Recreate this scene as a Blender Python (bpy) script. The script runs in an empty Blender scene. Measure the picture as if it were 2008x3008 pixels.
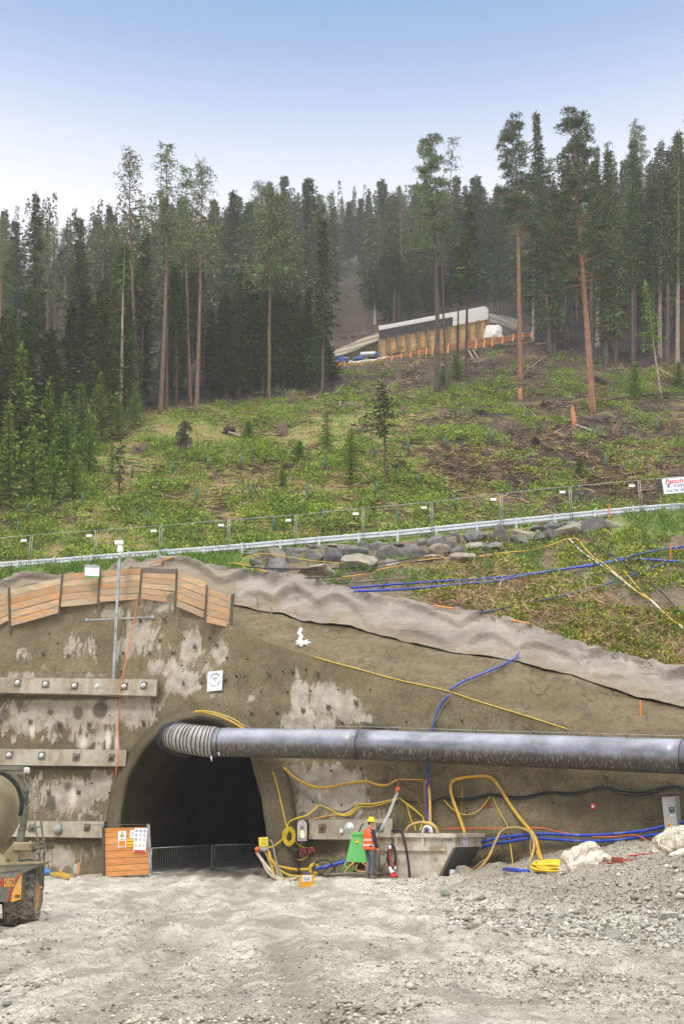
import bpy, bmesh, math, random
import numpy as np
from math import sin, cos, pi, radians, atan2, sqrt
from mathutils import Vector, Matrix, Quaternion, Euler
from mathutils.bvhtree import BVHTree

random.seed(7)
rng = np.random.default_rng(11)
C = bpy.context.scene.collection
SC = bpy.context.scene

# ------------------------------------------------------------------ camera
FPX, CX, CY = 3200.0, 1004.0, 1504.0          # focal length and centre in photo pixels
PITCH = radians(16.1)
CAM = Vector((0, 0, 1.7))
cam_d = bpy.data.cameras.new("camera")
cam_d.sensor_fit = 'VERTICAL'
cam_d.sensor_height = 36.0
cam_d.lens = 36.0 * FPX / 3008.0
cam_d.clip_end = 3000.0
cam_o = bpy.data.objects.new("camera", cam_d)
cam_o.location = CAM
cam_o.rotation_euler = (radians(90) + PITCH, 0, 0)
C.objects.link(cam_o)
SC.camera = cam_o

# ------------------------------------------------------------------ light
CLOUD = 20.0
SUN_EL, SUN_AZ = radians(52), radians(205)       # azimuth measured from +Y clockwise: behind the camera, left
world = bpy.data.worlds.new("World")
SC.world = world
world.use_nodes = True
wn, wl = world.node_tree.nodes, world.node_tree.links
wn.clear()
w_out = wn.new("ShaderNodeOutputWorld")
w_bg = wn.new("ShaderNodeBackground")
w_sky = wn.new("ShaderNodeTexSky")
w_sky.sky_type = 'NISHITA'
w_sky.sun_disc = False
w_sky.sun_elevation = SUN_EL
w_sky.sun_rotation = SUN_AZ
w_sky.altitude = 600
w_sky.air_density = 0.75
w_sky.dust_density = 0.6
w_sky.ozone_density = 1.2
# rain cloud over the Nishita sky: pale low down, thin in a blue band, brightened overhead, out of view, to light the ground
w_tc = wn.new("ShaderNodeTexCoord")
w_sep = wn.new("ShaderNodeSeparateXYZ")
wl.new(w_tc.outputs['Generated'], w_sep.inputs[0])
def w_ramp(stops):
    r = wn.new("ShaderNodeValToRGB"); r.color_ramp.interpolation = 'EASE'
    while len(r.color_ramp.elements) < len(stops): r.color_ramp.elements.new(.5)
    for e, (p, c) in zip(r.color_ramp.elements, stops): e.position = p; e.color = tuple(c) + (1,) if hasattr(c, '__len__') else (c, c, c, 1)
    wl.new(w_sep.outputs['Z'], r.inputs[0]); return r.outputs[0]
w_fac = w_ramp([(.46, .97), (.67, .62), (.80, .97)])
w_col = w_ramp([(.50, (.258, .257, .278)), (.68, (.022, .086, .190)), (.86, (.92, .92, .92))])
w_mul = wn.new("ShaderNodeMix"); w_mul.data_type = 'RGBA'; w_mul.blend_type = 'MULTIPLY'; w_mul.inputs[0].default_value = 1
w_mul.inputs[7].default_value = (CLOUD, CLOUD, CLOUD, 1)
wl.new(w_col, w_mul.inputs[6])
w_mix = wn.new("ShaderNodeMix"); w_mix.data_type = 'RGBA'
wl.new(w_fac, w_mix.inputs[0])
wl.new(w_sky.outputs[0], w_mix.inputs[6])
wl.new(w_mul.outputs[2], w_mix.inputs[7])
wl.new(w_mix.outputs[2], w_bg.inputs[0])
w_bg.inputs[1].default_value = 0.13
wl.new(w_bg.outputs[0], w_out.inputs[0])

sun_d = bpy.data.lights.new("sun", 'SUN')
sun_d.energy = 1.5
sun_d.angle = radians(14)
sun_d.color = (1.0, 0.96, 0.9)
sun_o = bpy.data.objects.new("sun", sun_d)
sun_dir = Vector((sin(SUN_AZ) * cos(SUN_EL), cos(SUN_AZ) * cos(SUN_EL), sin(SUN_EL)))
sun_o.rotation_euler = (-sun_dir).to_track_quat('-Z', 'Y').to_euler()
C.objects.link(sun_o)

SC.view_settings.view_transform = 'Standard'
SC.view_settings.look = 'None'
SC.view_settings.gamma = 1
SC.view_settings.exposure = 0.82
SC.render.engine = 'CYCLES'
SC.cycles.use_denoising = True
SC.cycles.max_bounces = 5
SC.cycles.diffuse_bounces = 3
SC.cycles.glossy_bounces = 2
SC.cycles.transmission_bounces = 3
SC.cycles.volume_bounces = 0
SC.cycles.transparent_max_bounces = 6
SC.cycles.sample_clamp_indirect = 4

# ------------------------------------------------------------------ pixel <-> world
def ray(px, py):
    x, y = (px - CX) / FPX, (CY - py) / FPX
    return Vector((x, cos(PITCH) - y * sin(PITCH), sin(PITCH) + y * cos(PITCH)))
def U(px, py, Y):
    d = ray(px, py)
    return CAM + d * (Y / d.y)
def G(px, py, z=0.0):
    d = ray(px, py)
    return CAM + d * ((z - CAM.z) / d.z)
def proj(p):
    v = Vector(p) - CAM
    dep = v.y * cos(PITCH) + v.z * sin(PITCH)
    up = -v.y * sin(PITCH) + v.z * cos(PITCH)
    return CX + FPX * v.x / dep, CY - FPX * up / dep
def ppm(p):                                     # photo pixels per metre at a point
    v = Vector(p) - CAM
    return FPX / (v.y * cos(PITCH) + v.z * sin(PITCH))
def lerp(a, b, t):
    return a + (b - a) * t
def interp(pts, x):
    return float(np.interp(x, [p[0] for p in pts], [p[1] for p in pts]))
def sstep(a, b, x):
    t = np.clip((x - a) / (b - a), 0, 1)
    return t * t * (3 - 2 * t)

# ------------------------------------------------------------------ numpy noise
_perm = np.random.default_rng(3).random((64, 64, 64))
def vnoise(x, y, z=0.0):
    x, y, z = np.broadcast_arrays(np.asarray(x, float), np.asarray(y, float), np.asarray(z, float))
    xi, yi, zi = np.floor(x).astype(int), np.floor(y).astype(int), np.floor(z).astype(int)
    fx, fy, fz = x - xi, y - yi, z - zi
    fx, fy, fz = fx * fx * (3 - 2 * fx), fy * fy * (3 - 2 * fy), fz * fz * (3 - 2 * fz)
    def h(a, b, c):
        return _perm[a & 63, b & 63, c & 63]
    c00 = h(xi, yi, zi) * (1 - fx) + h(xi + 1, yi, zi) * fx
    c10 = h(xi, yi + 1, zi) * (1 - fx) + h(xi + 1, yi + 1, zi) * fx
    c01 = h(xi, yi, zi + 1) * (1 - fx) + h(xi + 1, yi, zi + 1) * fx
    c11 = h(xi, yi + 1, zi + 1) * (1 - fx) + h(xi + 1, yi + 1, zi + 1) * fx
    c0 = c00 * (1 - fy) + c10 * fy
    c1 = c01 * (1 - fy) + c11 * fy
    return (c0 * (1 - fz) + c1 * fz) * 2 - 1
def fbm(x, y, z=0.0, o=4):
    r, a, f = 0.0, 1.0, 1.0
    for k in range(o):
        r = r + a * vnoise(np.asarray(x) * f + 17.3 * k, np.asarray(y) * f + 5.1 * k, np.asarray(z) * f)
        a *= 0.5; f *= 2.03
    return r

# ------------------------------------------------------------------ object helpers
def tag(o, label=None, cat=None, group=None, kind=None):
    if label: o['label'] = label
    if cat: o['category'] = cat
    if group: o['group'] = group
    if kind: o['kind'] = kind
    return o
def empty(name, loc=(0, 0, 0), rot=(0, 0, 0), label=None, cat=None, group=None):
    o = bpy.data.objects.new(name, None)
    o.empty_display_size = 0.2
    C.objects.link(o)
    o.location = loc
    o.rotation_euler = rot
    return tag(o, label, cat, group)
def frame_empty(name, mat4, label, cat, group=None):
    o = empty(name, label=label, cat=cat, group=group)
    o.matrix_world = mat4
    return o
def copy_tree(o, parent=None):
    c = o.copy()
    C.objects.link(c)
    if parent is not None: c.parent = parent
    for ch in list(o.children):
        copy_tree(ch, c)
    return c

def mesh_np(name, V, Fq, mat, parent=None, smooth=False, attr=None):
    """V (n,3) array, Fq (m,3|4) int array"""
    me = bpy.data.meshes.new(name)
    V = np.asarray(V, np.float32); Fq = np.asarray(Fq, np.int32)
    k = Fq.shape[1]
    me.vertices.add(len(V)); me.vertices.foreach_set("co", V.ravel())
    me.loops.add(Fq.size); me.loops.foreach_set("vertex_index", Fq.ravel())
    me.polygons.add(len(Fq))
    me.polygons.foreach_set("loop_start", np.arange(0, Fq.size, k, dtype=np.int32))
    me.polygons.foreach_set("loop_total", np.full(len(Fq), k, dtype=np.int32))
    if smooth:
        me.polygons.foreach_set("use_smooth", np.ones(len(Fq), dtype=bool))
    me.update(calc_edges=True)
    if attr:
        for an, av in attr.items():
            a = me.attributes.new(an, 'FLOAT', 'POINT')
            a.data.foreach_set("value", np.asarray(av, np.float32).ravel())
    me.materials.append(mat)
    o = bpy.data.objects.new(name, me)
    C.objects.link(o)
    if parent is not None: o.parent = parent
    return o

def smooth_pts(pts, sub=6):
    """Catmull-Rom through points"""
    P = [Vector(p) for p in pts]
    if len(P) < 3: return P
    P = [P[0] * 2 - P[1]] + P + [P[-1] * 2 - P[-2]]
    out = []
    for i in range(1, len(P) - 2):
        a, b, c, d = P[i - 1], P[i], P[i + 1], P[i + 2]
        for k in range(sub):
            t = k / sub
            out.append(0.5 * ((2 * b) + (c - a) * t + (2 * a - 5 * b + 4 * c - d) * t * t + (3 * b - a - 3 * c + d) * t ** 3))
    out.append(P[-2])
    return out

class MB:
    def __init__(s):
        s.v = []; s.f = []; s.sm = []; s.mi = []; s.cur = 0
    def add(s, vs, fs, smooth=False):
        n = len(s.v)
        s.v += [tuple(v) for v in vs]
        for f in fs:
            s.f.append(tuple(i + n for i in f)); s.sm.append(smooth); s.mi.append(s.cur)
        return s
    def box(s, c, d, M=None, bev=0.0):
        """centre c, full size d, optional matrix M applied after"""
        x, y, z = d[0] / 2, d[1] / 2, d[2] / 2
        c = Vector(c)
        b = min(bev, x * .9, y * .9, z * .9)
        if b <= 0:
            vs = [Vector((i * x, j * y, k * z)) + c for i in (-1, 1) for j in (-1, 1) for k in (-1, 1)]
            fs = [(0, 1, 3, 2), (4, 6, 7, 5), (0, 4, 5, 1), (2, 3, 7, 6), (0, 2, 6, 4), (1, 5, 7, 3)]
        else:
            bm = bmesh.new(); bmesh.ops.create_cube(bm, size=1)
            for v in bm.verts: v.co = Vector((v.co.x * d[0], v.co.y * d[1], v.co.z * d[2]))
            bmesh.ops.bevel(bm, geom=list(bm.edges), offset=b, segments=1, affect='EDGES')
            bm.verts.index_update()
            vs = [v.co + c for v in bm.verts]; fs = [[v.index for v in f.verts] for f in bm.faces]
            bm.free()
        if M is not None: vs = [M @ v for v in vs]
        return s.add(vs, fs)
    def quadbox(s, q, n):
        """extrude quad q (4 pts) by vector n"""
        q = [Vector(p) for p in q]; n = Vector(n)
        vs = q + [p + n for p in q]
        return s.add(vs, [(3, 2, 1, 0), (4, 5, 6, 7), (0, 1, 5, 4), (1, 2, 6, 5), (2, 3, 7, 6), (3, 0, 4, 7)])
    def cyl(s, p0, p1, r0, r1=None, n=12, caps=True, smooth=True):
        if r1 is None: r1 = r0
        return s.tube([p0, p1], [r0, r1], n, caps, smooth)
    def bar(s, p0, p1, w, h=None, up=(0, 0, 1)):
        """rectangular bar between two points"""
        if h is None: h = w
        p0, p1 = Vector(p0), Vector(p1)
        t = (p1 - p0).normalized(); u = Vector(up)
        if abs(t.dot(u)) > .98: u = Vector((0, 1, 0))
        a = t.cross(u).normalized() * w / 2; b = t.cross(a).normalized() * h / 2
        vs = [p + i * a + j * b for p in (p0, p1) for i, j in ((-1, -1), (1, -1), (1, 1), (-1, 1))]
        return s.add(vs, [(0, 1, 2, 3), (7, 6, 5, 4), (0, 4, 5, 1), (1, 5, 6, 2), (2, 6, 7, 3), (3, 7, 4, 0)])
    def tube(s, pts, r, n=8, caps=True, smooth=True):
        P = [Vector(p) for p in pts]; m = len(P)
        R = list(r) if hasattr(r, '__len__') else [r] * m
        T = [(P[min(i + 1, m - 1)] - P[max(i - 1, 0)]).normalized() for i in range(m)]
        u = T[0].orthogonal().normalized()
        base = len(s.v); vs = []; fs = []
        for i in range(m):
            u = (u - T[i] * u.dot(T[i]))
            if u.length < 1e-6: u = T[i].orthogonal()
            u.normalize(); w = T[i].cross(u)
            for k in range(n):
                a = 2 * pi * k / n
                vs.append(P[i] + (u * cos(a) + w * sin(a)) * R[i])
        for i in range(m - 1):
            for k in range(n):
                k2 = (k + 1) % n
                fs.append((i * n + k, i * n + k2, (i + 1) * n + k2, (i + 1) * n + k))
        s.add(vs, fs, smooth)
        if caps:
            nb = len(s.v) - len(vs)
            s.f.append(tuple(nb + k for k in range(n))[::-1]); s.sm.append(False); s.mi.append(s.cur)
            s.f.append(tuple(nb + (m - 1) * n + k for k in range(n))); s.sm.append(False); s.mi.append(s.cur)
        return s
    def lathe(s, prof, n=24, M=None, smooth=True):
        """prof: list of (r, z)"""
        vs = []; fs = []
        for r, z in prof:
            for k in range(n):
                a = 2 * pi * k / n
                p = Vector((r * cos(a), r * sin(a), z))
                vs.append(M @ p if M is not None else p)
        for i in range(len(prof) - 1):
            for k in range(n):
                k2 = (k + 1) % n
                fs.append((i * n + k, i * n + k2, (i + 1) * n + k2, (i + 1) * n + k))
        return s.add(vs, fs, smooth)
    def prism(s, poly, p_of, n):
        """polygon of 2-D points mapped with p_of, extruded by n"""
        a = [Vector(p_of(q)) for q in poly]; n = Vector(n); b = [p + n for p in a]; m = len(a)
        fs = [tuple(range(m))[::-1], tuple(range(m, 2 * m))] + [(i, (i + 1) % m, m + (i + 1) % m, m + i) for i in range(m)]
        return s.add(a + b, fs)
    def text(s, body, M, size=0.1, ext=0.002, align='CENTER', bold=0.0, sx=1.0, shear=0.0, w=None):
        """letters as mesh, lying in the XY plane of M"""
        cu = bpy.data.curves.new("t", 'FONT'); cu.body = body; cu.size = size; cu.extrude = ext
        cu.align_x = align; cu.align_y = 'CENTER'; cu.offset = bold; cu.resolution_u = 2; cu.shear = shear
        o = bpy.data.objects.new("t", cu); C.objects.link(o)
        dg = bpy.context.evaluated_depsgraph_get(); dg.update()
        me = bpy.data.meshes.new_from_object(o.evaluated_get(dg))
        if w:
            xs = [v.co.x for v in me.vertices]; ww = max(xs) - min(xs) if xs else 1
            sx = w / ww
        vs = [M @ Vector((v.co.x * sx, v.co.y, v.co.z)) for v in me.vertices]
        fs = [tuple(p.vertices) for p in me.polygons]
        bpy.data.objects.remove(o); bpy.data.curves.remove(cu); bpy.data.meshes.remove(me)
        return s.add(vs, fs)
    def build(s, name, mat, parent=None, label=None, cat=None, group=None, kind=None, origin=None):
        me = bpy.data.meshes.new(name)
        vs = s.v
        if origin is not None:
            o0 = Vector(origin); vs = [tuple(Vector(v) - o0) for v in vs]
        me.from_pydata(vs, [], s.f)
        me.polygons.foreach_set("use_smooth", s.sm)
        mats = mat if isinstance(mat, (list, tuple)) else [mat]
        for m_ in mats: me.materials.append(m_)
        if len(mats) > 1: me.polygons.foreach_set("material_index", s.mi)
        me.update()
        o = bpy.data.objects.new(name, me)
        C.objects.link(o)
        if origin is not None: o.location = origin
        if parent is not None: o.parent = parent
        return tag(o, label, cat, group, kind)

# ------------------------------------------------------------------ materials
def lin(c):
    """sRGB 0-255 -> linear"""
    return tuple(((x / 255) / 12.92 if x <= 10 else (((x / 255) + .055) / 1.055) ** 2.4) for x in c[:3]) + (1,)
class NT:
    def __init__(s, name):
        s.m = bpy.data.materials.new(name); s.m.use_nodes = True
        s.n = s.m.node_tree.nodes; s.l = s.m.node_tree.links
        s.b = s.n['Principled BSDF']; s.tc = s.n.new("ShaderNodeTexCoord")
    def noise(s, scale, detail=4, rough=.55, stretch=None, dist=0.0, off=None, coord='Object'):
        nd = s.n.new("ShaderNodeTexNoise"); nd.inputs['Scale'].default_value = scale
        nd.inputs['Detail'].default_value = detail; nd.inputs['Roughness'].default_value = rough
        nd.inputs['Distortion'].default_value = dist
        s._co(nd, stretch, off, coord)
        return nd.outputs['Fac']
    def _co(s, nd, stretch, off, coord):
        src = s.tc.outputs[coord]
        if stretch or off:
            mp = s.n.new("ShaderNodeMapping")
            mp.inputs['Scale'].default_value = stretch or (1, 1, 1)
            mp.inputs['Location'].default_value = off or (0, 0, 0)
            s.l.new(src, mp.inputs[0]); src = mp.outputs[0]
        s.l.new(src, nd.inputs['Vector'])
    def voro(s, scale, feat='F1', stretch=None, coord='Object', off=None):
        nd = s.n.new("ShaderNodeTexVoronoi"); nd.feature = feat; nd.inputs['Scale'].default_value = scale
        s._co(nd, stretch, off, coord)
        return nd
    def ramp(s, fac, stops, interp='LINEAR'):
        nd = s.n.new("ShaderNodeValToRGB"); cr = nd.color_ramp; cr.interpolation = interp
        while len(cr.elements) < len(stops): cr.elements.new(0.5)
        for e, (p, c) in zip(cr.elements, stops):
            e.position = p; e.color = c if isinstance(c, tuple) and len(c) == 4 else ((c, c, c, 1) if not isinstance(c, tuple) else c + (1,))
        s.l.new(fac, nd.inputs[0]); return nd.outputs[0]
    def mix(s, fac, a, b, mode='MIX'):
        nd = s.n.new("ShaderNodeMix"); nd.data_type = 'RGBA'; nd.blend_type = mode
        for i, v in ((0, fac), (6, a), (7, b)):
            if isinstance(v, (int, float, tuple)):
                nd.inputs[i].default_value = v
            else: s.l.new(v, nd.inputs[i])
        return nd.outputs[2]
    def math(s, op, a, b=0.0, c=None):
        nd = s.n.new("ShaderNodeMath"); nd.operation = op
        for i, v in ((0, a), (1, b)) + (((2, c),) if c is not None else ()):
            if isinstance(v, (int, float)): nd.inputs[i].default_value = v
            else: s.l.new(v, nd.inputs[i])
        return nd.outputs[0]
    def attr(s, name):
        nd = s.n.new("ShaderNodeAttribute"); nd.attribute_name = name
        return nd.outputs['Fac']
    def sep(s, coord='Object'):
        nd = s.n.new("ShaderNodeSeparateXYZ"); s.l.new(s.tc.outputs[coord], nd.inputs[0]); return nd.outputs
    def bump(s, h, strength=.5, dist=.05, prev=None):
        nd = s.n.new("ShaderNodeBump"); nd.inputs['Strength'].default_value = strength
        nd.inputs['Distance'].default_value = dist
        s.l.new(h, nd.inputs['Height'])
        if prev is not None: s.l.new(prev, nd.inputs['Normal'])
        return nd.outputs[0]
    def out(s, col=None, rough=None, norm=None, metal=None, spec=None):
        for k, v in (('Base Color', col), ('Roughness', rough), ('Normal', norm), ('Metallic', metal), ('Specular IOR Level', spec)):
            if v is None: continue
            if isinstance(v, (int, float, tuple)): s.b.inputs[k].default_value = v
            else: s.l.new(v, s.b.inputs[k])
        return s.m
def L(r, g, b): return lin((r, g, b))

def mat_basic(name, c, rough=.6, metal=0.0, var=.25, vscale=6.0, bump=0.0, bscale=40.0, dirt=None, dirt_amt=.5, dirt_scale=3.0):
    """a paint/plastic/metal with tonal variation and optional dirt blotches"""
    t = NT(name)
    n = t.noise(vscale, 5, .6)
    lo = tuple(x * (1 - var) for x in c[:3]) + (1,); hi = tuple(min(1, x * (1 + var * .7)) for x in c[:3]) + (1,)
    col = t.ramp(n, [(.3, lo), (.7, hi)])
    if dirt is not None:
        d = t.noise(dirt_scale, 6, .65, off=(3, 7, 1))
        m = t.ramp(d, [(max(0.0, .62 - dirt_amt * .35), 0.0), (.78 - dirt_amt * .2, 1.0)])
        col = t.mix(m, col, dirt)
    nm = None
    if bump > 0:
        nm = t.bump(t.noise(bscale, 4, .6), bump, .01)
    return t.out(col, rough, nm, metal)
# ================================================================== SETTING
# plan of the shotcrete face: distance Y at ground level, with a 12 % batter
YB = [(-60, 45), (-30, 42.5), (-9, 41.0), (-2.5, 38.2), (1.6, 36.2), (9.5, 32.2), (14, 29.8), (30, 22), (60, 8)]
BAT = 0.12
def wall_hit(px, py, off=0.0):
    d = ray(px, py); Y = 38.0
    for _ in range(14):
        p = CAM + d * (Y / d.y)
        Y = interp(YB, p.x) + BAT * max(p.z, -1) - off
    return CAM + d * (Y / d.y)
def wall_pt(x, z, off=0.0):
    return Vector((x, interp(YB, x) + BAT * max(z, -1) - off, z))
def wall_frame(p):
    """matrix: x along wall, y out of the wall (towards camera), z up the wall; at point p"""
    a = wall_pt(p.x - .3, p.z); b = wall_pt(p.x + .3, p.z)
    X = (b - a).normalized(); Z = Vector((0, BAT, 1)).normalized(); Yv = Z.cross(X).normalized(); Z = X.cross(Yv)
    M = Matrix((X, Yv, Z)).transposed().to_4x4(); M.translation = p
    return M                                      # y axis points INTO the hill

# ---- ground height
TRK = [(-1.0, -.16, .003), (3.4, -.42, .008), (-5.5, .10, -.002), (6.5, -.62, .012), (-3.2, .02, -.001), (9.5, -.30, -.012)]
def track(x, y):
    """wheel tracks: (groove, raised rim)"""
    g = np.zeros(np.broadcast(x, y).shape); r = g.copy()
    for k, (x0, s, c) in enumerate(TRK):
        xc = x0 + s * (y - 10) + c * (y - 10) ** 2 + .25 * vnoise(y * .2, k * 3.1)
        for o in (-.95, .95):
            d = np.abs(x - xc - o)
            fade = .55 + .45 * vnoise(y * .35, k * 7.7 + o)
            g = np.maximum(g, np.exp(-(d / .20) ** 2) * (.8 + .2 * np.sin(y * 24)) * fade); r = np.maximum(r, np.exp(-((d - .36) / .12) ** 2) * fade)
    return g, r
def gz(x, y):
    x = np.asarray(x, float); y = np.asarray(y, float)
    crest = np.interp(x, [-40, -1, 1.5, 3.1, 5, 6.8, 7.8, 10, 40], [0, .02, .12, .28, .62, 1.0, 1.12, 1.3, 1.6])
    foot = np.interp(x, [-40, 0, 2, 4.2, 5.2, 7, 40], [30, 29, 24.5, 18.9, 17.4, 16.2, 14])
    run = np.interp(x, [-40, 1.5, 5, 8, 40], [6, 6.5, 6.5, 6.2, 6])
    z = crest * sstep(0, 1, (y - foot) / run)
    z = z + .12 * np.exp(-((x - 1) / 3.0) ** 2 - ((y - 33.5) / 2.5) ** 2)
    z = z + .20 * np.exp(-((x + 4) / 3.5) ** 2) * sstep(39, 44, y)
    z = z + .05 * fbm(x * .22, y * .22, 3.3, 3)                   # broad swells
    # wheel ruts running towards the tunnel mouth
    r = 2.2 * fbm(x * .09, y * .09, 8.1, 2)
    u = x * .93 + y * .2 + r
    ruts = np.abs(np.sin(u * 1.15)) ** .6
    m = np.clip(1 - crest * sstep(0, 1, (y - foot) / run) * 3, 0, 1)
    z = z + m * .07 * (ruts - .6) * (fbm(x * .15, y * .12, 5.5, 2) > -.5)
    z = z + .04 * np.abs(fbm(x * 1.3, y * 1.1, 1.1, 4)) + .035 * fbm(x * 4.2, y * 4.2, 2.2, 4) + .022 * np.abs(fbm(x * 6.1, y * 5.3, 7.2, 2))
    tr, rim = track(x, y)
    z = z + m * (rim * .07 - tr * .09)
    rough = np.clip(fbm(x * .5, y * .9, 6.6, 3) * 1.6, 0, 1)
    z = z + .10 * rough * np.abs(fbm(x * 3.2, y * 3.0, 4.4, 4))
    mound = sstep(0, .25, crest * sstep(0, 1, (y - foot) / run))
    z = z + mound * (.11 * fbm(x * 1.6, y * 1.6, 9.1, 4) + .03 * fbm(x * 7, y * 7, 9.9, 3))
    w = np.exp(-((x - 1.5) / 2.3) ** 4 - ((y - 33.8) / 1.7) ** 4)      # trodden pad by the skip
    return z * (1 - w) + w * (.25 + .02 * fbm(x * 3, y * 3, 1.5, 3))
def gpt(px, py, dz=0.0):
    """where the pixel's ray meets the ground"""
    d = ray(px, py); z = 0.0; p = None
    if d.z >= -1e-4: return U(px, py, 33)
    for _ in range(12):
        p = CAM + d * ((z - CAM.z) / d.z)
        z = .5 * z + .5 * float(gz(p.x, p.y))
    ym = interp(YB, p.x) - 2.4
    if p.x > -3 and p.y > ym: p = U(px, py, ym)          # keep it in front of the wall
    return Vector((p.x, p.y, float(gz(p.x, p.y)) + dz))
def gat(x, y, dz=0.0):
    return Vector((x, y, float(gz(x, y)) + dz))

def m_ground():
    t = NT("crushed_rock_mud")
    a = t.noise(.35, 5, .6, stretch=(1, .8, 1)); b = t.noise(3.2, 8, .75); c = t.noise(17, 7, .8); d = t.noise(60, 5, .75); v = t.voro(24)
    col = t.ramp(a, [(.30, L(188, 180, 161)), (.48, L(216, 209, 191)), (.70, L(232, 226, 210))])
    wet = t.ramp(b, [(.42, 1.0), (.54, 0.0)])
    col = t.mix(t.math('MULTIPLY', wet, .42), col, L(134, 126, 110))
    dm = t.ramp(t.noise(.55, 6, .7, stretch=(1.0, .55, 1), dist=1.2, off=(1, 6, 0)), [(.46, 0.0), (.58, 1.0)])
    col = t.mix(t.math('MULTIPLY', dm, .6), col, L(134, 127, 111))
    sp = t.ramp(t.math('MULTIPLY_ADD', c, .6, t.math('MULTIPLY', d, .4)), [(.42, 1.0), (.52, 0.0)])
    col = t.mix(t.math('MULTIPLY', sp, .62), col, L(98, 90, 76))
    hi = t.ramp(d, [(.56, 0.0), (.68, 1.0)])
    col = t.mix(t.math('MULTIPLY', hi, .5), col, L(236, 232, 220))
    br = t.ramp(t.noise(.8, 5, .6, off=(5, 5, 0)), [(.62, 0.0), (.74, 1.0)])
    col = t.mix(t.math('MULTIPLY', br, .45), col, L(142, 124, 94))
    col = t.mix(t.math('MULTIPLY', t.attr('track'), .9), col, L(140, 131, 113))
    mo = t.attr('mound')
    col = t.mix(t.math('MULTIPLY', mo, .6), col, t.mix(t.ramp(c, [(.4, 0.0), (.6, 1.0)]), L(108, 97, 78), L(160, 149, 130)))
    gr = t.attr('green')
    col = t.mix(t.math('MULTIPLY', gr, .6), col, L(186, 192, 178))
    nm = t.bump(c, .9, .055); nm = t.bump(d, .8, .02, nm); nm = t.bump(v.outputs['Distance'], .5, .02, nm)
    rough = t.ramp(b, [(.40, .45), (.55, .9)])
    return t.out(col, rough, nm, spec=.3)
M_ground = m_ground()

def nonuni(lo, hi, dlo, dhi, d0, d1):
    """dense spacing d0 between dlo..dhi, growing outside"""
    mid = list(np.arange(dlo, dhi, d0))
    a, s = dlo, d0
    left = []
    while a > lo:
        s *= d1; a -= s; left.append(a)
    b, s = dhi, d0; right = []
    while b < hi:
        s *= d1; b += s; right.append(b)
    return np.array(left[::-1] + mid + right)
gx = nonuni(-400, 400, -12.5, 10.5, .085, 1.25)
gy = nonuni(-300, 95, 9.0, 36.0, .085, 1.3)
GX, GY = np.meshgrid(gx, gy)
GZ = gz(GX, GY)
ii = np.arange(len(gx) * len(gy)).reshape(len(gy), len(gx))
fq = np.stack([ii[:-1, :-1], ii[:-1, 1:], ii[1:, 1:], ii[1:, :-1]], -1).reshape(-1, 4)
_cr = np.interp(GX, [-40, -1, 1.5, 3.1, 5, 6.8, 7.8, 10, 40], [0, .02, .12, .28, .62, 1.0, 1.12, 1.3, 1.6])
_ft = np.interp(GX, [-40, 0, 2, 4.2, 5.2, 7, 40], [30, 29, 24.5, 18.9, 17.4, 16.2, 14])
_mound = sstep(0.05, .4, _cr * sstep(0, 1, (GY - _ft) / 6.5)) * (GX > -1)
_green = np.clip(np.exp(-((GX - 6.8) / 3) ** 2 - ((GY - _ft - .6) / 1.6) ** 2) * 1.3, 0, 1)
ground = mesh_np("ground", np.stack([GX, GY, GZ], -1).reshape(-1, 3), fq, M_ground, smooth=True,
                 attr={'mound': _mound, 'green': _green, 'track': track(GX, GY)[0] * (1 - _mound) * (GY > 5) * (GY < 42)})
tag(ground, kind='structure')

# ---- control curves (photo column -> row), turned into 3-D by their own distances
K1 = [(-900, 2000), (-500, 1900), (0, 1815), (100, 1780), (200, 1765), (300, 1755), (420, 1745), (520, 1755), (600, 1790), (690, 1845),
      (784, 1886), (936, 1935), (1065, 1970), (1163, 1997), (1320, 2033), (1442, 2073), (1553, 2107), (1665, 2145), (1710, 2158), (2008, 2240), (2500, 2400), (2900, 2480)]
K2 = [(-900, 1900), (-500, 1800), (0, 1770), (130, 1740), (300, 1720), (480, 1720), (600, 1745), (690, 1779), (757, 1794), (829, 1805), (891, 1828), (1029, 1843), (1074, 1857),
      (1186, 1886), (1320, 1917), (1397, 1926), (1522, 1944), (1598, 1970), (1665, 1980), (1754, 2010), (1866, 2051), (2008, 2080), (2500, 2220), (2900, 2300)]
K3 = [(-900, 1850), (-500, 1760), (0, 1722), (40, 1704), (70, 1695), (110, 1702), (180, 1706), (300, 1698), (345, 1676), (366, 1665), (382, 1649), (402, 1665), (430, 1662), (482, 1650), (536, 1656), (625, 1680), (700, 1690), (739, 1696), (869, 1705), (940, 1723),
      (1052, 1750), (1275, 1794), (1350, 1801), (1495, 1830), (1576, 1857), (1643, 1881), (1723, 1912), (1812, 1941), (1902, 1961), (2008, 1984), (2500, 2110), (2900, 2200)]
K4 = [(-900, 1760), (-500, 1715), (0, 1679), (53, 1676), (160, 1662), (269, 1655), (378, 1648), (488, 1641), (600, 1635), (711, 1625), (823, 1617), (937, 1606), (1053, 1599),
      (1167, 1590), (1280, 1573), (1399, 1562), (1514, 1552), (1628, 1540), (1745, 1532), (1858, 1508), (1974, 1502), (2008, 1499), (2500, 1450), (2900, 1410)]
RIDGE = [(-900, 830), (-500, 810), (0, 795), (300, 790), (700, 775), (780, 745), (850, 722), (1000, 712), (1100, 725), (1300, 712), (1500, 690), (2008, 610), (2500, 540), (2900, 520)]
cols = np.concatenate([np.arange(-900, -60, 40), np.arange(-60, 2080, 8), np.arange(2080, 2901, 40)]).astype(float)

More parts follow.
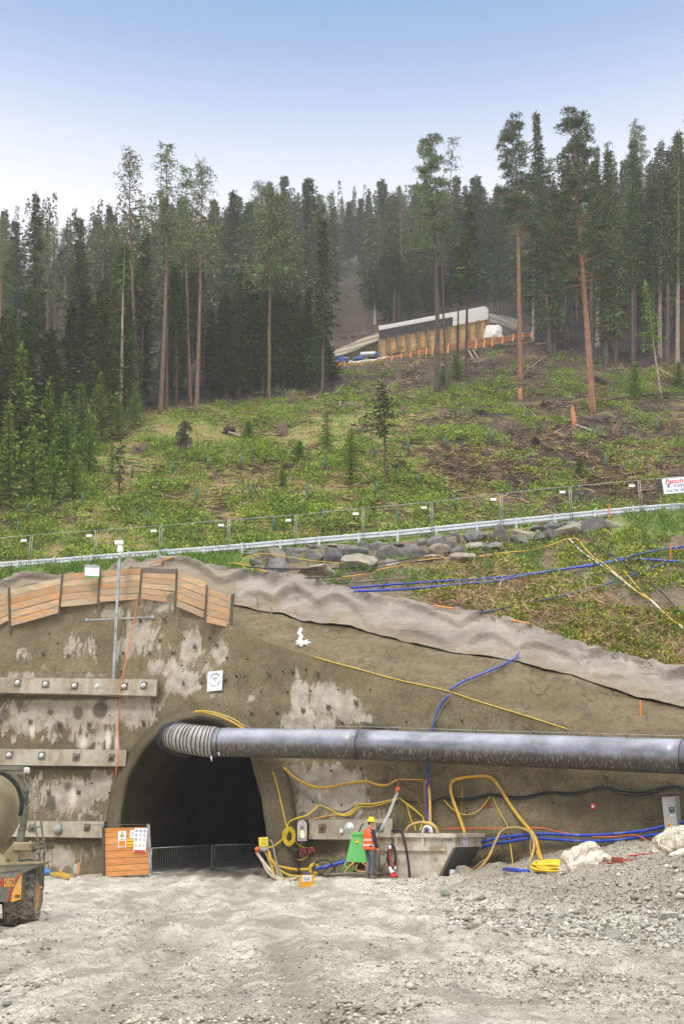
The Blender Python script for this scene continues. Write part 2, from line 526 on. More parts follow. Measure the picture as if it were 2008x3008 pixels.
def road_Y(px): return interp([(-900, 60), (0, 57.5), (2008, 54.0), (2900, 53)], px)
c1 = [wall_hit(x, interp(K1, x)) for x in cols]
c2 = [U(x, interp(K2, x), p.y + 2.6) for x, p in zip(cols, c1)]
c3 = [U(x, interp(K3, x), p.y + 2.3) for x, p in zip(cols, c2)]
c4 = [U(x, interp(K4, x), road_Y(x)) for x in cols]
def strip(rows, nsub, name, mat, kind=None, label=None, cat=None, disp=None, smooth=True, dmat=None, attrf=None):
    """rows: list of lists of 3-D points (same length); nsub per gap"""
    R = np.array([[tuple(p) for p in r] for r in rows], float)
    out = []
    tt = []
    for i in range(len(R) - 1):
        n = nsub[i]
        for k in range(n):
            t = k / n
            out.append(R[i] * (1 - t) + R[i + 1] * t); tt.append(i + t)
    out.append(R[-1]); tt.append(len(R) - 1)
    V = np.array(out); T = np.array(tt)[:, None] * np.ones(V.shape[1])[None, :]
    if disp is not None: V = disp(V, T)
    ii = np.arange(V.shape[0] * V.shape[1]).reshape(V.shape[:2])
    f = np.stack([ii[:-1, :-1], ii[:-1, 1:], ii[1:, 1:], ii[1:, :-1]], -1).reshape(-1, 4)
    at = attrf(V, T) if attrf else None
    o = mesh_np(name, V.reshape(-1, 3), f, mat, smooth=smooth, attr=at)
    tag(o, label, cat, None, kind)
    return o, V, f

# ---- the shotcrete wall, with the tunnel mouth left open
ARCH = [((357, 2590), (311, 2590)), ((357, 2500), (309, 2500)), ((357, 2418), (311, 2413)), ((364, 2351), (321, 2351)), ((377, 2297), (339, 2284)), ((402, 2239), (375, 2208)),
        ((446, 2180), (437, 2136)), ((490, 2143), (491, 2104)), ((540, 2120), (536, 2088)), ((590, 2113), (590, 2086)), ((640, 2124), (655, 2100)),
        ((690, 2155), (735, 2138)), ((718, 2195), (800, 2188)), ((736, 2230), (838, 2239)), ((758, 2306), (860, 2320)), ((774, 2382), (872, 2400)),
        ((783, 2436), (878, 2470)), ((785, 2510), (880, 2530)), ((786, 2600), (882, 2600))]
def in_poly(x, y, poly):
    c = False; n = len(poly)
    for i in range(n):
        x1, y1 = poly[i]; x2, y2 = poly[(i + 1) % n]
        if (y1 > y) != (y2 > y) and x < (x2 - x1) * (y - y1) / (y2 - y1) + x1: c = not c
    return c
cutpoly = [((i[0] * .45 + o[0] * .55), (i[1] * .45 + o[1] * .55)) for i, o in ARCH]
cutpoly = [(cutpoly[0][0], 2750)] + cutpoly + [(cutpoly[-1][0], 2750)]

def m_shotcrete(name="sprayed_concrete", dark=1.0):
    t = NT(name)
    s = lambda r, g, b: tuple(x * dark for x in L(r, g, b)[:3]) + (1,)
    a = t.noise(.32, 5, .6); b = t.noise(1.1, 6, .62, stretch=(1.5, 1.5, .55), dist=.4); c = t.noise(9, 5, .7); st = t.noise(1.6, 5, .65, stretch=(1.6, 1.6, .16))
    col = t.ramp(a, [(.32, s(92, 82, 58)), (.5, s(118, 105, 76)), (.7, s(136, 124, 96))])
    col = t.mix(t.math('MULTIPLY', t.ramp(c, [(.38, 1.0), (.55, 0.0)]), .5), col, s(78, 70, 52))
    col = t.mix(t.math('MULTIPLY', t.ramp(t.noise(26, 4, .7), [(.52, 0.0), (.62, 1.0)]), .4), col, s(164, 154, 130))
    col = t.mix(t.math('MULTIPLY', t.ramp(t.noise(3.2, 6, .7, off=(8, 0, 3)), [(.5, 0.0), (.62, 1.0)]), .35), col, s(92, 84, 62))
    # run-off streaks
    col = t.mix(t.math('MULTIPLY', t.ramp(st, [(.52, 0.0), (.68, 1.0)]), .45), col, s(92, 82, 60))
    # dry pale patches, their edges broken by noise
    b2 = t.noise(1.5, 9, .72, stretch=(1.7, 1.7, .5), dist=.8, off=(2, 4, 6))
    pale = t.math('ADD', t.math('MULTIPLY', t.attr('pale'), .56), t.math('ADD', t.math('MULTIPLY', b2, .85), t.math('MULTIPLY', c, .12)))
    pm = t.ramp(pale, [(.745, 0.0), (.80, .9)])
    pc = t.ramp(t.noise(3.0, 5, .6, off=(9, 1, 4)), [(.35, s(150, 140, 122)), (.65, s(184, 175, 160))])
    col = t.mix(pm, col, pc)
    # lime bleeding
    lime = t.math('ADD', t.math('MULTIPLY', t.attr('lime'), .6), t.math('ADD', t.math('MULTIPLY', st, .5), t.math('MULTIPLY', c, .25)))
    col = t.mix(t.ramp(lime, [(.70, 0.0), (.95, .9)]), col, s(222, 214, 196))
    # wet dark
    wet = t.math('ADD', t.math('MULTIPLY', t.attr('wet'), .7), t.math('MULTIPLY', b, .45))
    wet = t.math('ADD', wet, t.math('MULTIPLY', c, .12))
    wm = t.ramp(wet, [(.58, 0.0), (.74, 1.0)])
    col = t.mix(t.math('MULTIPLY', wm, .82), col, s(68, 60, 40))
    rust = t.math('ADD', t.math('MULTIPLY', t.attr('rust'), .7), t.math('MULTIPLY', st, .4))
    col = t.mix(t.math('MULTIPLY', t.ramp(rust, [(.6, 0.0), (.8, 1.0)]), .7), col, s(160, 116, 60))
    nm = t.bump(t.noise(2.5, 4, .6), .5, .08); nm = t.bump(t.noise(14, 5, .7), .8, .035, nm); nm = t.bump(t.noise(50, 3, .6), .5, .012, nm)
    ro = t.mix(wm, (.85, .85, .85, 1), (.42, .42, .42, 1))
    return t.out(col, ro, nm, spec=.3)
M_shot = m_shotcrete()
# stain centres: (px, py, sx px, sy px, strength)
PALE = [(150, 2110, 260, 70, .75), (200, 2340, 170, 90, .7), (180, 2520, 160, 60, .6), (430, 1880, 200, 110, .45), (120, 1930, 150, 60, .35), (980, 2330, 130, 100, .7), (60, 1920, 60, 40, .6), (230, 1900, 90, 60, .55), (420, 1870, 80, 90, .7), (360, 1900, 60, 60, .6), (560, 1900, 45, 70, .9), (480, 1960, 90, 40, .7), (650, 1920, 35, 60, .7), (330, 1800, 70, 30, .7), (460, 1780, 70, 25, .7),
        (60, 1985, 60, 22, .7), (270, 1985, 50, 16, .6), (540, 2010, 60, 50, .9), (620, 1990, 40, 80, .6),
        (250, 2080, 230, 60, 1.0), (400, 2080, 70, 70, .9), (170, 2160, 120, 40, .6), (300, 2160, 80, 50, .6),
        (200, 2330, 140, 60, .8), (290, 2310, 50, 70, .8), (140, 2380, 60, 30, .4), (200, 2520, 70, 45, .7), (120, 2500, 40, 40, .6),
        (880, 2050, 30, 70, 1.0), (960, 2050, 60, 60, .9), (1020, 2080, 60, 60, .9), (900, 2120, 100, 40, .9), (1060, 2110, 50, 30, .7), (740, 2050, 20, 20, .6), (870, 1985, 14, 60, .7),
        (960, 2300, 120, 60, 1.0), (1020, 2350, 70, 60, .9), (900, 2350, 50, 60, .8), (870, 2270, 50, 40, .8), (880, 2500, 40, 60, .4), (1130, 2400, 40, 60, .5)]
LIME = [(95, 2150, 12, 40, .9), (240, 2180, 22, 40, 1.0), (318, 2170, 14, 50, 1.0), (345, 2190, 9, 60, .9), (290, 2200, 24, 30, .8), (40, 2170, 18, 30, .8), (215, 2340, 20, 60, .9), (120, 2280, 8, 35, .8), (200, 2395, 10, 22, .7), (320, 2300, 16, 30, .6),
        (125, 1960, 22, 30, .6), (285, 1940, 12, 36, .7), (62, 1975, 40, 16, .6), (1015, 2110, 9, 40, .8), (937, 2340, 6, 22, 1.0), (970, 2050, 10, 60, .5), (1620, 2370, 7, 30, .5)]
WET = [(295, 2085, 26, 30, 1.0), (232, 2095, 18, 28, .9), (148, 2092, 12, 10, 1.0), (175, 2140, 30, 30, .7), (230, 2200, 30, 20, .5), (20, 2100, 30, 30, .7), (90, 2180, 40, 40, .5), (150, 2360, 20, 35, .9), (200, 2310, 25, 25, .6), (260, 2400, 60, 18, .6),
       (180, 1850, 90, 30, .4), (60, 1850, 60, 40, .3), (700, 2000, 70, 70, .55), (800, 1960, 60, 40, .45), (1250, 2020, 150, 40, .3), (1500, 2120, 200, 30, .3), (1750, 2330, 380, 130, .55), (1350, 2330, 250, 110, .55), (1150, 2300, 60, 80, .6),
       (800, 2400, 60, 120, .5), (950, 2490, 120, 40, .8), (1600, 2560, 400, 60, .9), (200, 2470, 120, 14, .8), (250, 2255, 200, 10, .9), (200, 2048, 260, 12, .9), (350, 2100, 20, 30, .3)]
RUST = [(1145, 2290, 8, 60, .9), (1230, 2270, 8, 30, .6), (1355, 2340, 10, 60, .9), (1060, 2390, 20, 16, .6), (50, 2200, 50, 20, .7), (215, 2215, 60, 14, .6), (340, 2230, 40, 14, .5), (1780, 2400, 50, 30, .5), (1595, 2280, 6, 30, .5), (1770, 2300, 6, 30, .5), (395, 2050, 10, 30, .5)]
def stain(lst, PX, PY):
    r = np.zeros_like(PX)
    for x, y, sx, sy, k in lst:
        r = np.maximum(r, k * np.exp(-((PX - x) / sx) ** 2 * .9 - ((PY - y) / sy) ** 2 * .9))
    return r

wcols = cols
wrows_n = 110
base = [wall_hit(x, 2700) for x in wcols]
WV = []
WPX = np.zeros((wrows_n + 1, len(wcols))); WPY = np.zeros_like(WPX)
for j in range(wrows_n + 1):
    t_ = j / wrows_n
    row = []
    for i, x in enumerate(wcols):
        py = lerp(2720.0, interp(K1, x), t_)
        row.append(tuple(wall_hit(x, py))); WPX[j, i] = x; WPY[j, i] = py
    WV.append(row)
WV = np.array(WV)
_n = .10 * fbm(WV[..., 0] * .6, WV[..., 2] * .6, 3, 3) + .035 * fbm(WV[..., 0] * 2.6, WV[..., 2] * 2.6, 5, 3)
_edge = np.clip((1 - np.arange(wrows_n + 1) / wrows_n) * 12, 0, 1)[:, None]
WV[..., 1] += _n * _edge
# left of the mouth the face stands straight, with a soft shoulder towards the collar
wi = np.arange(WV.shape[0] * WV.shape[1]).reshape(WV.shape[:2])
wf = []
for j in range(wrows_n):
    for i in range(len(wcols) - 1):
        cx_, cy_ = (WPX[j, i] + WPX[j, i + 1]) / 2, (WPY[j, i] + WPY[j + 1, i]) / 2
        if 300 < cx_ < 900 and in_poly(cx_, cy_, cutpoly): continue
        wf.append((wi[j, i], wi[j, i + 1], wi[j + 1, i + 1], wi[j + 1, i]))
wattr = {'pale': stain(PALE, WPX, WPY), 'lime': stain(LIME, WPX, WPY), 'wet': stain(WET, WPX, WPY), 'rust': stain(RUST, WPX, WPY)}
wall = mesh_np("retaining_wall", WV.reshape(-1, 3), np.array(wf), M_shot, smooth=True, attr=wattr)
tag(wall, "stained sprayed concrete retaining wall around and beside the tunnel mouth", "wall")

# ---- tunnel collar and lining
def port_pt(px, py, off):
    return wall_hit(px, py, off)
coll_rows = []
inner3, outer3 = [], []
fine = []
for k in range(len(ARCH) - 1):
    for s_ in range(4):
        t_ = s_ / 4
        (a0, b0), (a1, b1) = ARCH[k], ARCH[k + 1]
        fine.append(((lerp(a0[0], a1[0], t_), lerp(a0[1], a1[1], t_)), (lerp(b0[0], b1[0], t_), lerp(b0[1], b1[1], t_))))
fine.append(ARCH[-1])
def smooth2(seq, it=3):
    A = np.array(seq, float)
    for _ in range(it):
        B = A.copy(); B[1:-1] = (A[:-2] + 2 * A[1:-1] + A[2:]) / 4; A = B
    return A
fin = smooth2([f[0] for f in fine]); fou = smooth2([f[1] for f in fine])
TD = Vector((0.10, 1.0, 0.0)).normalized()
rows_ = []
for k in range(len(fin)):
    I, O = fin[k], fou[k]
    r = []
    po = wall_hit(O[0], O[1], -.10); r.append(po)
    for t_, off in ((0.04, .10), (.25, .42), (.5, .58), (.75, .62), (.93, .55), (1.0, .42)):
        r.append(wall_hit(lerp(O[0], I[0], t_), lerp(O[1], I[1], t_), off))
    pI = r[-1]
    r.append(pI + TD * .5); r.append(pI + TD * 1.2)
    rows_.append(r)
CV = np.array([[tuple(p) for p in r] for r in rows_])
nz = .05 * fbm(CV[..., 0] * 1.5, CV[..., 2] * 1.5, CV[..., 1] * 1.5, 3)
CV[:, 1:-1, 1] += nz[:, 1:-1]; CV[:, 1:-1, 0] += nz[:, 1:-1] * .6
ci = np.arange(CV.shape[0] * CV.shape[1]).reshape(CV.shape[:2])
cf = np.stack([ci[:-1, :-1], ci[:-1, 1:], ci[1:, 1:], ci[1:, :-1]], -1).reshape(-1, 4)
M_collar = m_shotcrete("collar_concrete", .62)
portal = empty("tunnel_portal", (float(CV[:, 0, 0].mean()), float(CV[:, 0, 1].mean()), 0), label="arched tunnel mouth with rough grey concrete collar", cat="tunnel")
def place_under(o, root):
    o.parent = root; o.matrix_parent_inverse = root.matrix_world.inverted() if False else Matrix.Translation(-Vector(root.location))
    return o
zz = np.zeros(CV.shape[:2])
collar = mesh_np("collar", CV.reshape(-1, 3), cf, M_collar, smooth=True, attr={'pale': zz, 'lime': zz, 'wet': zz + .3, 'rust': zz})
place_under(collar, portal)
LD = [1.0, 2, 3, 4.5, 6, 8, 10.5, 13, 16, 20, 25, 31, 38, 46, 55]
TV = []
for k in range(len(fin)):
    pI = Vector(CV[k, -3]); r = []
    for dd in LD: r.append(tuple(pI + TD * dd))
    TV.append(r)
TV = np.array(TV)
nz = .14 * fbm(TV[..., 0] * .7 + 3, TV[..., 2] * .7, TV[..., 1] * .35, 3)
TV[..., 0] += nz * np.clip(np.arange(len(LD)) / 2, 0, 1)[None, :]; TV[..., 2] += .5 * nz * np.clip(np.arange(len(LD)) / 2, 0, 1)[None, :]
ti = np.arange(TV.shape[0] * TV.shape[1]).reshape(TV.shape[:2])
tf = np.stack([ti[:-1, :-1], ti[:-1, 1:], ti[1:, 1:], ti[1:, :-1]], -1).reshape(-1, 4)
M_lining = m_shotcrete("tunnel_lining_concrete", .9)
z2 = np.zeros(TV.shape[:2])
lining = mesh_np("lining", TV.reshape(-1, 3), tf, M_lining, smooth=True, attr={'pale': z2, 'lime': z2, 'wet': z2 + .3, 'rust': z2})
place_under(lining, portal)
capf = mesh_np("end_face", TV[:, -1], np.array([[0, i, i + 1] for i in range(1, len(TV) - 1)]), M_lining)
place_under(capf, portal)

# ---- slope of caked mud above the wall
def m_mud():
    t = NT("caked_mud")
    a = t.noise(.5, 5, .6); b = t.noise(3.5, 7, .7); v = t.voro(2.2, 'DISTANCE_TO_EDGE'); 
    col = t.ramp(a, [(.3, L(100, 86, 58)), (.55, L(124, 109, 78)), (.75, L(138, 125, 98))])
    col = t.mix(t.math('MULTIPLY', t.ramp(b, [(.40, 1.0), (.52, 0.0)]), .55), col, L(86, 73, 52))
    cr = t.ramp(v.outputs['Distance'], [(.0, 1.0), (.05, 0.0)])
    crm = t.math('MULTIPLY', cr, t.ramp(t.noise(.9, 3, .5), [(.45, 0.0), (.6, 1.0)]))
    col = t.mix(t.math('MULTIPLY', crm, .6), col, L(60, 52, 38))
    nm = t.bump(b, .9, .10); nm = t.bump(t.noise(14, 5, .7), .7, .04, nm); nm = t.bump(crm, .5, -.05, nm)
    return t.out(col, .9, nm)
M_mud = m_mud()
def mud_disp(V, T):
    e = np.minimum(T, 1 - T) * 8; e = np.clip(e, 0, 1)
    n = .16 * fbm(V[..., 0] * .9, V[..., 2] * .9, 1.0, 4) + .07 * np.abs(fbm(V[..., 0] * 3, V[..., 2] * 4, 2.0, 3))
    V[..., 2] += n * e * .8; V[..., 1] -= n * e * .6
    return V
mud, mudV, mudF = strip([c1, c2], [26], "mud_slope", M_mud, kind='structure', disp=mud_disp)

# ---- verge: the slope between the covered bank and the road
def m_verge():
    t = NT("verge_soil")
    a = t.noise(.6, 5, .65); b = t.noise(4, 6, .7); g = t.noise(1.4, 5, .7, off=(4, 2, 7))
    col = t.ramp(b, [(.35, L(72, 60, 44)), (.55, L(112, 96, 72)), (.75, L(142, 128, 100))])
    gc = t.ramp(b, [(.3, L(72, 82, 30)), (.7, L(128, 138, 62))])
    gm = t.ramp(t.math('ADD', t.math('MULTIPLY', g, .6), t.math('MULTIPLY', t.attr('grass'), .5)), [(.42, 0.0), (.56, 1.0)])
    col = t.mix(gm, col, gc)
    nm = t.bump(b, .9, .12); nm = t.bump(t.noise(20, 4, .7), .6, .04, nm)
    return t.out(col, .95, nm)
M_verge = m_verge()
def verge_disp(V, T):
    e = np.clip(np.minimum(T, (T.max() - T)) * 6, 0, 1)
    V[..., 2] += e * (.22 * fbm(V[..., 0] * .5, V[..., 1] * .5, 4.0, 4) + .06 * fbm(V[..., 0] * 3, V[..., 1] * 3, 4.0, 3))
    return V
def verge_attr(V, T):
    px = np.tile(cols, (V.shape[0], 1))
    g = np.where(px < 760, 1.0, .35) + .6 * (T > .75) - 1.5 * (T > .55) * (T < .96) * (px > 745) * (px < 1800) + .3 * fbm(V[..., 0] * .3, V[..., 1] * .3, 2, 2)
    g -= .9 * np.exp(-((px - 1000) / 180) ** 2) * (T < .5)
    g -= .7 * np.exp(-((px - 1700) / 350) ** 2) * (T < .45)
    return {'grass': g}
verge, vergeV, vergeF = strip([c3, c4], [44], "verge_slope", M_verge, kind='structure', disp=verge_disp, attrf=verge_attr)

# ---- road on its bench
M_asph = mat_basic("asphalt", L(70, 70, 72), .9, var=.2, vscale=3, bump=.4, bscale=60)
c5 = [p + Vector((0, 4.6, .02)) for p in c4]
c5b = [p + Vector((0, .9, .45)) for p in c5]
road, roadV, roadF = strip([c4, c5], [3], "road", M_asph, kind='structure')

# ---- the mountain side
HROWS = [(1440, 72), (1340, 79.5), (1250, 88), (1170, 100), (1100, 112), (1030, 130), (965, 149), (900, 172), (845, 200), (800, 235), (760, 300)]
def hill_rows():
    rows = [c5b]
    for py, Y in HROWS:
        r = []
        for x in cols:
            rise = interp([(-900, .90), (0, .97), (500, 1.0), (2008, 1.0), (2900, 1.04)], x)
            p = U(x, py, Y)
            k = interp([(-900, 30), (0, 12), (500, 0), (1500, 0), (2008, -8), (2900, -25)], x) * (1 if py > 1000 else .6)
            p = U(x, py + k, Y)
            ry = interp(RIDGE, x)
            if py < 1000:                                      # keep the rows below the ridge line
                f = (1000 - py) / (1000 - 740.0)
                pyy = 1000 - f * (1000 - (ry + 22))
                p = U(x, pyy if f <= 1 else ry + 20, Y)
            r.append(p)
        rows.append(r)
    rows.append([U(x, interp(RIDGE, x) + 8, 400) for x in cols])
    rows.append([U(x, interp(RIDGE, x), 520) for x in cols])
    rows.append([U(x, interp(RIDGE, x), 520) + Vector((0, 260, -60)) for x in cols])
    return rows
def m_hill():
    t = NT("hillside_cover")
    a = t.noise(.12, 5, .65); b = t.noise(.7, 7, .7); c = t.noise(4, 6, .7); d = t.noise(.35, 6, .7, off=(11, 3, 2))
    green = t.ramp(c, [(.3, L(66, 80, 22)), (.5, L(110, 122, 38)), (.72, L(158, 162, 66))])
    tan_ = t.ramp(c, [(.3, L(110, 90, 52)), (.6, L(158, 140, 88)), (.8, L(186, 160, 112))])
    brown = t.ramp(c, [(.35, L(36, 27, 18)), (.55, L(70, 54, 36)), (.75, L(128, 104, 74))])
    col = t.mix(t.ramp(b, [(.46, 0.0), (.56, 1.0)]), green, tan_)
    bm_ = t.math('ADD', t.math('MULTIPLY', d, .7), t.math('MULTIPLY', t.attr('brush'), .4))
    col = t.mix(t.ramp(bm_, [(.52, 0.0), (.62, 1.0)]), col, brown)
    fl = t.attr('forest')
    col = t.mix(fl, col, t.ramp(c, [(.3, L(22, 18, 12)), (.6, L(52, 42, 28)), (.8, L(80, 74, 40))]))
    nm = t.bump(b, .9, .5); nm = t.bump(c, .9, .18, nm)
    return t.out(col, .95, nm)
M_hill = m_hill()
def hill_disp(V, T):
    e = np.clip(T * 2, 0, 1)
    V[..., 2] += e * (.55 * fbm(V[..., 0] * .12, V[..., 1] * .12, 7.0, 4) * np.clip(13.5 - T, 0, 1) + .18 * fbm(V[..., 0] * .8, V[..., 1] * .8, 7.0, 3))
    far = np.clip((T - 9) / 2, 0, 1) * np.clip((T.max() - 1 - T) / 1.5, 0, 1)
    V[..., 2] += far * 4 * fbm(V[..., 0] * .02, V[..., 1] * .02, 9.0, 3)
    return V
FOREST_L = [(-900, 1560), (-100, 1470), (0, 1440), (120, 1400), (260, 1290), (340, 1240), (470, 1215), (600, 1195), (700, 1165), (800, 1160), (960, 1130), (975, 1000), (990, 880)]
def forest_line(px):
    if px < 990: return interp(FOREST_L, px)
    return interp([(1060, 880), (1085, 960), (1250, 950), (1400, 900), (1520, 985), (1600, 1035), (1750, 1075), (1900, 1085), (2008, 1090), (2900, 1120)], px)
def hill_attr(V, T):
    sh = V.shape[:2]; f = np.zeros(sh); br = np.zeros(sh)
    for j in range(0, sh[0]):
        for i in range(sh[1]):
            px, py = proj(V[j, i])
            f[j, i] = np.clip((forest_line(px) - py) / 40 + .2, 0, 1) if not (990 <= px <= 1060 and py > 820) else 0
            br[j, i] = interp([(960, .9), (1150, .75), (1250, .25), (1450, .15), (1600, .2)], py) + .8 * math.exp(-((px - 1700) / 420) ** 2 - ((py - 1330) / 120) ** 2) + .35 * float(sstep(1150, 1500, px)) * float(sstep(1180, 1330, py))
    return {'forest': f, 'brush': br}
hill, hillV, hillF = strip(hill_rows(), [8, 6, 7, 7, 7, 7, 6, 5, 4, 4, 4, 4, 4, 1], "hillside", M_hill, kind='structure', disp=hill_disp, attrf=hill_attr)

# ---- ray hits from the camera onto any of the sheets
def bvh_of(V, F): return BVHTree.FromPolygons([tuple(v) for v in V.reshape(-1, 3)], [tuple(int(i) for i in f) for f in F])
B_hill = bvh_of(hillV, hillF); B_verge = bvh_of(vergeV, vergeF); B_mud = bvh_of(mudV, mudF)
def hit(tree, px, py):
    d = ray(px, py).normalized()
    return tree.ray_cast(CAM, d)[0]
def drop(tree, x, y):
    h = tree.ray_cast(Vector((x, y, 900)), Vector((0, 0, -1)))[0]
    return h
# underside, so nothing is see-through from the side
# ================================================================== PLANTS
def m_leaf(name, lo, hi, obj_var=.3, rough=.7, spec=.2):
    t = NT(name)
    g = t.n.new("ShaderNodeNewGeometry")
    oi = t.n.new("ShaderNodeObjectInfo")
    col = t.ramp(g.outputs['Random Per Island'], [(0.0, lo), (.55, tuple((a + b) / 2 for a, b in zip(lo, hi))), (1.0, hi)])
    n = t.noise(.6, 3, .6)
    col = t.mix(t.math('MULTIPLY', t.ramp(n, [(.35, 1.0), (.6, 0.0)]), .45), col, tuple(x * .5 for x in lo[:3]) + (1,))
    hv = t.n.new("ShaderNodeHueSaturation")
    t.l.new(t.math('MULTIPLY_ADD', oi.outputs['Random'], .05, .475), hv.inputs['Hue'])
    t.l.new(t.math('MULTIPLY_ADD', oi.outputs['Random'], obj_var * 2, 1 - obj_var), hv.inputs['Value'])
    t.l.new(col, hv.inputs['Color'])
    return t.out(hv.outputs[0], rough, spec=spec)
M_spruce = m_leaf("spruce_needles", L(54, 68, 26), L(122, 136, 62))
M_spruce_y = m_leaf("young_spruce_needles", L(84, 116, 34), L(164, 188, 72), .15)
M_larch = m_leaf("larch_needles", L(70, 82, 46), L(142, 158, 100), .15)
M_pine = m_leaf("pine_needles", L(52, 70, 40), L(112, 132, 80), .1)
M_bush = m_leaf("shrub_leaves", L(86, 112, 26), L(176, 194, 70), .1)
M_bush2 = m_leaf("bright_leaves", L(112, 134, 32), L(198, 204, 84), .1)
M_grass = m_leaf("grass_blades", L(70, 94, 28), L(132, 158, 60), .1)
M_dry = m_leaf("dry_stems", L(120, 92, 58), L(206, 176, 134), .1)
M_twig = m_leaf("dead_twigs", L(48, 36, 26), L(122, 104, 84), .1)
def m_bark(name, lo, hi, vs=6.0):
    t = NT(name)
    n = t.noise(vs, 5, .7, stretch=(1, 1, .25)); c = t.voro(vs * 1.4, stretch=(1, 1, .35))
    col = t.ramp(n, [(.3, lo), (.7, hi)])
    col = t.mix(t.math('MULTIPLY', t.ramp(c.outputs['Distance'], [(.25, 0.0), (.6, 1.0)]), .5), col, tuple(x * .45 for x in lo[:3]) + (1,))
    return t.out(col, .9, t.bump(n, .8, .05))
M_bark_d = m_bark("dark_bark", L(70, 56, 46), L(118, 98, 82))
M_bark_r = m_bark("reddish_bark", L(96, 72, 58), L(156, 122, 100))
M_bark_o = m_bark("orange_pine_bark", L(122, 84, 62), L(186, 136, 102))
M_bark_p = m_bark("pale_bark", L(142, 122, 104), L(196, 178, 156))
M_wood_fresh = mat_basic("fresh_split_wood", L(172, 116, 72), .8, var=.3, vscale=9, bump=.5, bscale=30)

class Cards:
    def __init__(s): s.c = []; s.d = []; s.n = []; s.L = []; s.W = []
    def add(s, c, d, n, L_, W_):
        s.c.append(c); s.d.append(d); s.n.append(n); s.L.append(L_); s.W.append(W_)
    def arrays(s):
        c = np.array([tuple(x) for x in s.c], float); d = np.array([tuple(x) for x in s.d], float); n = np.array([tuple(x) for x in s.n], float)
        return cards_np(c, d, n, np.array(s.L), np.array(s.W))
def cards_np(c, d, n, Ln, W):
    d = d / (np.linalg.norm(d, axis=1, keepdims=True) + 1e-9)
    s = np.cross(d, n); s /= (np.linalg.norm(s, axis=1, keepdims=True) + 1e-9)
    Ln = np.asarray(Ln)[:, None]; W = np.asarray(W)[:, None]
    up = np.cross(s, d)
    a = c; b = c + d * Ln * .42 + s * W * .5 - up * W * .1; e = c + d * Ln; f = c + d * Ln * .36 - s * W * .5 - up * W * .1
    V = np.stack([a, b, e, f], 1).reshape(-1, 3)
    F_ = np.arange(len(V)).reshape(-1, 4)
    return V, F_
def rv(r):                                  # random unit vector
    z = r.uniform(-1, 1); a = r.uniform(0, 2 * pi); q = sqrt(1 - z * z)
    return Vector((q * cos(a), q * sin(a), z))

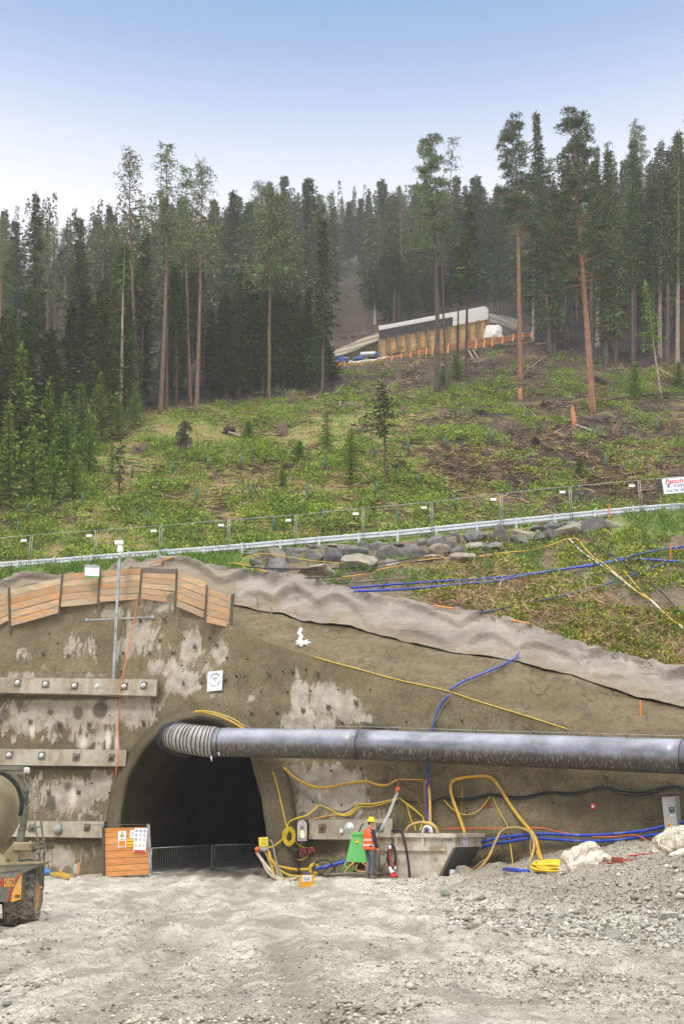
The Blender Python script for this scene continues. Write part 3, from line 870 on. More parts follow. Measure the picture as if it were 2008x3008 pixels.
def gen_tree(style, H, z0, R, seed, path=None, tr=None, bark=None, leaf=None, dens=1.0, csize=1.0, one_side=None):
    """returns (trunk mesh, crown mesh). z0: height where the crown starts; R: crown radius"""
    r = random.Random(seed)
    w1, w2 = r.uniform(0, 6), r.uniform(0, 6); amp = H * .006
    if path is None:
        path = lambda z: Vector((amp * (sin(z / H * 3.1 + w1) - sin(w1)), amp * (sin(z / H * 2.6 + w2) - sin(w2)), z))
    tr = tr or H * .0115
    tm = MB()
    zs = [0, .02 * H] + [H * k / 14 for k in range(1, 14)] + [H * .985]
    def rad(z): return tr * (1.25 - .25 * min(1, z / (.04 * H))) * (1 - .9 * (z / H) ** 1.15)
    tm.tube([path(z) - Vector((0, 0, .8 if z == 0 else 0)) for z in zs], [rad(z) for z in zs], 8, smooth=True)
    cd = Cards()
    def stick(a, b, ra, rb):
        tm.tube([a, b], [ra, rb], 3, caps=False, smooth=False)
    # dead stubs below the crown
    for _ in range(int((10 if style != 'larch' else 7) * (z0 / H) * 4)):
        z = r.uniform(.12 * H, z0); a = r.uniform(0, 2 * pi); ln = r.uniform(.3, 1.3) * (.4 + z / H)
        p = path(z); stick(p, p + Vector((cos(a) * ln, sin(a) * ln, -.25 * ln)), .022, .008)
    if style in ('spruce', 'young'):
        z = z0; step = .42 if style == 'spruce' else .26
        cl = (.55 if style == 'spruce' else .34) * csize
        while z < H - .25:
            t_ = (z - z0) / (H - z0)
            env = (1 - t_) ** .85 * min(1, .55 + t_ * 3.0)
            nb = 6 if t_ < .8 else 4
            a0 = r.uniform(0, 6.28)
            for k in range(nb):
                if r.random() > .93 * dens + .1: continue
                a = a0 + k * 2 * pi / nb + r.uniform(-.35, .35)
                ln = max(.25, R * env * r.uniform(.45, 1.3) * (1 + .22 * sin(z * 1.1 + seed) * (t_ < .8)))
                o = Vector((cos(a), sin(a), 0)); sd = Vector((-sin(a), cos(a), 0)); p0 = path(z)
                droop = r.uniform(.22, .65) * (1 - t_ * .9) - .35 * t_
                m = max(2, int(ln / (.30 * (1 if style == 'spruce' else .6))))
                zj = r.uniform(-.15, .15)
                for i in range(m):
                    u = (i + r.random() * .6 + .25) / m
                    q = p0 + o * ln * u + Vector((0, 0, zj - ln * droop * u + .22 * ln * u * u))
                    for sgn in ((-1, 1) if u < .93 else (0,)):
                        dr = o * r.uniform(.45, 1.0) + sd * sgn * r.uniform(.5, 1.1) * (1.1 - .5 * u) + Vector((0, 0, -r.uniform(.15, .95) * (1 - t_ * .6)))
                        cd.add(q, dr, Vector((r.uniform(-.5, .5), r.uniform(-.5, .5), 1)), cl * r.uniform(.7, 1.25), cl * r.uniform(.26, .42))
                    if i % 2 == 0:
                        cd.add(q, o + Vector((0, 0, r.uniform(-.7, .1))), sd + rv(r) * .4, cl * r.uniform(.8, 1.2), cl * .34)
            z += step * r.uniform(.8, 1.2) * (1 - .35 * t_)
        for k in range(5): cd.add(path(H - .5 + k * .1), Vector((r.uniform(-.5, .5), r.uniform(-.5, .5), 1)), rv(r), .5 * csize, .14 * csize)
    elif style == 'larch':
        nbr = int(92 * dens)
        for k in range(nbr):
            t_ = r.random() ** .8; z = z0 + (H - z0) * t_ * .98
            a = r.uniform(0, 2 * pi)
            o = Vector((cos(a), sin(a), 0)); sd = Vector((-sin(a), cos(a), 0)); p0 = path(z)
            ln = R * (1 - t_ * .82) * r.uniform(.45, 1.15) * min(1, .5 + 3 * t_)
            up = r.uniform(-.1, .35) + .35 * t_
            m = max(3, int(ln / .34)); pts = []
            cv = r.uniform(-.3, .3)
            for i in range(m + 1):
                u = i / m
                pts.append(p0 + o * ln * u + sd * cv * ln * u * u + Vector((0, 0, ln * (up * u - .35 * u * u * (1 - t_)))))
            tm.tube(pts, [.045 * (1 - .8 * i / m) * (1 - .5 * t_) + .008 for i in range(m + 1)], 3, caps=False, smooth=False)
            for i in range(1, m + 1):
                q = pts[i]
                for _ in range(3):
                    if r.random() < .3: continue
                    tw = (o * r.uniform(-.2, .9) + sd * r.uniform(-1, 1) + Vector((0, 0, -r.uniform(.3, 1.1)))).normalized()
                    tl = r.uniform(.35, .8) * csize
                    for w_ in range(3):
                        cd.add(q + tw * tl * w_ * .4 + rv(r) * .06, tw + rv(r) * .9, rv(r), .26 * csize * r.uniform(.7, 1.3), .10 * csize * r.uniform(.7, 1.3))
    elif style == 'pine':
        nbr = int(40 * dens)
        for k in range(nbr):
            t_ = (k + r.random()) / nbr; z = z0 + (H - z0) * t_ * .97
            a = r.uniform(0, 2 * pi) if not one_side or t_ > .45 else r.uniform(-.9, .9)
            o = Vector((cos(a), sin(a), 0)); sd = Vector((-sin(a), cos(a), 0)); p0 = path(z)
            ln = R * (1 - t_ * .72) * r.uniform(.55, 1.15)
            up = r.uniform(.0, .35) + .3 * t_
            bend = r.uniform(-.35, .35); pts = []
            for i in range(6):
                u = i / 5
                pts.append(p0 + o * ln * u + sd * bend * ln * u * u + Vector((0, 0, ln * (up * u - .25 * u * u))) + rv(r) * .06 * u * ln)
            tm.tube(pts, [(.075 * (1 - t_ * .6)) * (1 - .75 * i / 5) + .01 for i in range(6)], 4, caps=False)
            nc = 2 + int(ln * 1.5)
            for c_ in range(nc):
                u = r.uniform(.45, 1.05); i0 = min(4, int(u * 5)); q = pts[i0].lerp(pts[i0 + 1], min(1.2, u * 5 - i0)) + sd * r.uniform(-.5, .5) * ln * .35 + Vector((0, 0, r.uniform(-.1, .35)))
                rc = r.uniform(.38, .75) * csize
                for _ in range(int(34 * dens)):
                    dv = rv(r); dv.z = abs(dv.z) * .8 - .12
                    cd.add(q + Vector((dv.x * rc * 1.25, dv.y * rc * 1.25, dv.z * rc * .6)) * r.uniform(.3, .9), dv + Vector((0, 0, .35)), rv(r), .30 * csize * r.uniform(.7, 1.2), .10 * csize * r.uniform(.7, 1.2))
    return tm, cd

def tree_obj(name, label, cat, args, kw, bark, leaf, group=None):
    tm, cd = gen_tree(*args, **kw)
    root = empty(name, label=label, cat=cat, group=group)
    tm.build('trunk', bark, root)
    if cd.c:
        V, F_ = cd.arrays()
        mesh_np('crown', V, F_, leaf, root)
    return root
def unit_rot(lean_x, lean_y=0.0, spin=0.0):
    return Matrix.Rotation(lean_x, 4, 'Y') @ Matrix.Rotation(-lean_y, 4, 'X') @ Matrix.Rotation(spin, 4, 'Z')

# --- one prototype of each kind (heights in metres)
PROTO = {}
def proto(key, *a, **k): PROTO[key] = tree_obj(*a, **k)
protos = [
    ('s1', 'spruce_tree', ('spruce', 24, 2.0, 2.5, 1), {}, M_bark_d, M_spruce),
    ('s2', 'spruce_tree', ('spruce', 24, 5.0, 2.3, 2), dict(dens=.9), M_bark_d, M_spruce),
    ('s3', 'spruce_tree', ('spruce', 24, 3.5, 2.9, 3), dict(dens=.85), M_bark_d, M_spruce),
    ('h1', 'spruce_tree', ('spruce', 25, 11, 2.0, 4), dict(dens=.9), M_bark_d, M_spruce),
    ('h2', 'spruce_tree', ('spruce', 25, 9, 2.3, 5), dict(dens=.8), M_bark_p, M_spruce),
    ('l1', 'larch_tree', ('larch', 25, 11, 3.2, 6), {}, M_bark_r, M_larch),
    ('l2', 'larch_tree', ('larch', 25, 13, 2.6, 7), dict(dens=.8), M_bark_d, M_larch),
    ('p1', 'pine_tree', ('pine', 25, 14, 3.4, 8), dict(dens=.9), M_bark_o, M_pine),
    ('y1', 'young_spruce', ('young', 8, .3, 2.0, 9), {}, M_bark_d, M_spruce_y),
    ('y2', 'young_spruce', ('young', 8, .5, 1.7, 10), dict(dens=.85), M_bark_d, M_spruce_y),
]
for key, nm, a, k, bk, lf in protos:
    PROTO[key] = tree_obj(nm, None, nm.split('_')[0] if nm != 'young_spruce' else 'young spruce', a, k, bk, lf)
PH = dict(s1=24, s2=24, s3=24, h1=25, h2=25, l1=25, l2=25, p1=25, y1=8, y2=8)
PR = dict(s1=2.5, s2=2.3, s3=2.9, h1=2.0, h2=2.3, l1=3.2, l2=2.6, p1=3.4, y1=2.0, y2=1.7)
used_proto = set()
def place_tree(key, px, py, tpx, tpy, label, group, halfw=None, tree=B_hill, rnd=random):
    b = hit(tree, px, py)
    if b is None: return None
    top = U(tpx, tpy, b.y)
    H = top.z - b.z
    if H < 1: return None
    src = PROTO[key]
    if key in used_proto: o = copy_tree(src)
    else: o = src; used_proto.add(key)
    s = H / PH[key]
    sx = s ** .7 if halfw is None else halfw / ppm(b) / PR[key]
    lean = atan2(top.x - b.x, H)
    o.matrix_world = Matrix.Translation(b - Vector((0, 0, .15))) @ unit_rot(lean, rnd.uniform(-.03, .03), rnd.uniform(0, 6.28)) @ Matrix.Diagonal((sx, sx, s, 1))
    tag(o, label, None, group)
    return o

# --- named foreground trees, each grown for its own place
def own_tree(style, path_px, z0py, halfw, seed, name, label, cat, bark, leaf, trw=None, tree=B_hill, group=None, **kw):
    b = hit(tree, *path_px[0])
    P = [b] + [U(x, y, b.y) for x, y in path_px[1:]]
    P = [p - b for p in P]
    zs = [p.z for p in P]; xs = [p.x for p in P]
    H = zs[-1]
    path = lambda z: Vector((float(np.interp(z, zs, xs)), .15 * sin(z * .3 + seed), z))
    z0 = U(path_px[0][0], z0py, b.y).z - b.z
    tm, cd = gen_tree(style, H, z0, halfw / ppm(b), seed, path=path, tr=(trw / ppm(b) / 2) if trw else None, **kw)
    root = empty(name, b, label=label, cat=cat, group=group)
    tm.build('trunk', bark, root)
    V, F_ = cd.arrays(); mesh_np('crown', V, F_, leaf, root)
    return root
OT = [
    ('larch', [(404, 1200), (398, 1000), (388, 800), (380, 600), (384, 427)], 780, 113, 21, 'larch_tree', 'tall larch left of the twin trunks, reddish trunk bending at mid height', 'larch', M_bark_r, M_larch, 13, {}),
    ('larch', [(472, 1215), (483, 1000), (489, 780), (490, 419)], 760, 108, 22, 'larch_tree', 'tallest larch of the left stand, thick trunk doubled near its foot', 'larch', M_bark_r, M_larch, 15, {}),
    ('larch', [(489, 1212), (491, 1000), (486, 800), (478, 560)], 800, 58, 23, 'larch_tree', 'thinner larch hugging the tallest larch of the left stand', 'larch', M_bark_d, M_larch, 11, dict(dens=.6)),
    ('larch', [(560, 1190), (552, 1000), (546, 760), (548, 482)], 760, 72, 24, 'larch_tree', 'larch with dark narrow crown between two taller larches', 'larch', M_bark_r, M_larch, 12, {}),
    ('larch', [(577, 1215), (583, 1020), (590, 800), (594, 466)], 800, 118, 25, 'larch_tree', 'rightmost larch of the left stand with a pale pinkish trunk', 'larch', M_bark_r, M_larch, 13, dict(dens=1.2)),
    ('spruce', [(350, 1240), (356, 1100), (362, 900), (368, 720)], 850, 34, 26, 'spruce_tree', 'slender spruce with bare pale lower trunk at the clearing edge', 'spruce', M_bark_p, M_spruce, 12, dict(dens=.6)),
    ('spruce', [(414, 1190), (419, 1000), (428, 680)], 950, 55, 27, 'spruce_tree', 'dark spruce with brown trunk just right of the bending larch', 'spruce', M_bark_r, M_spruce, 9, {}),
    ('larch', [(790, 1175), (791, 1000), (793, 800), (796, 548)], 860, 145, 28, 'larch_tree', 'lone larch with straight pinkish trunk left of the gap', 'larch', M_bark_r, M_larch, 11, dict(dens=2.0, csize=1.15)),
    ('spruce', [(947, 1155), (950, 950), (949, 640)], 1010, 44, 29, 'spruce_tree', 'narrow ragged spruce beside the gap in the forest', 'spruce', M_bark_d, M_spruce, 9, dict(dens=.8)),
    ('pine', [(1281, 1150), (1284, 900), (1276, 700), (1262, 540), (1268, 394)], 760, 82, 30, 'pine_tree', 'tall dark pine leaning left in front of the log wall', 'pine', M_bark_d, M_larch, 15, dict(dens=1.5)),
    ('larch', [(1311, 1145), (1302, 930), (1296, 700), (1325, 500), (1332, 398)], 690, 65, 31, 'larch_tree', 'thin crooked larch with tiny top next to the leaning pine', 'larch', M_bark_d, M_larch, 8, dict(dens=.45)),
    ('spruce', [(1369, 1115), (1371, 850), (1378, 565)], 860, 52, 32, 'spruce_tree', 'dark spruce right of the leaning pine, before the white sheet', 'spruce', M_bark_d, M_spruce, 10, {}),
    ('spruce', [(1343, 1105), (1345, 900), (1350, 690)], 880, 28, 33, 'spruce_tree', 'slim dark spruce between the pine and the white sheet', 'spruce', M_bark_d, M_spruce, 7, dict(dens=.7)),
    ('pine', [(1528, 1120), (1523, 900), (1522, 702), (1526, 560), (1510, 470), (1494, 350)], 700, 90, 34, 'pine_tree', 'straight pine with salmon bark right of the log wall', 'pine', M_bark_o, M_pine, 15, dict(dens=1.7)),
    ('pine', [(1739, 1212), (1728, 1050), (1714, 836), (1701, 690), (1692, 620), (1688, 480), (1684, 330)], 840, 132, 35, 'pine_tree', 'biggest orange trunked pine, standing at the front of the right hand wood', 'pine', M_bark_o, M_pine, 21, dict(dens=2.1)),
    ('spruce', [(1616, 1045), (1600, 800), (1590, 620), (1573, 330)], 800, 62, 36, 'spruce_tree', 'tall dark spruce between the two big pines', 'spruce', M_bark_d, M_spruce, 12, {}),
    ('pine', [(2016, 960), (2007, 850), (1990, 680), (1978, 480)], 700, 90, 37, 'pine_tree', 'orange trunked pine at the right edge of the photo', 'pine', M_bark_o, M_pine, 14, {}),
    ('young', [(1942, 1172), (1925, 1050), (1908, 930), (1892, 830)], 1010, 45, 38, 'spruce_tree', 'thin leaning young spruce in the clearing near the right edge', 'spruce', M_bark_p, M_spruce_y, 7, dict(dens=.45)),
    ('young', [(1132, 1435), (1131, 1330), (1129, 1230), (1118, 1120)], 1270, 62, 39, 'spruce_tree', 'small lone spruce with thin bare trunk in the middle of the clearing', 'spruce', M_bark_d, M_spruce, 8, dict(dens=.8)),
    ('young', [(348, 1475), (352, 1390), (356, 1298)], 1410, 36, 40, 'spruce_tree', 'scraggly half dead spruce low on the left of the clearing', 'spruce', M_bark_d, M_spruce, 7, dict(dens=.4)),
    ('larch', [(528, 1365), (537, 1310), (546, 1235)], 1300, 18, 41, 'dead_sapling', 'bare dead sapling leaning right on the left of the clearing', 'sapling', M_bark_p, M_twig, 5, dict(dens=.4)),
]
for st_, pth, z0py, hw, sd_, nm, lb, ct, bk, lf, tw, kw in OT:
    own_tree(st_, pth, z0py, hw, sd_, nm, lb, ct, bk, lf, tw, **kw)

# --- the woods, tree by tree
R_ = random.Random(5)
def skyline(px):
    return interp([(-300, 640), (0, 600), (35, 585), (70, 600), (110, 545), (165, 650), (230, 578), (270, 640), (330, 600), (420, 640), (480, 640), (600, 700), (660, 790), (740, 760), (800, 700), (860, 790), (930, 840), (985, 900),
                   (1085, 770), (1130, 690), (1175, 655), (1230, 700), (1290, 700), (1345, 690), (1420, 700), (1440, 600), (1480, 480), (1540, 430), (1620, 450), (1690, 420), (1760, 400), (1830, 360), (1900, 345), (1950, 380), (2008, 330), (2300, 300)], px)
def wood(n, pxr, pyr, key_w, label, group, toplo, tophi, halfw=(18, 34), cond=None):
    k = 0; tries = 0
    while k < n and tries < n * 20:
        tries += 1
        px = R_.uniform(*pxr); py = R_.uniform(*pyr)
        if cond and not cond(px, py): continue
        key = R_.choice(key_w)
        tp = skyline(px) + R_.uniform(toplo, tophi)
        if tp > py - 90: continue
        o = place_tree(key, px, py, px + R_.uniform(-8, 8), tp, label, group, R_.uniform(*halfw) * (1.25 if key[0] == 'l' else 1), rnd=R_)
        if o: k += 1
inF = lambda px, py: py < forest_line(px) + 6
wood(16, (-120, 330), (1080, 1430), ['s1', 's3', 's2', 's1'], 'dark spruce in the dense stand left of the clearing', 'dark spruces left of the clearing', 190, 420, (58, 88), lambda x, y: forest_line(x) - 120 < y < forest_line(x) + 5)
wood(38, (330, 985), (1080, 1240), ['s1', 's2', 's3', 's1', 'h1'], 'dark spruce in the stand behind the left hand larches', 'dark spruces behind the left hand larches', 40, 260, (42, 62), lambda x, y: forest_line(x) - 60 < y < forest_line(x) + 4)
wood(42, (-200, 960), (900, 1150), ['s1', 's2', 's3', 'l1', 's1'], 'spruce standing deeper in the left hand wood', 'trees deeper in the left hand wood', 0, 170, (40, 60), inF)
wood(9, (-60, 330), (900, 1200), ['l1', 'l2'], 'hazy larch on the skyline above the left hand wood', 'larches on the left skyline', -10, 40, (40, 62), inF)
wood(7, (630, 760), (1120, 1170), ['s1', 's3'], 'dark spruce flanking the lone larch', 'dark spruces around the lone larch', 0, 160, (42, 58))
wood(5, (835, 985), (1100, 1160), ['s1', 's3'], 'low dark spruce on the left side of the gap', 'dark spruces beside the gap', 0, 120, (34, 48))
wood(17, (1080, 1320), (900, 955), ['s1', 's2', 'h1', 'h2'], 'spruce above the log wall right of the gap', 'spruces above the log wall', 0, 130, (32, 44))
wood(10, (1290, 1500), (850, 930), ['h1', 'h2', 's2'], 'spruce behind the white sheeted end of the wall', 'spruces behind the white sheet', 0, 160, (30, 42))
wood(44, (1490, 2120), (950, 1090), ['h1', 'h2', 'h1', 's2', 's3'], 'tall dark spruce in the right hand wood', 'dark spruces of the right hand wood', 30, 240, (40, 60), lambda x, y: y < forest_line(x) + 3)
wood(16, (1520, 2150), (860, 990), ['s1', 's2', 's3'], 'spruce deeper in the right hand wood', 'trees deeper in the right hand wood', 0, 160, (44, 66), inF)
wood(9, (1560, 2060), (900, 1000), ['l2', 'p1', 'l1', 'h1'], 'tall larch rising above the right hand wood', 'larches on the right skyline', -25, 35, (40, 60))
# far slope up to the ridge: trees one can still tell apart
def far_wood(n, label, group):
    k = 0
    while k < n:
        px = R_.uniform(480, 1560); ry = interp(RIDGE, px)
        py = ry + 2 + (R_.random() ** 1.3) * 190
        if 985 < px < 1062 and py > 800: continue
        h = hit(B_hill, px, py)
        if h is None: continue
        sz = R_.uniform(15, 23) * ppm(h)
        key = R_.choice(['s1', 's2', 's3', 'l1', 's1'])
        place_tree(key, px, py, px + R_.uniform(-3, 3), py - sz, label, group, sz * R_.uniform(.15, .21), rnd=R_); k += 1
far_wood(96, 'misty conifer on the distant wooded ridge', 'conifers on the distant ridge')
# lines along the crest
for i in range(46):
    px = 500 + i * 23 + R_.uniform(-9, 9); ry = interp(RIDGE, px) + 6
    h = hit(B_hill, px, ry + 3)
    if h is None: continue
    sz = R_.uniform(13, 23) * ppm(h)
    place_tree(R_.choice(['s1', 's2', 's3', 'l1']), px, ry + 3, px + R_.uniform(-3, 3), ry - sz, 'misty conifer on the distant wooded ridge', 'conifers on the distant ridge', sz * R_.uniform(.14, .2), rnd=R_)
# far trees beyond counting, as one mass
def mass(n, seed):
    r = random.Random(seed); g = np.random.default_rng(seed); cs, ds, Ls, Ws = [], [], [], []; k = 0
    while k < n:
        px = r.uniform(-500, 2500); ry = interp(RIDGE, px)
        py = ry + 4 + r.random() ** 1.2 * (forest_line(px) - 40 - ry)
        if 980 < px < 1065 and py > 790: continue
        h = hit(B_hill, px, py)
        if h is None or h.y < 140: continue
        k += 1
        H = r.uniform(15, 24); R = H * r.uniform(.11, .16); m = 230
        t = g.random(m) ** .8; rr_ = R * (1 - t) * g.uniform(.5, 1.1, m) + .1; a = g.uniform(0, 6.28, m)
        z = H * (.12 + .88 * t)
        cs.append(np.stack([h.x + rr_ * np.cos(a) * .5, h.y + rr_ * np.sin(a) * .5, h.z + z], 1))
        ds.append(np.stack([np.cos(a), np.sin(a), -g.uniform(.1, .9, m)], 1)); Ls.append(np.maximum(.45, rr_ * .6)); Ws.append(g.uniform(.2, .45, m))
    cs, ds = np.concatenate(cs), np.concatenate(ds)
    return cards_np(cs, ds, np.tile([0, 0, 1.0], (len(cs), 1)) + g.normal(size=cs.shape) * .3, np.concatenate(Ls), np.concatenate(Ws))
V, F_ = mass(1000, 77)
tag(mesh_np("distant_wood", V, F_, m_leaf("hazed_distant_foliage", L(76, 84, 50), L(150, 154, 104), .1)), kind='stuff')  # leaf colour lightened, part of the far haze put into it
# young spruces along the left margin of the clearing
YS = [(30, 1490, 30, 1180, 70), (100, 1470, 98, 1250, 60), (160, 1480, 160, 1290, 55), (215, 1470, 216, 1300, 50), (60, 1400, 70, 1010, 85), (150, 1390, 148, 1120, 70), (265, 1400, 262, 1200, 55),
      (300, 1300, 300, 1090, 55), (245, 1330, 240, 1120, 60), (350, 1290, 345, 1150, 40), (-40, 1480, -40, 1150, 90), (330, 1400, 330, 1290, 28), (200, 1400, 195, 1150, 60), (395, 1260, 395, 1130, 38)]
for i, (a, b_, c_, d_, w_) in enumerate(YS):
    place_tree('y1' if i % 2 else 'y2', a, b_, c_, d_, 'bushy bright green young spruce at the left margin of the clearing', 'young spruces left of the clearing', w_, rnd=R_)
for i, (a, b_, d_, w_) in enumerate([(1030, 1420, 1250, 48), (960, 1330, 1200, 34), (730, 1300, 1230, 36), (880, 1350, 1290, 34), (1860, 1180, 1060, 40), (1990, 1150, 1060, 36), (1340, 1120, 1030, 30), (1300, 1130, 1070, 24), (830, 1440, 1370, 30), (1700, 1400, 1340, 30)]):
    lb = ['squat young spruce left of the lone small spruce', 'young spruce uphill of the squat spruce', 'small young spruce below the stump in the clearing', 'young spruce amid the shrubs of the clearing', 'young spruce under the right hand pines', 'young spruce near the right edge above the logs',
          'young spruce at the foot of the leaning pine', 'tiny spruce left of the leaning pine', 'low young spruce just above the mesh fence', 'low young spruce on the brushwood right of centre'][i]
    place_tree('y2' if i % 2 else 'y1', a, b_, a, d_, lb, None, w_, rnd=R_)
for k_, o_ in list(PROTO.items()):
    if k_ not in used_proto:
        for ch in list(o_.children): bpy.data.objects.remove(ch)
        bpy.data.objects.remove(o_)

# --- low growth (uncountable)
def scatter(tree, n, pxr, pyr, cond=None, seed=1):
    r = random.Random(seed); out = []; t_ = 0
    while len(out) < n and t_ < n * 8:
        t_ += 1
        px, py = r.uniform(*pxr), r.uniform(*pyr)
        if cond and not cond(px, py, r): continue
        h = hit(tree, px, py)
        if h is not None: out.append((h, px, py))
    return out
def clump_cards(pts, nleaf, size_f, L_, W_, up=.3, seed=2, flat=.6):
    g = np.random.default_rng(seed); c = []; 
    cs, ds, Ls, Ws = [], [], [], []
    for (h, px, py) in pts:
        s = size_f(px, py, g); n = int(nleaf * (s ** 1.5) + 8)
        d = g.normal(size=(n, 3)); d /= np.linalg.norm(d, axis=1, keepdims=True) + 1e-9
        rad = s * g.uniform(.35, 1.0, (n, 1)); q = d * rad; q[:, 2] = np.abs(q[:, 2]) * flat + .05
        # break the outline with a few shoots
        q *= (1 + .35 * np.sin(d[:, :1] * 7 + px) * np.sin(d[:, 1:2] * 6 + py))
        cs.append(q + np.array(h)); dd = d + g.normal(size=(n, 3)) * .6; dd[:, 2] += up; ds.append(dd)
        Ls.append(L_ * g.uniform(.6, 1.4, n)); Ws.append(W_ * g.uniform(.6, 1.4, n))
    cs, ds = np.concatenate(cs), np.concatenate(ds)
    nn = g.normal(size=cs.shape)
    return cards_np(cs, ds, nn, np.concatenate(Ls), np.concatenate(Ws))
def hn(px, py, s=.012, o=0): return float(fbm(px * s + o, py * s * 2.2, o, 3))
openhill = lambda x, y: y > forest_line(x) - 15
A = scatter(B_hill, 2200, (-60, 2080), (1010, 1650), lambda x, y, r: openhill(x, y) and hn(x, y, .011, 1) > .0 - .6 * (y > 1480) and not (x > 1250 and 1320 < y < 1500 and r.random() < .5) and not (930 < x < 1560 and y < 1130 and r.random() < .3), 3)
V, F_ = clump_cards(A, 125, lambda x, y, g: g.uniform(.3, .8) + .5 * max(0, hn(x, y, .011, 1)), .16, .095, seed=4)
tag(mesh_np("undergrowth", V, F_, M_bush), kind='stuff')
A = scatter(B_hill, 900, (-60, 2080), (1060, 1650), lambda x, y, r: openhill(x, y) and hn(x, y, .014, 5) > .1 - .5 * (y > 1520), 5)
V, F_ = clump_cards(A, 80, lambda x, y, g: g.uniform(.3, .8), .155, .085, seed=6)
tag(mesh_np("leafy_shoots", V, F_, M_bush2), kind='stuff')
A = scatter(B_hill, 1300, (-60, 2080), (980, 1640), lambda x, y, r: openhill(x, y) and hn(x, y, .012, 9) > 0.05, 7)
V, F_ = clump_cards(A, 60, lambda x, y, g: g.uniform(.15, .4), .30, .05, up=1.2, seed=8, flat=.4)
tag(mesh_np("hill_grass", V, F_, m_leaf("hill_grass_blades", L(120, 124, 52), L(186, 176, 96), .1)), kind='stuff')
def sticks(pts, n, spread, Lr, Wd, seed, upb=.2):
    g = np.random.default_rng(seed); cs, ds, Ls = [], [], []
    for (h, px, py) in pts:
        q = g.normal(size=(n, 3)) * spread; q[:, 2] = np.abs(q[:, 2]) * .25 + q[:, 1] * .6
        d = g.normal(size=(n, 3)); d[:, 2] = np.abs(d[:, 2]) * upb + d[:, 1] * .5
        cs.append(q + np.array(h)); ds.append(d); Ls.append(g.uniform(*Lr, n))
    cs, ds, Ls = np.concatenate(cs), np.concatenate(ds), np.concatenate(Ls)
    return cards_np(cs, ds, g.normal(size=cs.shape), Ls, np.full(len(Ls), Wd) * g.uniform(.6, 1.5, len(Ls)))
br = lambda x, y: .55 * math.exp(-((x - 1700) / 420) ** 2 - ((y - 1340) / 110) ** 2) + .25 * (y < 1180) * (x > 900) + .3 * (x > 500) * math.exp(-((y - 1400) / 60) ** 2) + .1
A = scatter(B_hill, 620, (-60, 2080), (1000, 1560), lambda x, y, r: openhill(x, y) and r.random() < br(x, y) + .25 * hn(x, y, .02, 4), 9)
V, F_ = sticks(A, 26, .6, (.35, 1.3), .055, 10)
tag(mesh_np("dry_brushwood", V, F_, M_dry), kind='stuff')
A = scatter(B_hill, 520, (-60, 2080), (960, 1560), lambda x, y, r: (y > forest_line(x) - 60) and r.random() < br(x, y) + .3, 11)
V, F_ = sticks(A, 24, .8, (.4, 1.8), .07, 12)
tag(mesh_np("dark_brushwood", V, F_, M_twig), kind='stuff')
# grass on the verge, dense at the left and along the road, in tufts elsewhere
def gcond(x, y, r):
    k4 = interp(K4, x); k3 = interp(K3, x)
    if not (k4 - 2 < y < k3): return False
    if 700 < x < 1850 and k4 < y < k4 + 70 and x < 1830: return r.random() < .10
    if x < 760: return True
    if x > 1500 and y < k4 + 60: return r.random() < .8
    return hn(x, y, .016, 2) > .15 and r.random() < (.55 if y < interp(K4, x) + 150 else .2)
A = scatter(B_verge, 2100, (-60, 2080), (1480, 2000), gcond, 13)
V, F_ = clump_cards(A, 60, lambda x, y, g: g.uniform(.14, .30) * (1.15 if x < 760 else .8), .26, .032, up=1.6, seed=14, flat=.5)
tag(mesh_np("verge_grass", V, F_, M_grass), kind='stuff')
A = scatter(B_verge, 1500, (780, 2080), (1480, 2000), lambda x, y, r: interp(K4, x) + 20 < y < interp(K3, x) and x + (y - 1500) * .9 > 1450 and hn(x, y, .010, 3) > -.25, 15)
V, F_ = clump_cards(A, 46, lambda x, y, g: g.uniform(.14, .45), .13, .08, seed=16, flat=.45)
tag(mesh_np("verge_weeds", V, F_, M_bush), kind='stuff')
A = scatter(B_verge, 420, (1250, 2080), (1640, 1990), lambda x, y, r: interp(K3, x) - 170 < y < interp(K3, x), 17)
V, F_ = sticks(A, 22, .35, (.2, .9), .03, 18)
tag(mesh_np("verge_twigs", V, F_, M_dry), kind='stuff')
# ================================================================== ON AND AROUND THE WALL
M_steel = mat_basic("galvanised_steel", L(168, 174, 176), .45, .75, var=.15, bump=.15, dirt=L(120, 112, 92), dirt_amt=.4)
M_steel_p = mat_basic("dull_steel", L(120, 116, 104), .6, .5, var=.25, dirt=L(98, 78, 52), dirt_amt=.7)
M_dark = mat_basic("dark_gap", L(22, 20, 18), .9)
M_black = mat_basic("black_rubber", L(26, 26, 28), .6, var=.3, dirt=L(78, 72, 62), dirt_amt=.15)
M_white = mat_basic("white_sign", L(238, 240, 242), .5, var=.03, dirt=L(200, 196, 184), dirt_amt=.1)
M_ink = mat_basic("black_ink", L(26, 28, 34), .6, var=.05)
M_red = mat_basic("red_print", L(196, 40, 34), .6, var=.1)
M_blue_ink = mat_basic("blue_print", L(34, 62, 150), .6, var=.1)
M_beamc = m_shotcrete("beam_concrete", 1.0)
def m_beam():
    t = NT("cast_concrete")
    a = t.noise(1.1, 6, .65); b = t.noise(7, 6, .7); st = t.noise(2.2, 5, .6, stretch=(1, 1, .2), off=(3, 3, 0))
    col = t.ramp(a, [(.35, L(134, 124, 104)), (.6, L(170, 162, 144))])
    col = t.mix(t.math('MULTIPLY', t.ramp(b, [(.35, 1.0), (.5, 0.0)]), .4), col, L(104, 96, 78))
    col = t.mix(t.math('MULTIPLY', t.ramp(st, [(.52, 0.0), (.66, 1.0)]), .5), col, L(122, 106, 74))
    return t.out(col, .85, t.bump(b, .4, .02))
M_beam = m_beam()
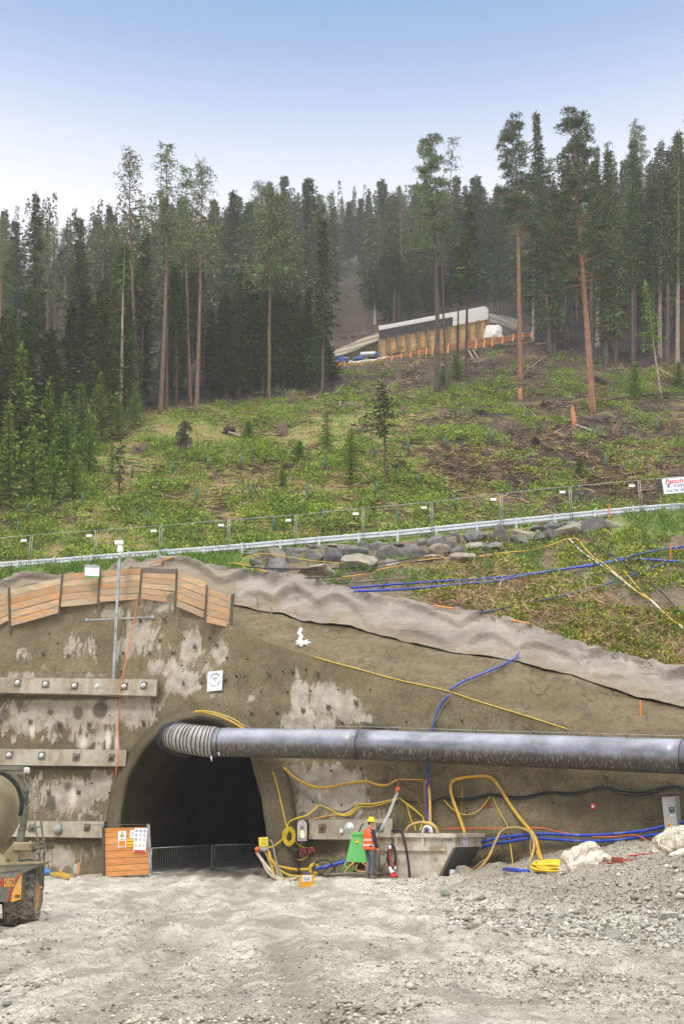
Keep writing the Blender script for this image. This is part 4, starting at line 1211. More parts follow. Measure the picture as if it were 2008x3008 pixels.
def m_planks(name, cols_, grey=.5):
    t = NT(name)
    g = t.n.new("ShaderNodeNewGeometry")
    oi = t.n.new('ShaderNodeObjectInfo')
    n = t.noise(1.6, 6, .7, stretch=(.5, .5, 3.0)); gr = t.noise(14, 5, .6, stretch=(.15, .15, 1.2))
    col = t.ramp(t.math('FRACT', t.math('ADD', g.outputs['Random Per Island'], t.math('MULTIPLY', oi.outputs['Random'], 7.0))), [(i / max(1, len(cols_) - 1), c) for i, c in enumerate(cols_)])
    col = t.mix(t.math('MULTIPLY', t.ramp(gr, [(.4, 1.0), (.6, 0.0)]), .3), col, L(120, 82, 48))
    col = t.mix(t.math('MULTIPLY', t.ramp(n, [(.46, 0.0), (.54, 1.0)]), grey), col, L(158, 142, 116))
    return t.out(col, .85, t.bump(gr, .4, .01))
M_plank = m_planks("weathered_boards", [L(200, 146, 92), L(172, 128, 84), L(196, 172, 138), L(206, 150, 92), L(164, 146, 122)], .85)
M_plank_o = m_planks("orange_shutter_boards", [L(226, 152, 82), L(220, 142, 72), L(228, 160, 92)], .15)
M_post = mat_basic("dark_post", L(84, 74, 60), .8, var=.3)

def quad_px(corners, Yf=None, off=0.0):
    """pixel corners -> world, on the wall with an offset or at distance Yf"""
    return [wall_hit(x, y, off) if Yf is None else U(x, y, Yf) for x, y in corners]

# --- hoarding along the top of the wall
PANELS = [
    ([(-70, 1775), (22, 1740), (27, 1822), (-66, 1868)], 'board panel cut off by the left edge of the photo'),
    ([(29, 1732), (181, 1695), (172, 1800), (34, 1840)], 'long tilted board panel second from the left, grey lower boards'),
    ([(186, 1686), (291, 1676), (285, 1775), (177, 1784)], 'board panel carrying the small white board'),
    ([(296, 1676), (413, 1669), (408, 1760), (291, 1769)], 'board panel behind the camera pole'),
    ([(418, 1680), (519, 1685), (512, 1774), (411, 1758)], 'board panel at the hoarding crest with grey cap strip'),
    ([(521, 1677), (607, 1710), (598, 1815), (517, 1781)], 'pale board panel sloping down to the right'),
    ([(609, 1725), (683, 1753), (676, 1845), (604, 1828)], 'last short board panel where the brown cloth begins'),
]
rp = random.Random(3)
for i, (q, lb) in enumerate(PANELS):
    Yp = wall_hit((q[2][0] + q[3][0]) / 2, (q[2][1] + q[3][1]) / 2, .22).y
    ys = [Yp + (.15 if i % 2 else 0), Yp + (-.1 if i % 2 else .1)]
    tl, tr_, br_, bl = U(*q[0], ys[0] + .12), U(*q[1], ys[1] + .12), U(*q[2], ys[1]), U(*q[3], ys[0])
    org = (bl + br_) / 2
    root = empty("hoarding", org, label=lb, cat="hoarding", group="board panels along the wall top")
    M0 = Matrix.Translation(-org)
    n = 5
    for k in range(n):
        a, b = k / n + .008, (k + 1) / n - .008
        j = rp.uniform(-.012, .012)
        mb = MB(); mb.quadbox([M0 @ bl.lerp(tl, a), M0 @ br_.lerp(tr_, a + j), M0 @ br_.lerp(tr_, b + j), M0 @ bl.lerp(tl, b)], Vector((0, .05, 0)))
        mb.build("board", M_plank, root)
    mb = MB(); mb.bar(M0 @ (bl + Vector((-.02, -.03, -.3))), M0 @ (tl + Vector((-.02, -.03, .08))), .07, .05)
    if i == 6: mb.bar(M0 @ (br_ + Vector((.02, -.03, -.1))), M0 @ (tr_ + Vector((.02, -.03, .1))), .13, .06)
    mb.build("post", M_post, root)
    if i == 4:
        mb = MB(); mb.quadbox([M0 @ tl + Vector((0, -.02, 0)), M0 @ tr_ + Vector((0, -.02, 0)), M0 @ (tr_ + Vector((0, -.02, .17))), M0 @ (tl + Vector((0, -.02, .17)))], Vector((0, .05, 0)))
        mb.build("cap_strip", mat_basic("grey_cap", L(112, 100, 90), .8), root)

# --- small white board on the hoarding
Yb_ = wall_hit(270, 1775, .4).y
q = [U(249, 1658, Yb_), U(293, 1660, Yb_), U(291, 1697, Yb_), U(250, 1695, Yb_)]
org = q[3]
root = empty("notice_board", org, label="small blank white board with green lower edge on the hoarding", cat="board")
mb = MB(); mb.quadbox([p - org for p in q], Vector((0, .04, 0))); mb.build("face_panel", M_white, root)
mb = MB(); mb.bar(q[3] - org + Vector((0, -.02, .03)), q[2] - org + Vector((0, -.02, .03)), .03, .05); mb.build("edge_strip", mat_basic("green_strip", L(70, 150, 90), .5), root)
mb = MB(); mb.bar(q[0] - org + Vector((0, -.02, -.04)), q[1] - org + Vector((0, -.02, -.04)), .05, .07); mb.build("top_rail", M_steel, root)

# --- beams with anchor plates
def beam(x0, x1, t0, t1, b0, b1, depth, name, label, anchors, endcap=False):
    """top rows t0->t1 and bottom rows b0->b1 of the front face between columns x0..x1"""
    org = wall_hit((x0 + x1) / 2, (b0 + b1) / 2, 0)
    root = empty(name, org, label=label, cat="beam", group="concrete anchor beams")
    n = 10; rows = []
    for k in range(n + 1):
        t_ = k / n; x = lerp(x0, x1, t_); bow = 0
        tf = wall_hit(x, lerp(t0, t1, t_), depth); bf = wall_hit(x, lerp(b0, b1, t_), depth)
        bf = Vector((tf.x, bf.y, bf.z))
        rows.append([tf - org, bf - org, bf - org + Vector((0, depth + .15, 0)), tf - org + Vector((0, depth + .15, 0))])
    vs = [p for r in rows for p in r]; fs = []
    for k in range(n):
        a, b = k * 4, k * 4 + 4
        for j in range(4): fs.append((a + j, a + (j + 1) % 4, b + (j + 1) % 4, b + j))
    fs += [(0, 3, 2, 1), (n * 4, n * 4 + 1, n * 4 + 2, n * 4 + 3)]
    MB().add(vs, fs).build("beam_body", M_beam, root)
    for ax, ay, kind in anchors:
        p = wall_hit(ax, ay, depth)
        M = Matrix.Translation(-org) @ wall_frame(p)
        mb = MB()
        if kind == 'disc':
            mb.lathe([(.0, -.06), (.09, -.06), (.10, -.03), (.16, -.025), (.17, 0)], 20, M @ Matrix.Rotation(-pi / 2, 4, 'X'))
            pl = mb.build("anchor_plate", M_white2, root)
            mb = MB(); mb.box((-.24, -.05, -.12), (.13, .1, .13), M, .02); mb.build("bracket", M_white2, root)
        else:
            mb.box((0, -.02, 0), (.27, .04, .27), M, .008)
            pl = mb.build("anchor_plate", M_steel_p, root)
            mb = MB(); mb.tube([M @ Vector((0, -.04, 0)), M @ Vector((0, -.07, 0)), M @ Vector((0, -.075, 0))], [.085, .085, .06], 12)
            mb.tube([M @ Vector((0, -.07, 0)), M @ Vector((0, -.15, 0))], [.055, .05], 6)
            if kind == 'wrap':
                mb2 = MB(); mb2.lathe([(.01, -.17), (.1, -.15), (.16, -.09), (.17, -.03), (.13, 0)], 12, M @ Matrix.Rotation(-pi / 2, 4, 'X'), False); mb2.build("plastic_wrap", M_plastic, root)
            mb.build("nut", M_white2 if kind == 'w' else M_steel_p, pl)
    return root
M_white2 = mat_basic("zinc_white_metal", L(216, 218, 216), .4, .35, var=.12)
M_plastic = mat_basic("clear_plastic_wrap", L(150, 148, 140), .2, var=.3, bump=.6, bscale=18)
beam(-260, 462, 1985, 1996, 2028, 2044, .50, "concrete_beam", "uppermost concrete beam on the left, six capped anchors, end lit", [(53, 2006, 'w'), (135, 2010, 'w'), (220, 2015, 'w'), (287, 2017, 'w'), (367, 2017, 'w'), (424, 2014, 'w')])
beam(-260, 372, 2197, 2203, 2244, 2251, .40, "concrete_beam", "middle concrete beam on the left, running up to the tunnel collar", [(28, 2218, 'w'), (124, 2220, 'w'), (225, 2224, 's'), (329, 2226, 's')])
beam(-200, 307, 2409, 2413, 2455, 2461, .40, "concrete_beam", "lowest concrete beam on the left, ending at the orange board wall", [(95, 2432, 's'), (171, 2436, 'wrap'), (258, 2431, 's')])
beam(905, 1152, 2409, 2405, 2465, 2467, .40, "concrete_beam", "short concrete beam behind the worker, right of the tunnel", [(946, 2433, 's'), (1025, 2431, 'disc'), (1115, 2430, 's')])

# --- nails with square plates, and drain holes
NAILS = [(413, 1823), (484, 1816), (126, 1919), (202, 1927), (286, 1926), (364, 1920), (442, 1919), (508, 1918), (573, 1901), (637, 1895), (471, 1881), (542, 2008), (594, 2004), (662, 1993), (263, 2129), (422, 2122), (175, 2127), (4, 2118), (91, 2120),
         (720, 1985), (788, 1977), (859, 1970), (932, 1976), (891, 2087), (965, 2077), (1046, 2064), (815, 2091), (739, 2093), (1547, 2284), (1654, 2286), (1777, 2279), (144, 2328), (232, 2328)]
first = None
for i, (x, y) in enumerate(NAILS):
    p = wall_hit(x, y, .02); M = wall_frame(p)
    if first is None:
        mb = MB(); mb.box((0, -.03, 0), (.15, .05, .15), None, .01); mb.tube([(0, 0, 0), (-.01, -.22, .07)], [.018, .015], 6); mb.tube([(0, -.05, 0), (0, -.1, .01)], [.045, .04], 6)
        first = mb.build("anchor_plate", mat_basic("sprayed_over_steel", L(112, 102, 82), .85, var=.3, vscale=20), wall); o = first
    else:
        o = first.copy(); C.objects.link(o); o.parent = wall
    o.matrix_local = M @ Matrix.Rotation(rp.uniform(-.25, .25), 4, 'Y') @ Matrix.Rotation(rp.uniform(-.2, .2), 4, 'Z')
HOLES = [(144, 1860), (168, 1888), (539, 1873), (613, 1873), (663, 1931), (605, 1944), (534, 1954), (245, 1977), (355, 1972), (692, 1987), (643, 2070), (543, 2063), (460, 2080), (322, 2101), (692, 1985), (724, 1935), (828, 1972), (896, 1966), (764, 2031), (841, 2031), (909, 2028), (991, 2024), (1085, 2025), (1191, 2120), (1271, 2120), (1002, 2123), (920, 2132),
         (1148, 2259), (1229, 2254), (1057, 2256), (970, 2263), (1001, 2364), (916, 2355), (1369, 2373), (1369, 2387), (1856, 2361), (1621, 2357), (121, 2294), (268, 2300), (318, 2328), (153, 2490), (1353, 2116)]
first = None
for x, y in HOLES:
    p = wall_hit(x, y, .10)
    if first is None:
        first = MB().lathe([(.0, 0), (.018, 0), (.024, .02), (.026, .12)], 10, Matrix.Rotation(-pi / 2, 4, 'X')).build("drain_hole", M_dark, wall); o = first
    else:
        o = first.copy(); C.objects.link(o); o.parent = wall
    o.matrix_local = wall_frame(p)

# --- cloth laid over the bank
def m_cloth(name, lo, hi):
    t = NT(name)
    a = t.noise(.8, 5, .6); b = t.noise(26, 3, .6)
    col = t.ramp(a, [(.32, lo), (.68, hi)])
    mud = t.ramp(t.math('ADD', t.math('MULTIPLY', t.noise(1.3, 5, .65, off=(2, 9, 1)), .6), t.math('MULTIPLY', t.attr('muddy'), .4)), [(.54, 0.0), (.70, 1.0)])
    col = t.mix(t.math('MULTIPLY', mud, .7), col, L(118, 103, 76))
    vv = t.voro(.85, 'DISTANCE_TO_EDGE', stretch=(1, 1.3, 2.2)); cre = t.ramp(vv.outputs['Distance'], [(0.0, 1.0), (.10, 0.0)])
    w2 = t.voro(2.3, 'DISTANCE_TO_EDGE', stretch=(1, 1, 1.5), off=(3, 1, 2)); cre = t.math('ADD', cre, t.math('MULTIPLY', t.ramp(w2.outputs['Distance'], [(0.0, 1.0), (.12, 0.0)]), .45))
    return t.out(col, .9, t.bump(cre, .6, .03, t.bump(b, .25, .01, t.bump(t.noise(3.5, 5, .6, stretch=(1, 1, 2)), .5, .05))))
M_cloth = m_cloth("brown_geotextile", L(110, 101, 91), L(148, 139, 126))
def cloth_disp(V, T):
    # distance along the band and across it
    P = V[0]; du = np.zeros(V.shape[1]); du[1:] = np.cumsum(np.linalg.norm(P[1:] - P[:-1], axis=1))
    u = du[None, :] * np.ones(V.shape[:1])[:, None]; v = T / T.max()
    sw = np.abs(np.sin(pi * (u / 2.6 + .6 * fbm(u * .13, 0, 1, 2))))
    ph = v * 2.9 - .55 * sw + .45 * fbm(u * .22, v * 1.2, 2, 2)
    fr_ = ph - np.floor(ph); rid = np.where(fr_ < .12, fr_ / .12, (1 - fr_) / .88)
    amp = (.6 + .4 * np.clip(fbm(u * .3, v * 2, 6, 2) + .5, 0, 1)) * np.clip(v * (1 - v) * 5, .15, 1)
    h = .34 * (rid ** 1.3) * amp
    # creases fanning from the pegs
    for k in range(int(du[-1] / 2.6) + 1):
        uk = (k + .5) * 2.6 + .7 * sin(k * 2.4); vk = .55 + .25 * sin(k * 1.7)
        dx, dv = (u - uk) / .9, (v - vk) * 2.2
        r = np.sqrt(dx * dx + dv * dv) + 1e-3
        h += .07 * np.exp(-r * 1.5) * np.sin(np.arctan2(dv, dx) * 7 + k)
    h += .03 * (1 - np.abs(fbm(u * 1.6, v * 5, 3, 2)))  + .03 * fbm(u * .6, v * 2.5, 4, 2)
    h *= np.clip((1 - v) * 7, 0, 1) * np.clip(v * 9 + .25, 0, 1)
    V[..., 2] += .06 + h * .72; V[..., 1] -= .05 + h * .7
    V[..., 2] += (v < .02) * .03 * fbm(u * 2, 0, 8, 2)
    return V
def cloth_attr(V, T):
    v = T / T.max(); px = np.tile(cols, (V.shape[0], 1))
    return {'muddy': np.clip(1.0 - v * 1.5, 0, 1) * .9 + .5 * (px < 700) * (v < .7)}
bank, _bv, _bf = strip([[p + Vector((0, .12, -.12)) for p in c2], [p + Vector((0, .12, -.12)) for p in c3]], [4], "bank_slope", M_mud, kind='structure')
_c2b = [p.lerp(q, -.02) for p, q in zip(c2, c3)]
_c3b = [p + Vector((0, .35, .1)) for p in c3]
cloth, clothV, clothF = strip([_c2b, c3, _c3b], [64, 3], "ground_cloth", M_cloth, disp=cloth_disp, attrf=cloth_attr)
tag(cloth, "long creased brown cloth draped along the slope above the wall", "cloth")
B_cloth = bvh_of(clothV, clothF)
B_ground = bvh_of(np.stack([GX, GY, GZ], -1), fq)
def first_hit(px, py):
    best = None
    for b_ in (B_cloth, B_mud, B_verge, B_hill):
        h = hit(b_, px, py)
        if h is not None and (best is None or h.y < best.y): best = h
    return best if best is not None else wall_hit(px, py)

# --- pegs along the cloth and yellow seam rope
M_peg = mat_basic("wooden_peg", L(150, 122, 82), .85, var=.3)
M_peg_o = mat_basic("orange_peg", L(214, 122, 60), .8, var=.2)
for x, y0, y1, m_, lb in [(757, 1794, 1745, M_peg, "thin peg in the cloth above the mud, left one"), (797, 1815, 1784, M_peg, "short brown peg at the lower cloth edge"), (1160, 1998, 1980, M_peg, "stub peg on the yellow rope"),
                          (1322, 2040, 2014, M_peg, "peg where the blue hose crosses the wall top"), (1880, 2102, 2057, M_peg_o, "orange peg at the lower cloth edge near the right"), (1730, 2160, 2138, M_peg, "dark peg just above the big duct"),
                          (1968, 1655, 1600, M_peg_o, "tall orange stake in the grass near the right edge"), (1788, 1532, 1483, M_peg_o, "orange stake standing by the guardrail")]:
    b = first_hit(x, y0) if y0 > 1600 else U(x, y0, 54.5)
    t_ = U(x - 1, y1, b.y)
    MB().bar((0, 0, -.15), t_ - b, .06, .04, (0, 1, 0)).build("stake", m_, None, lb, "stake", origin=None).location = b
M_yel = mat_basic("yellow_hose", L(206, 158, 34), .5, var=.18, vscale=5, dirt=L(150, 128, 84), dirt_amt=.35, dirt_scale=4)
M_yel_d = mat_basic("muddy_yellow_hose", L(196, 160, 70), .6, var=.2, dirt=L(146, 126, 92), dirt_amt=.75, dirt_scale=3)
M_yel_b = mat_basic("bright_yellow_cable", L(218, 186, 26), .5, var=.12, dirt=L(170, 150, 80), dirt_amt=.2)
M_blue = mat_basic("blue_pipe", L(22, 62, 168), .35, var=.15, dirt=L(120, 132, 158), dirt_amt=.3, dirt_scale=3)
M_orange = mat_basic("orange_cord", L(236, 104, 44), .5, var=.1)
M_grey = mat_basic("grey_cable", L(120, 120, 116), .55, var=.2, dirt=L(150, 142, 124), dirt_amt=.4)
M_pale = mat_basic("pale_muddy_hose", L(186, 176, 150), .7, var=.2, dirt=L(140, 126, 98), dirt_amt=.5)
def hose(name, label, pts, r, mat, off=.06, cat=None, group=None, sub=5, n=6, surf='wall', Y=None):
    P = []
    for p in pts:
        x, y = p[0], p[1]; o_ = p[2] if len(p) > 2 else off
        if surf == 'wall': q = wall_hit(x, y, o_ + r)
        elif surf == 'Y': q = U(x, y, o_)
        elif surf == 'first':
            q = first_hit(x, y) + Vector((0, -.03, r * .8 + (o_ if o_ != .06 else .0)))
        elif surf == 'ground': q = gpt(x, y, r * .8)
        P.append(q)
    P = smooth_pts(P, sub)
    o = MB().tube(P, r, n).build(name, mat, None, label, cat or name.replace('_', ' '), group, origin=P[0])
    return o
hose("seam_rope", "thin yellow rope along the rounded top edge of the wall", [(925, 1931), (967, 1944), (1065, 1970), (1163, 1997), (1260, 2018), (1320, 2033), (1390, 2057), (1442, 2073), (1553, 2107), (1665, 2143)], .014, M_yel_b, surf='first', cat='rope')

# --- the torn white rag on the mud
mb = MB(); P = []
for k in range(9):
    p = first_hit(880 + 4 * sin(k * 2.1) + k * .6, 1850 + k * 6.6); P.append(p + Vector((0, -.03, .05)))
mb.tube(smooth_pts(P, 4), [.03 + .05 * abs(sin(i * .9)) for i in range(33)], 5)
p = first_hit(890, 1893)
for k in range(7):
    a = k * .9; mb.tube([p + Vector((.0, -.04, .05)), p + Vector((cos(a) * .28, -.1, .12 * sin(a) + .06))], [.07, .02], 5)
mb.build("plastic_rag", M_white, None, "torn white plastic rag lying on the mud slope", "rag", origin=None)

# --- camera pole standing on the upper beam
bp = wall_hit(334, 1997, .30)
tp = U(352, 1626, bp.y)
root = empty("camera_pole", bp, label="tall grey steel pole with a white surveillance camera on top", cat="pole")
H_ = (tp - bp)
MB().bar((0, 0, -.05), H_, .105, .105, (0, 1, 0)).build("pole", M_steel, root)
cl_ = U(256, 1821, bp.y) - bp; cr = U(450, 1812, bp.y) - bp
mb = MB(); mb.bar(cl_, cr, .05, .05); mb.box(cl_ + Vector((0, .06, 0)), (.12, .2, .12)); mb.box(cr + Vector((0, .06, 0)), (.12, .2, .12))
mb.build("crossbar", M_steel, root)
cb = H_ + Vector((.02, -.02, .18))
mb = MB(); mb.box(cb, (.2, .26, .30), None, .03); mb.box(cb + Vector((0, 0, -.2)), (.11, .11, .12)); hd = mb.build("camera_housing", M_white, root)
mb = MB(); mb.box(cb + Vector((-.04, -.1, .22)), (.34, .18, .15), Matrix.Identity(4), .03)
hd2 = mb.build("camera_head", M_white, root)
MB().cyl(cb + Vector((-.19, -.1, .2)), cb + Vector((-.26, -.1, .2)), .055, .06, 12).build("lens", M_dark, hd2)
hose("orange_cord", "thin orange cord hanging from the hoarding down over the left wall", [(421, 1668, .5), (400, 1790, .45), (375, 1920, .35), (357, 2010, .62), (352, 2060, .2), (348, 2110, .12), (346, 2195, .5), (340, 2282, .5)], .017, M_orange, cat='cord')

# --- mine sign
def sign_frame(q):
    """matrix with x to the right, y up, z towards the viewer, origin at the centre, from 4 corners tl,tr,br,bl"""
    tl, tr_, br_, bl = q
    X = ((tr_ - tl) + (br_ - bl)).normalized(); Yv = ((tl - bl) + (tr_ - br_)).normalized(); Z = X.cross(Yv).normalized(); Yv = Z.cross(X)
    M = Matrix((X, Yv, Z)).transposed().to_4x4(); M.translation = (tl + tr_ + br_ + bl) / 4
    return M, ((tr_ - tl).length + (br_ - bl).length) / 2, ((tl - bl).length + (tr_ - br_).length) / 2
M_s, w_, h_ = sign_frame(quad_px([(611, 1974), (654, 1969), (651, 2027), (608, 2031)], None, .12))
root = frame_empty("mine_sign", M_s, "white sign lettered Johanna Stollen with crossed hammers", "sign")
MB().box((0, 0, -.015), (w_, h_, .03)).build("sign_plate", M_white, root)
mb = MB()
def arc_text(mb, s, R, a0, a1, size, flip=False, cy=0.0, z=.002):
    n = len(s)
    for i, ch in enumerate(s):
        a = lerp(a0, a1, i / max(1, n - 1))
        M = Matrix.Translation((R * cos(a), cy + R * sin(a), z)) @ Matrix.Rotation(a - pi / 2 + (pi if flip else 0), 4, 'Z')
        mb.text(ch, M, size, .001, bold=.004)
arc_text(mb, "JOHANNA-", .20, radians(165), radians(20), .105, cy=.06)
arc_text(mb, "STOLLEN", .22, radians(205), radians(335), .10, True, cy=.03)
mb.text("Anschlag 20.05.2015", Matrix.Translation((0, -h_ * .42, .002)), .045, .001)
for s_ in (-1, 1):
    mb.bar((-s_ * .07, -.05, .003), (s_ * .06, .09, .003), .014, .002, (0, 0, 1))
    mb.bar((s_ * .06 - s_ * .045 - .0, .09 + .03, .004), (s_ * .06 + s_ * .025, .09 - .03, .004), .04, .003, (0, 0, 1))
mb.build("lettering", M_ink, root)

# --- the ventilation duct
DP = [U(632, 2180, 37.9), U(800, 2183, 37.2), U(1058, 2187, 36.0), U(1400, 2200, 34.45), U(1700, 2211, 32.75), U(2008, 2223, 31.05), U(2500, 2245, 28.6), U(2950, 2262, 26.5)]
DR = .485
def m_duct():
    t = NT("duct_metal")
    a = t.noise(.9, 5, .6, stretch=(1, 1, 2)); s_ = t.noise(5, 5, .65, stretch=(3.0, 1, .5)); o_ = t.noise(2.5, 5, .6, off=(7, 0, 2))
    col = t.ramp(a, [(.35, L(98, 100, 108)), (.65, L(144, 146, 156))])
    col = t.mix(t.math('MULTIPLY', t.ramp(o_, [(.52, 0.0), (.66, 1.0)]), .35), col, L(138, 122, 106))
    col = t.mix(t.math('MULTIPLY', t.ramp(t.noise(6, 4, .6, off=(1, 5, 5)), [(.62, 0.0), (.72, 1.0)]), .5), col, L(176, 160, 136))
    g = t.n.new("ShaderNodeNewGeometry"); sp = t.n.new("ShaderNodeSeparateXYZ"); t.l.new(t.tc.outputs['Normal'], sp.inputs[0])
    # underside darkened in streaks: shade put into the colour, with wet grime
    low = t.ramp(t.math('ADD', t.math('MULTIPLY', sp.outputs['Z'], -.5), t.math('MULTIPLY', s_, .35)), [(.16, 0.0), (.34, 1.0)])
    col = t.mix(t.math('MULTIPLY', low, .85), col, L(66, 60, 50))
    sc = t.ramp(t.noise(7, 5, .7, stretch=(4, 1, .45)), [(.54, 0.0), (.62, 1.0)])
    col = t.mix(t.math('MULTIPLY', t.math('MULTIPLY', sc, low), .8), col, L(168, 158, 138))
    return t.out(col, .38, t.bump(o_, .15, .02), .25)
M_duct = m_duct()
duct = empty("ventilation_duct", DP[0], label="huge grey metal air duct running along the wall into the tunnel", cat="duct")
D0 = DP[0]
segs = [(0, 2), (2, 5), (5, 7)]
for a, b in segs:
    P = smooth_pts([p - D0 for p in DP[a:b + 1]], 8) if b - a > 1 else [DP[a] - D0, DP[b] - D0]
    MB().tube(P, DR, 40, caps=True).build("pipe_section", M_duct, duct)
def ring(p, d, R, rr, nseg=36, n2=6):
    d = Vector(d).normalized(); u = d.orthogonal().normalized(); w = d.cross(u)
    return [p + (u * cos(2 * pi * k / nseg) + w * sin(2 * pi * k / nseg)) * R for k in range(nseg)] 
def add_ring(mb, p, d, R, rr, nseg=36, n2=5):
    pts = ring(p, d, R, rr, nseg); d = Vector(d).normalized()
    base = []; fs = []
    for k, q in enumerate(pts):
        ro = (q - p).normalized()
        for j in range(n2):
            a = 2 * pi * j / n2; base.append(q + ro * rr * cos(a) + d * rr * sin(a))
    for k in range(nseg):
        for j in range(n2):
            k2 = (k + 1) % nseg; j2 = (j + 1) % n2
            fs.append((k * n2 + j, k2 * n2 + j, k2 * n2 + j2, k * n2 + j2))
    mb.add(base, fs, True)
for i_, d_ in ((2, DP[3] - DP[1]), (5, DP[6] - DP[4])):
    mb = MB(); add_ring(mb, DP[i_] - D0, d_, DR + .001, .010); mb.build("joint_band", M_black, duct)
mb = MB(); pj = DP[0].lerp(DP[1], .13); add_ring(mb, pj - D0, DP[1] - DP[0], DR + .004, .014); mb.build("joint_band", M_black, duct)
HP = smooth_pts([DP[0] + Vector((.5, -.12, 0)), DP[0], U(575, 2174, 38.05), U(528, 2167, 38.5), U(506, 2166, 39.6), U(508, 2170, 41.5), U(535, 2190, 46), U(590, 2230, 56)], 10)[10:]
dn = [0]
for a, b in zip(HP[:-1], HP[1:]): dn.append(dn[-1] + (b - a).length)
M_flex = mat_basic("grey_flexible_duct", L(158, 156, 150), .5, var=.15, dirt=L(120, 112, 96), dirt_amt=.4)
fl = MB(); N_ = 260; FP = []; FR = []
for k in range(N_):
    s_ = dn[-1] * .55 * k / (N_ - 1); i = max(0, np.searchsorted(dn, s_) - 1); i = min(i, len(HP) - 2)
    t_ = (s_ - dn[i]) / (dn[i + 1] - dn[i]); FP.append(HP[i].lerp(HP[i + 1], t_) - D0); FR.append(.515 + .012 * sin(s_ / .125 * 2 * pi))
fl.tube(FP, FR, 36); flo = fl.build("flexible_hose", M_flex, duct)
mb = MB(); s_ = .12
while s_ < 4.5:
    i = min(max(0, np.searchsorted(dn, s_) - 1), len(HP) - 2); t_ = (s_ - dn[i]) / (dn[i + 1] - dn[i])
    add_ring(mb, HP[i].lerp(HP[i + 1], t_) - D0, HP[i + 1] - HP[i], .525, .016, 32, 4); s_ += .125
mb.build("spiral_wire", M_black, flo)
mb = MB()
for px, py, dy in ((620, 2222, .16), (642, 2210, .12)):
    p = U(px, py, 37.5) - D0; mb.tube([p, p + Vector((0.03, 0, -dy))], [.03, .015], 5)
mb.build("strap_end", M_white, duct)
# suspension wire and clips along the duct top
wp = [p + Vector((0, .05, DR + .09)) for p in DP[1:]]
root = empty("suspension_wire", wp[0], label="thin wire with small clips running just above the air duct", cat="wire")
wps = smooth_pts(wp, 8); MB().tube([p - wp[0] for p in wps], .008, 4).build("wire", M_steel, root)
for k in range(4, len(wps) - 2, 2):
    mb = MB(); mb.box(wps[k] - wp[0] + Vector((0, 0, -.05)), (.07, .05, .08)); mb.build("clip", M_steel_p, root)
# timbers wedged behind the duct
for a, b, lb in (((1060, 2123), (1165, 2143), "dark plank lying on the duct left of the blue hose"), ((1534, 2132), (1566, 2152), "dark board stub poking up behind the duct")):
    p, q = wall_hit(*a, .25), wall_hit(*b, .25)
    MB().bar((0, 0, 0), q - p, .12, .07).build("timber_plank", M_post, None, lb, "plank").location = p
# ================================================================== SITE OBJECTS
# --- boards beside the tunnel mouth, with safety posters
q = [U(308, 2432, 39.55), U(433, 2429, 39.15), U(441, 2568, 39.15), U(311, 2576, 39.55)]
org = Vector(q[3])
root = empty("board_wall", org, label="bright orange board wall with safety posters left of the tunnel", cat="board wall")
tl, tr_, br_, bl = [p - org for p in q]
brk = [0, .10, .23, .37, .52, .66, .80, .905, 1.0]
for k in range(len(brk) - 1):
    a, b = brk[k] + .004, brk[k + 1] - .004
    MB().quadbox([bl.lerp(tl, a), br_.lerp(tr_, a), br_.lerp(tr_, b), bl.lerp(tl, b)], Vector((0, .04, 0))).build("board", M_plank_o, root)
MB().bar(br_ + Vector((.04, -.03, -.1)), tr_ + Vector((.04, -.03, .1)), .10, .06, (0, 1, 0)).build("steel_post", M_steel, root)
MB().bar(bl + Vector((-.05, -.02, -.1)), tl + Vector((-.05, -.02, .05)), .08, .06, (0, 1, 0)).build("side_post", M_post, root)
MB().tube([tl + Vector((-.5, -.02, .1)), tr_ + Vector((0, -.02, .08))], .012, 5).build("top_bar", M_steel_p, root)
def on_boards(px, py): 
    t_ = (px - 308) / (433 - 308.0)
    return U(px, py, lerp(39.55, 39.15, t_) - .03)
def poster(name, label, q, mat, thick=.008, group=None, off=0.0):
    P = [on_boards(*c) + Vector((0, -off, 0)) for c in q]
    M, w, h = sign_frame(P)
    r = frame_empty(name, M, label, "sign", group)
    MB().box((0, 0, -thick / 2), (w, h, thick)).build("sheet", mat, r)
    return r, w, h
M_yelsign = mat_basic("yellow_sign", L(244, 196, 20), .5, var=.05)
M_orsign = mat_basic("orange_sign", L(232, 130, 30), .6, var=.12, vscale=30)
def tri(mb, cx_, cy_, s_, z=.002): mb.prism([(cx_ - s_, cy_ - s_ * .85), (cx_ + s_, cy_ - s_ * .85), (cx_, cy_ + s_ * .9)], lambda q_: (q_[0], q_[1], z), (0, 0, .002))
r, w, h = poster("warning_sign", "white sign with black edged yellow warning triangle on the boards", [(347, 2442), (371, 2441), (371, 2465), (347, 2466)], M_white)
mb = MB(); tri(mb, 0, .03, .095); mb.build("triangle_edge", M_ink, r)
mb = MB(); tri(mb, 0, .028, .072, .005); mb.build("triangle", M_yelsign, r)
mb = MB(); mb.text("!", Matrix.Translation((0, .02, .008)), .10, .001, bold=.004); mb.text("Gefahr", Matrix.Translation((0, -h * .38, .003)), .04, .001); mb.build("lettering", M_ink, r)
r, w, h = poster("notice_sheet", "orange printed sheet in a white frame under the warning sign", [(347, 2467), (371, 2467), (371, 2489), (348, 2489)], M_white)
MB().box((0, 0, .004), (w * .8, h * .78, .004)).build("print", M_orsign, r)
r, w, h = poster("text_sign", "yellow text sign with two black words left of the big poster", [(372, 2465), (394, 2464), (393, 2486), (373, 2488)], M_yelsign)
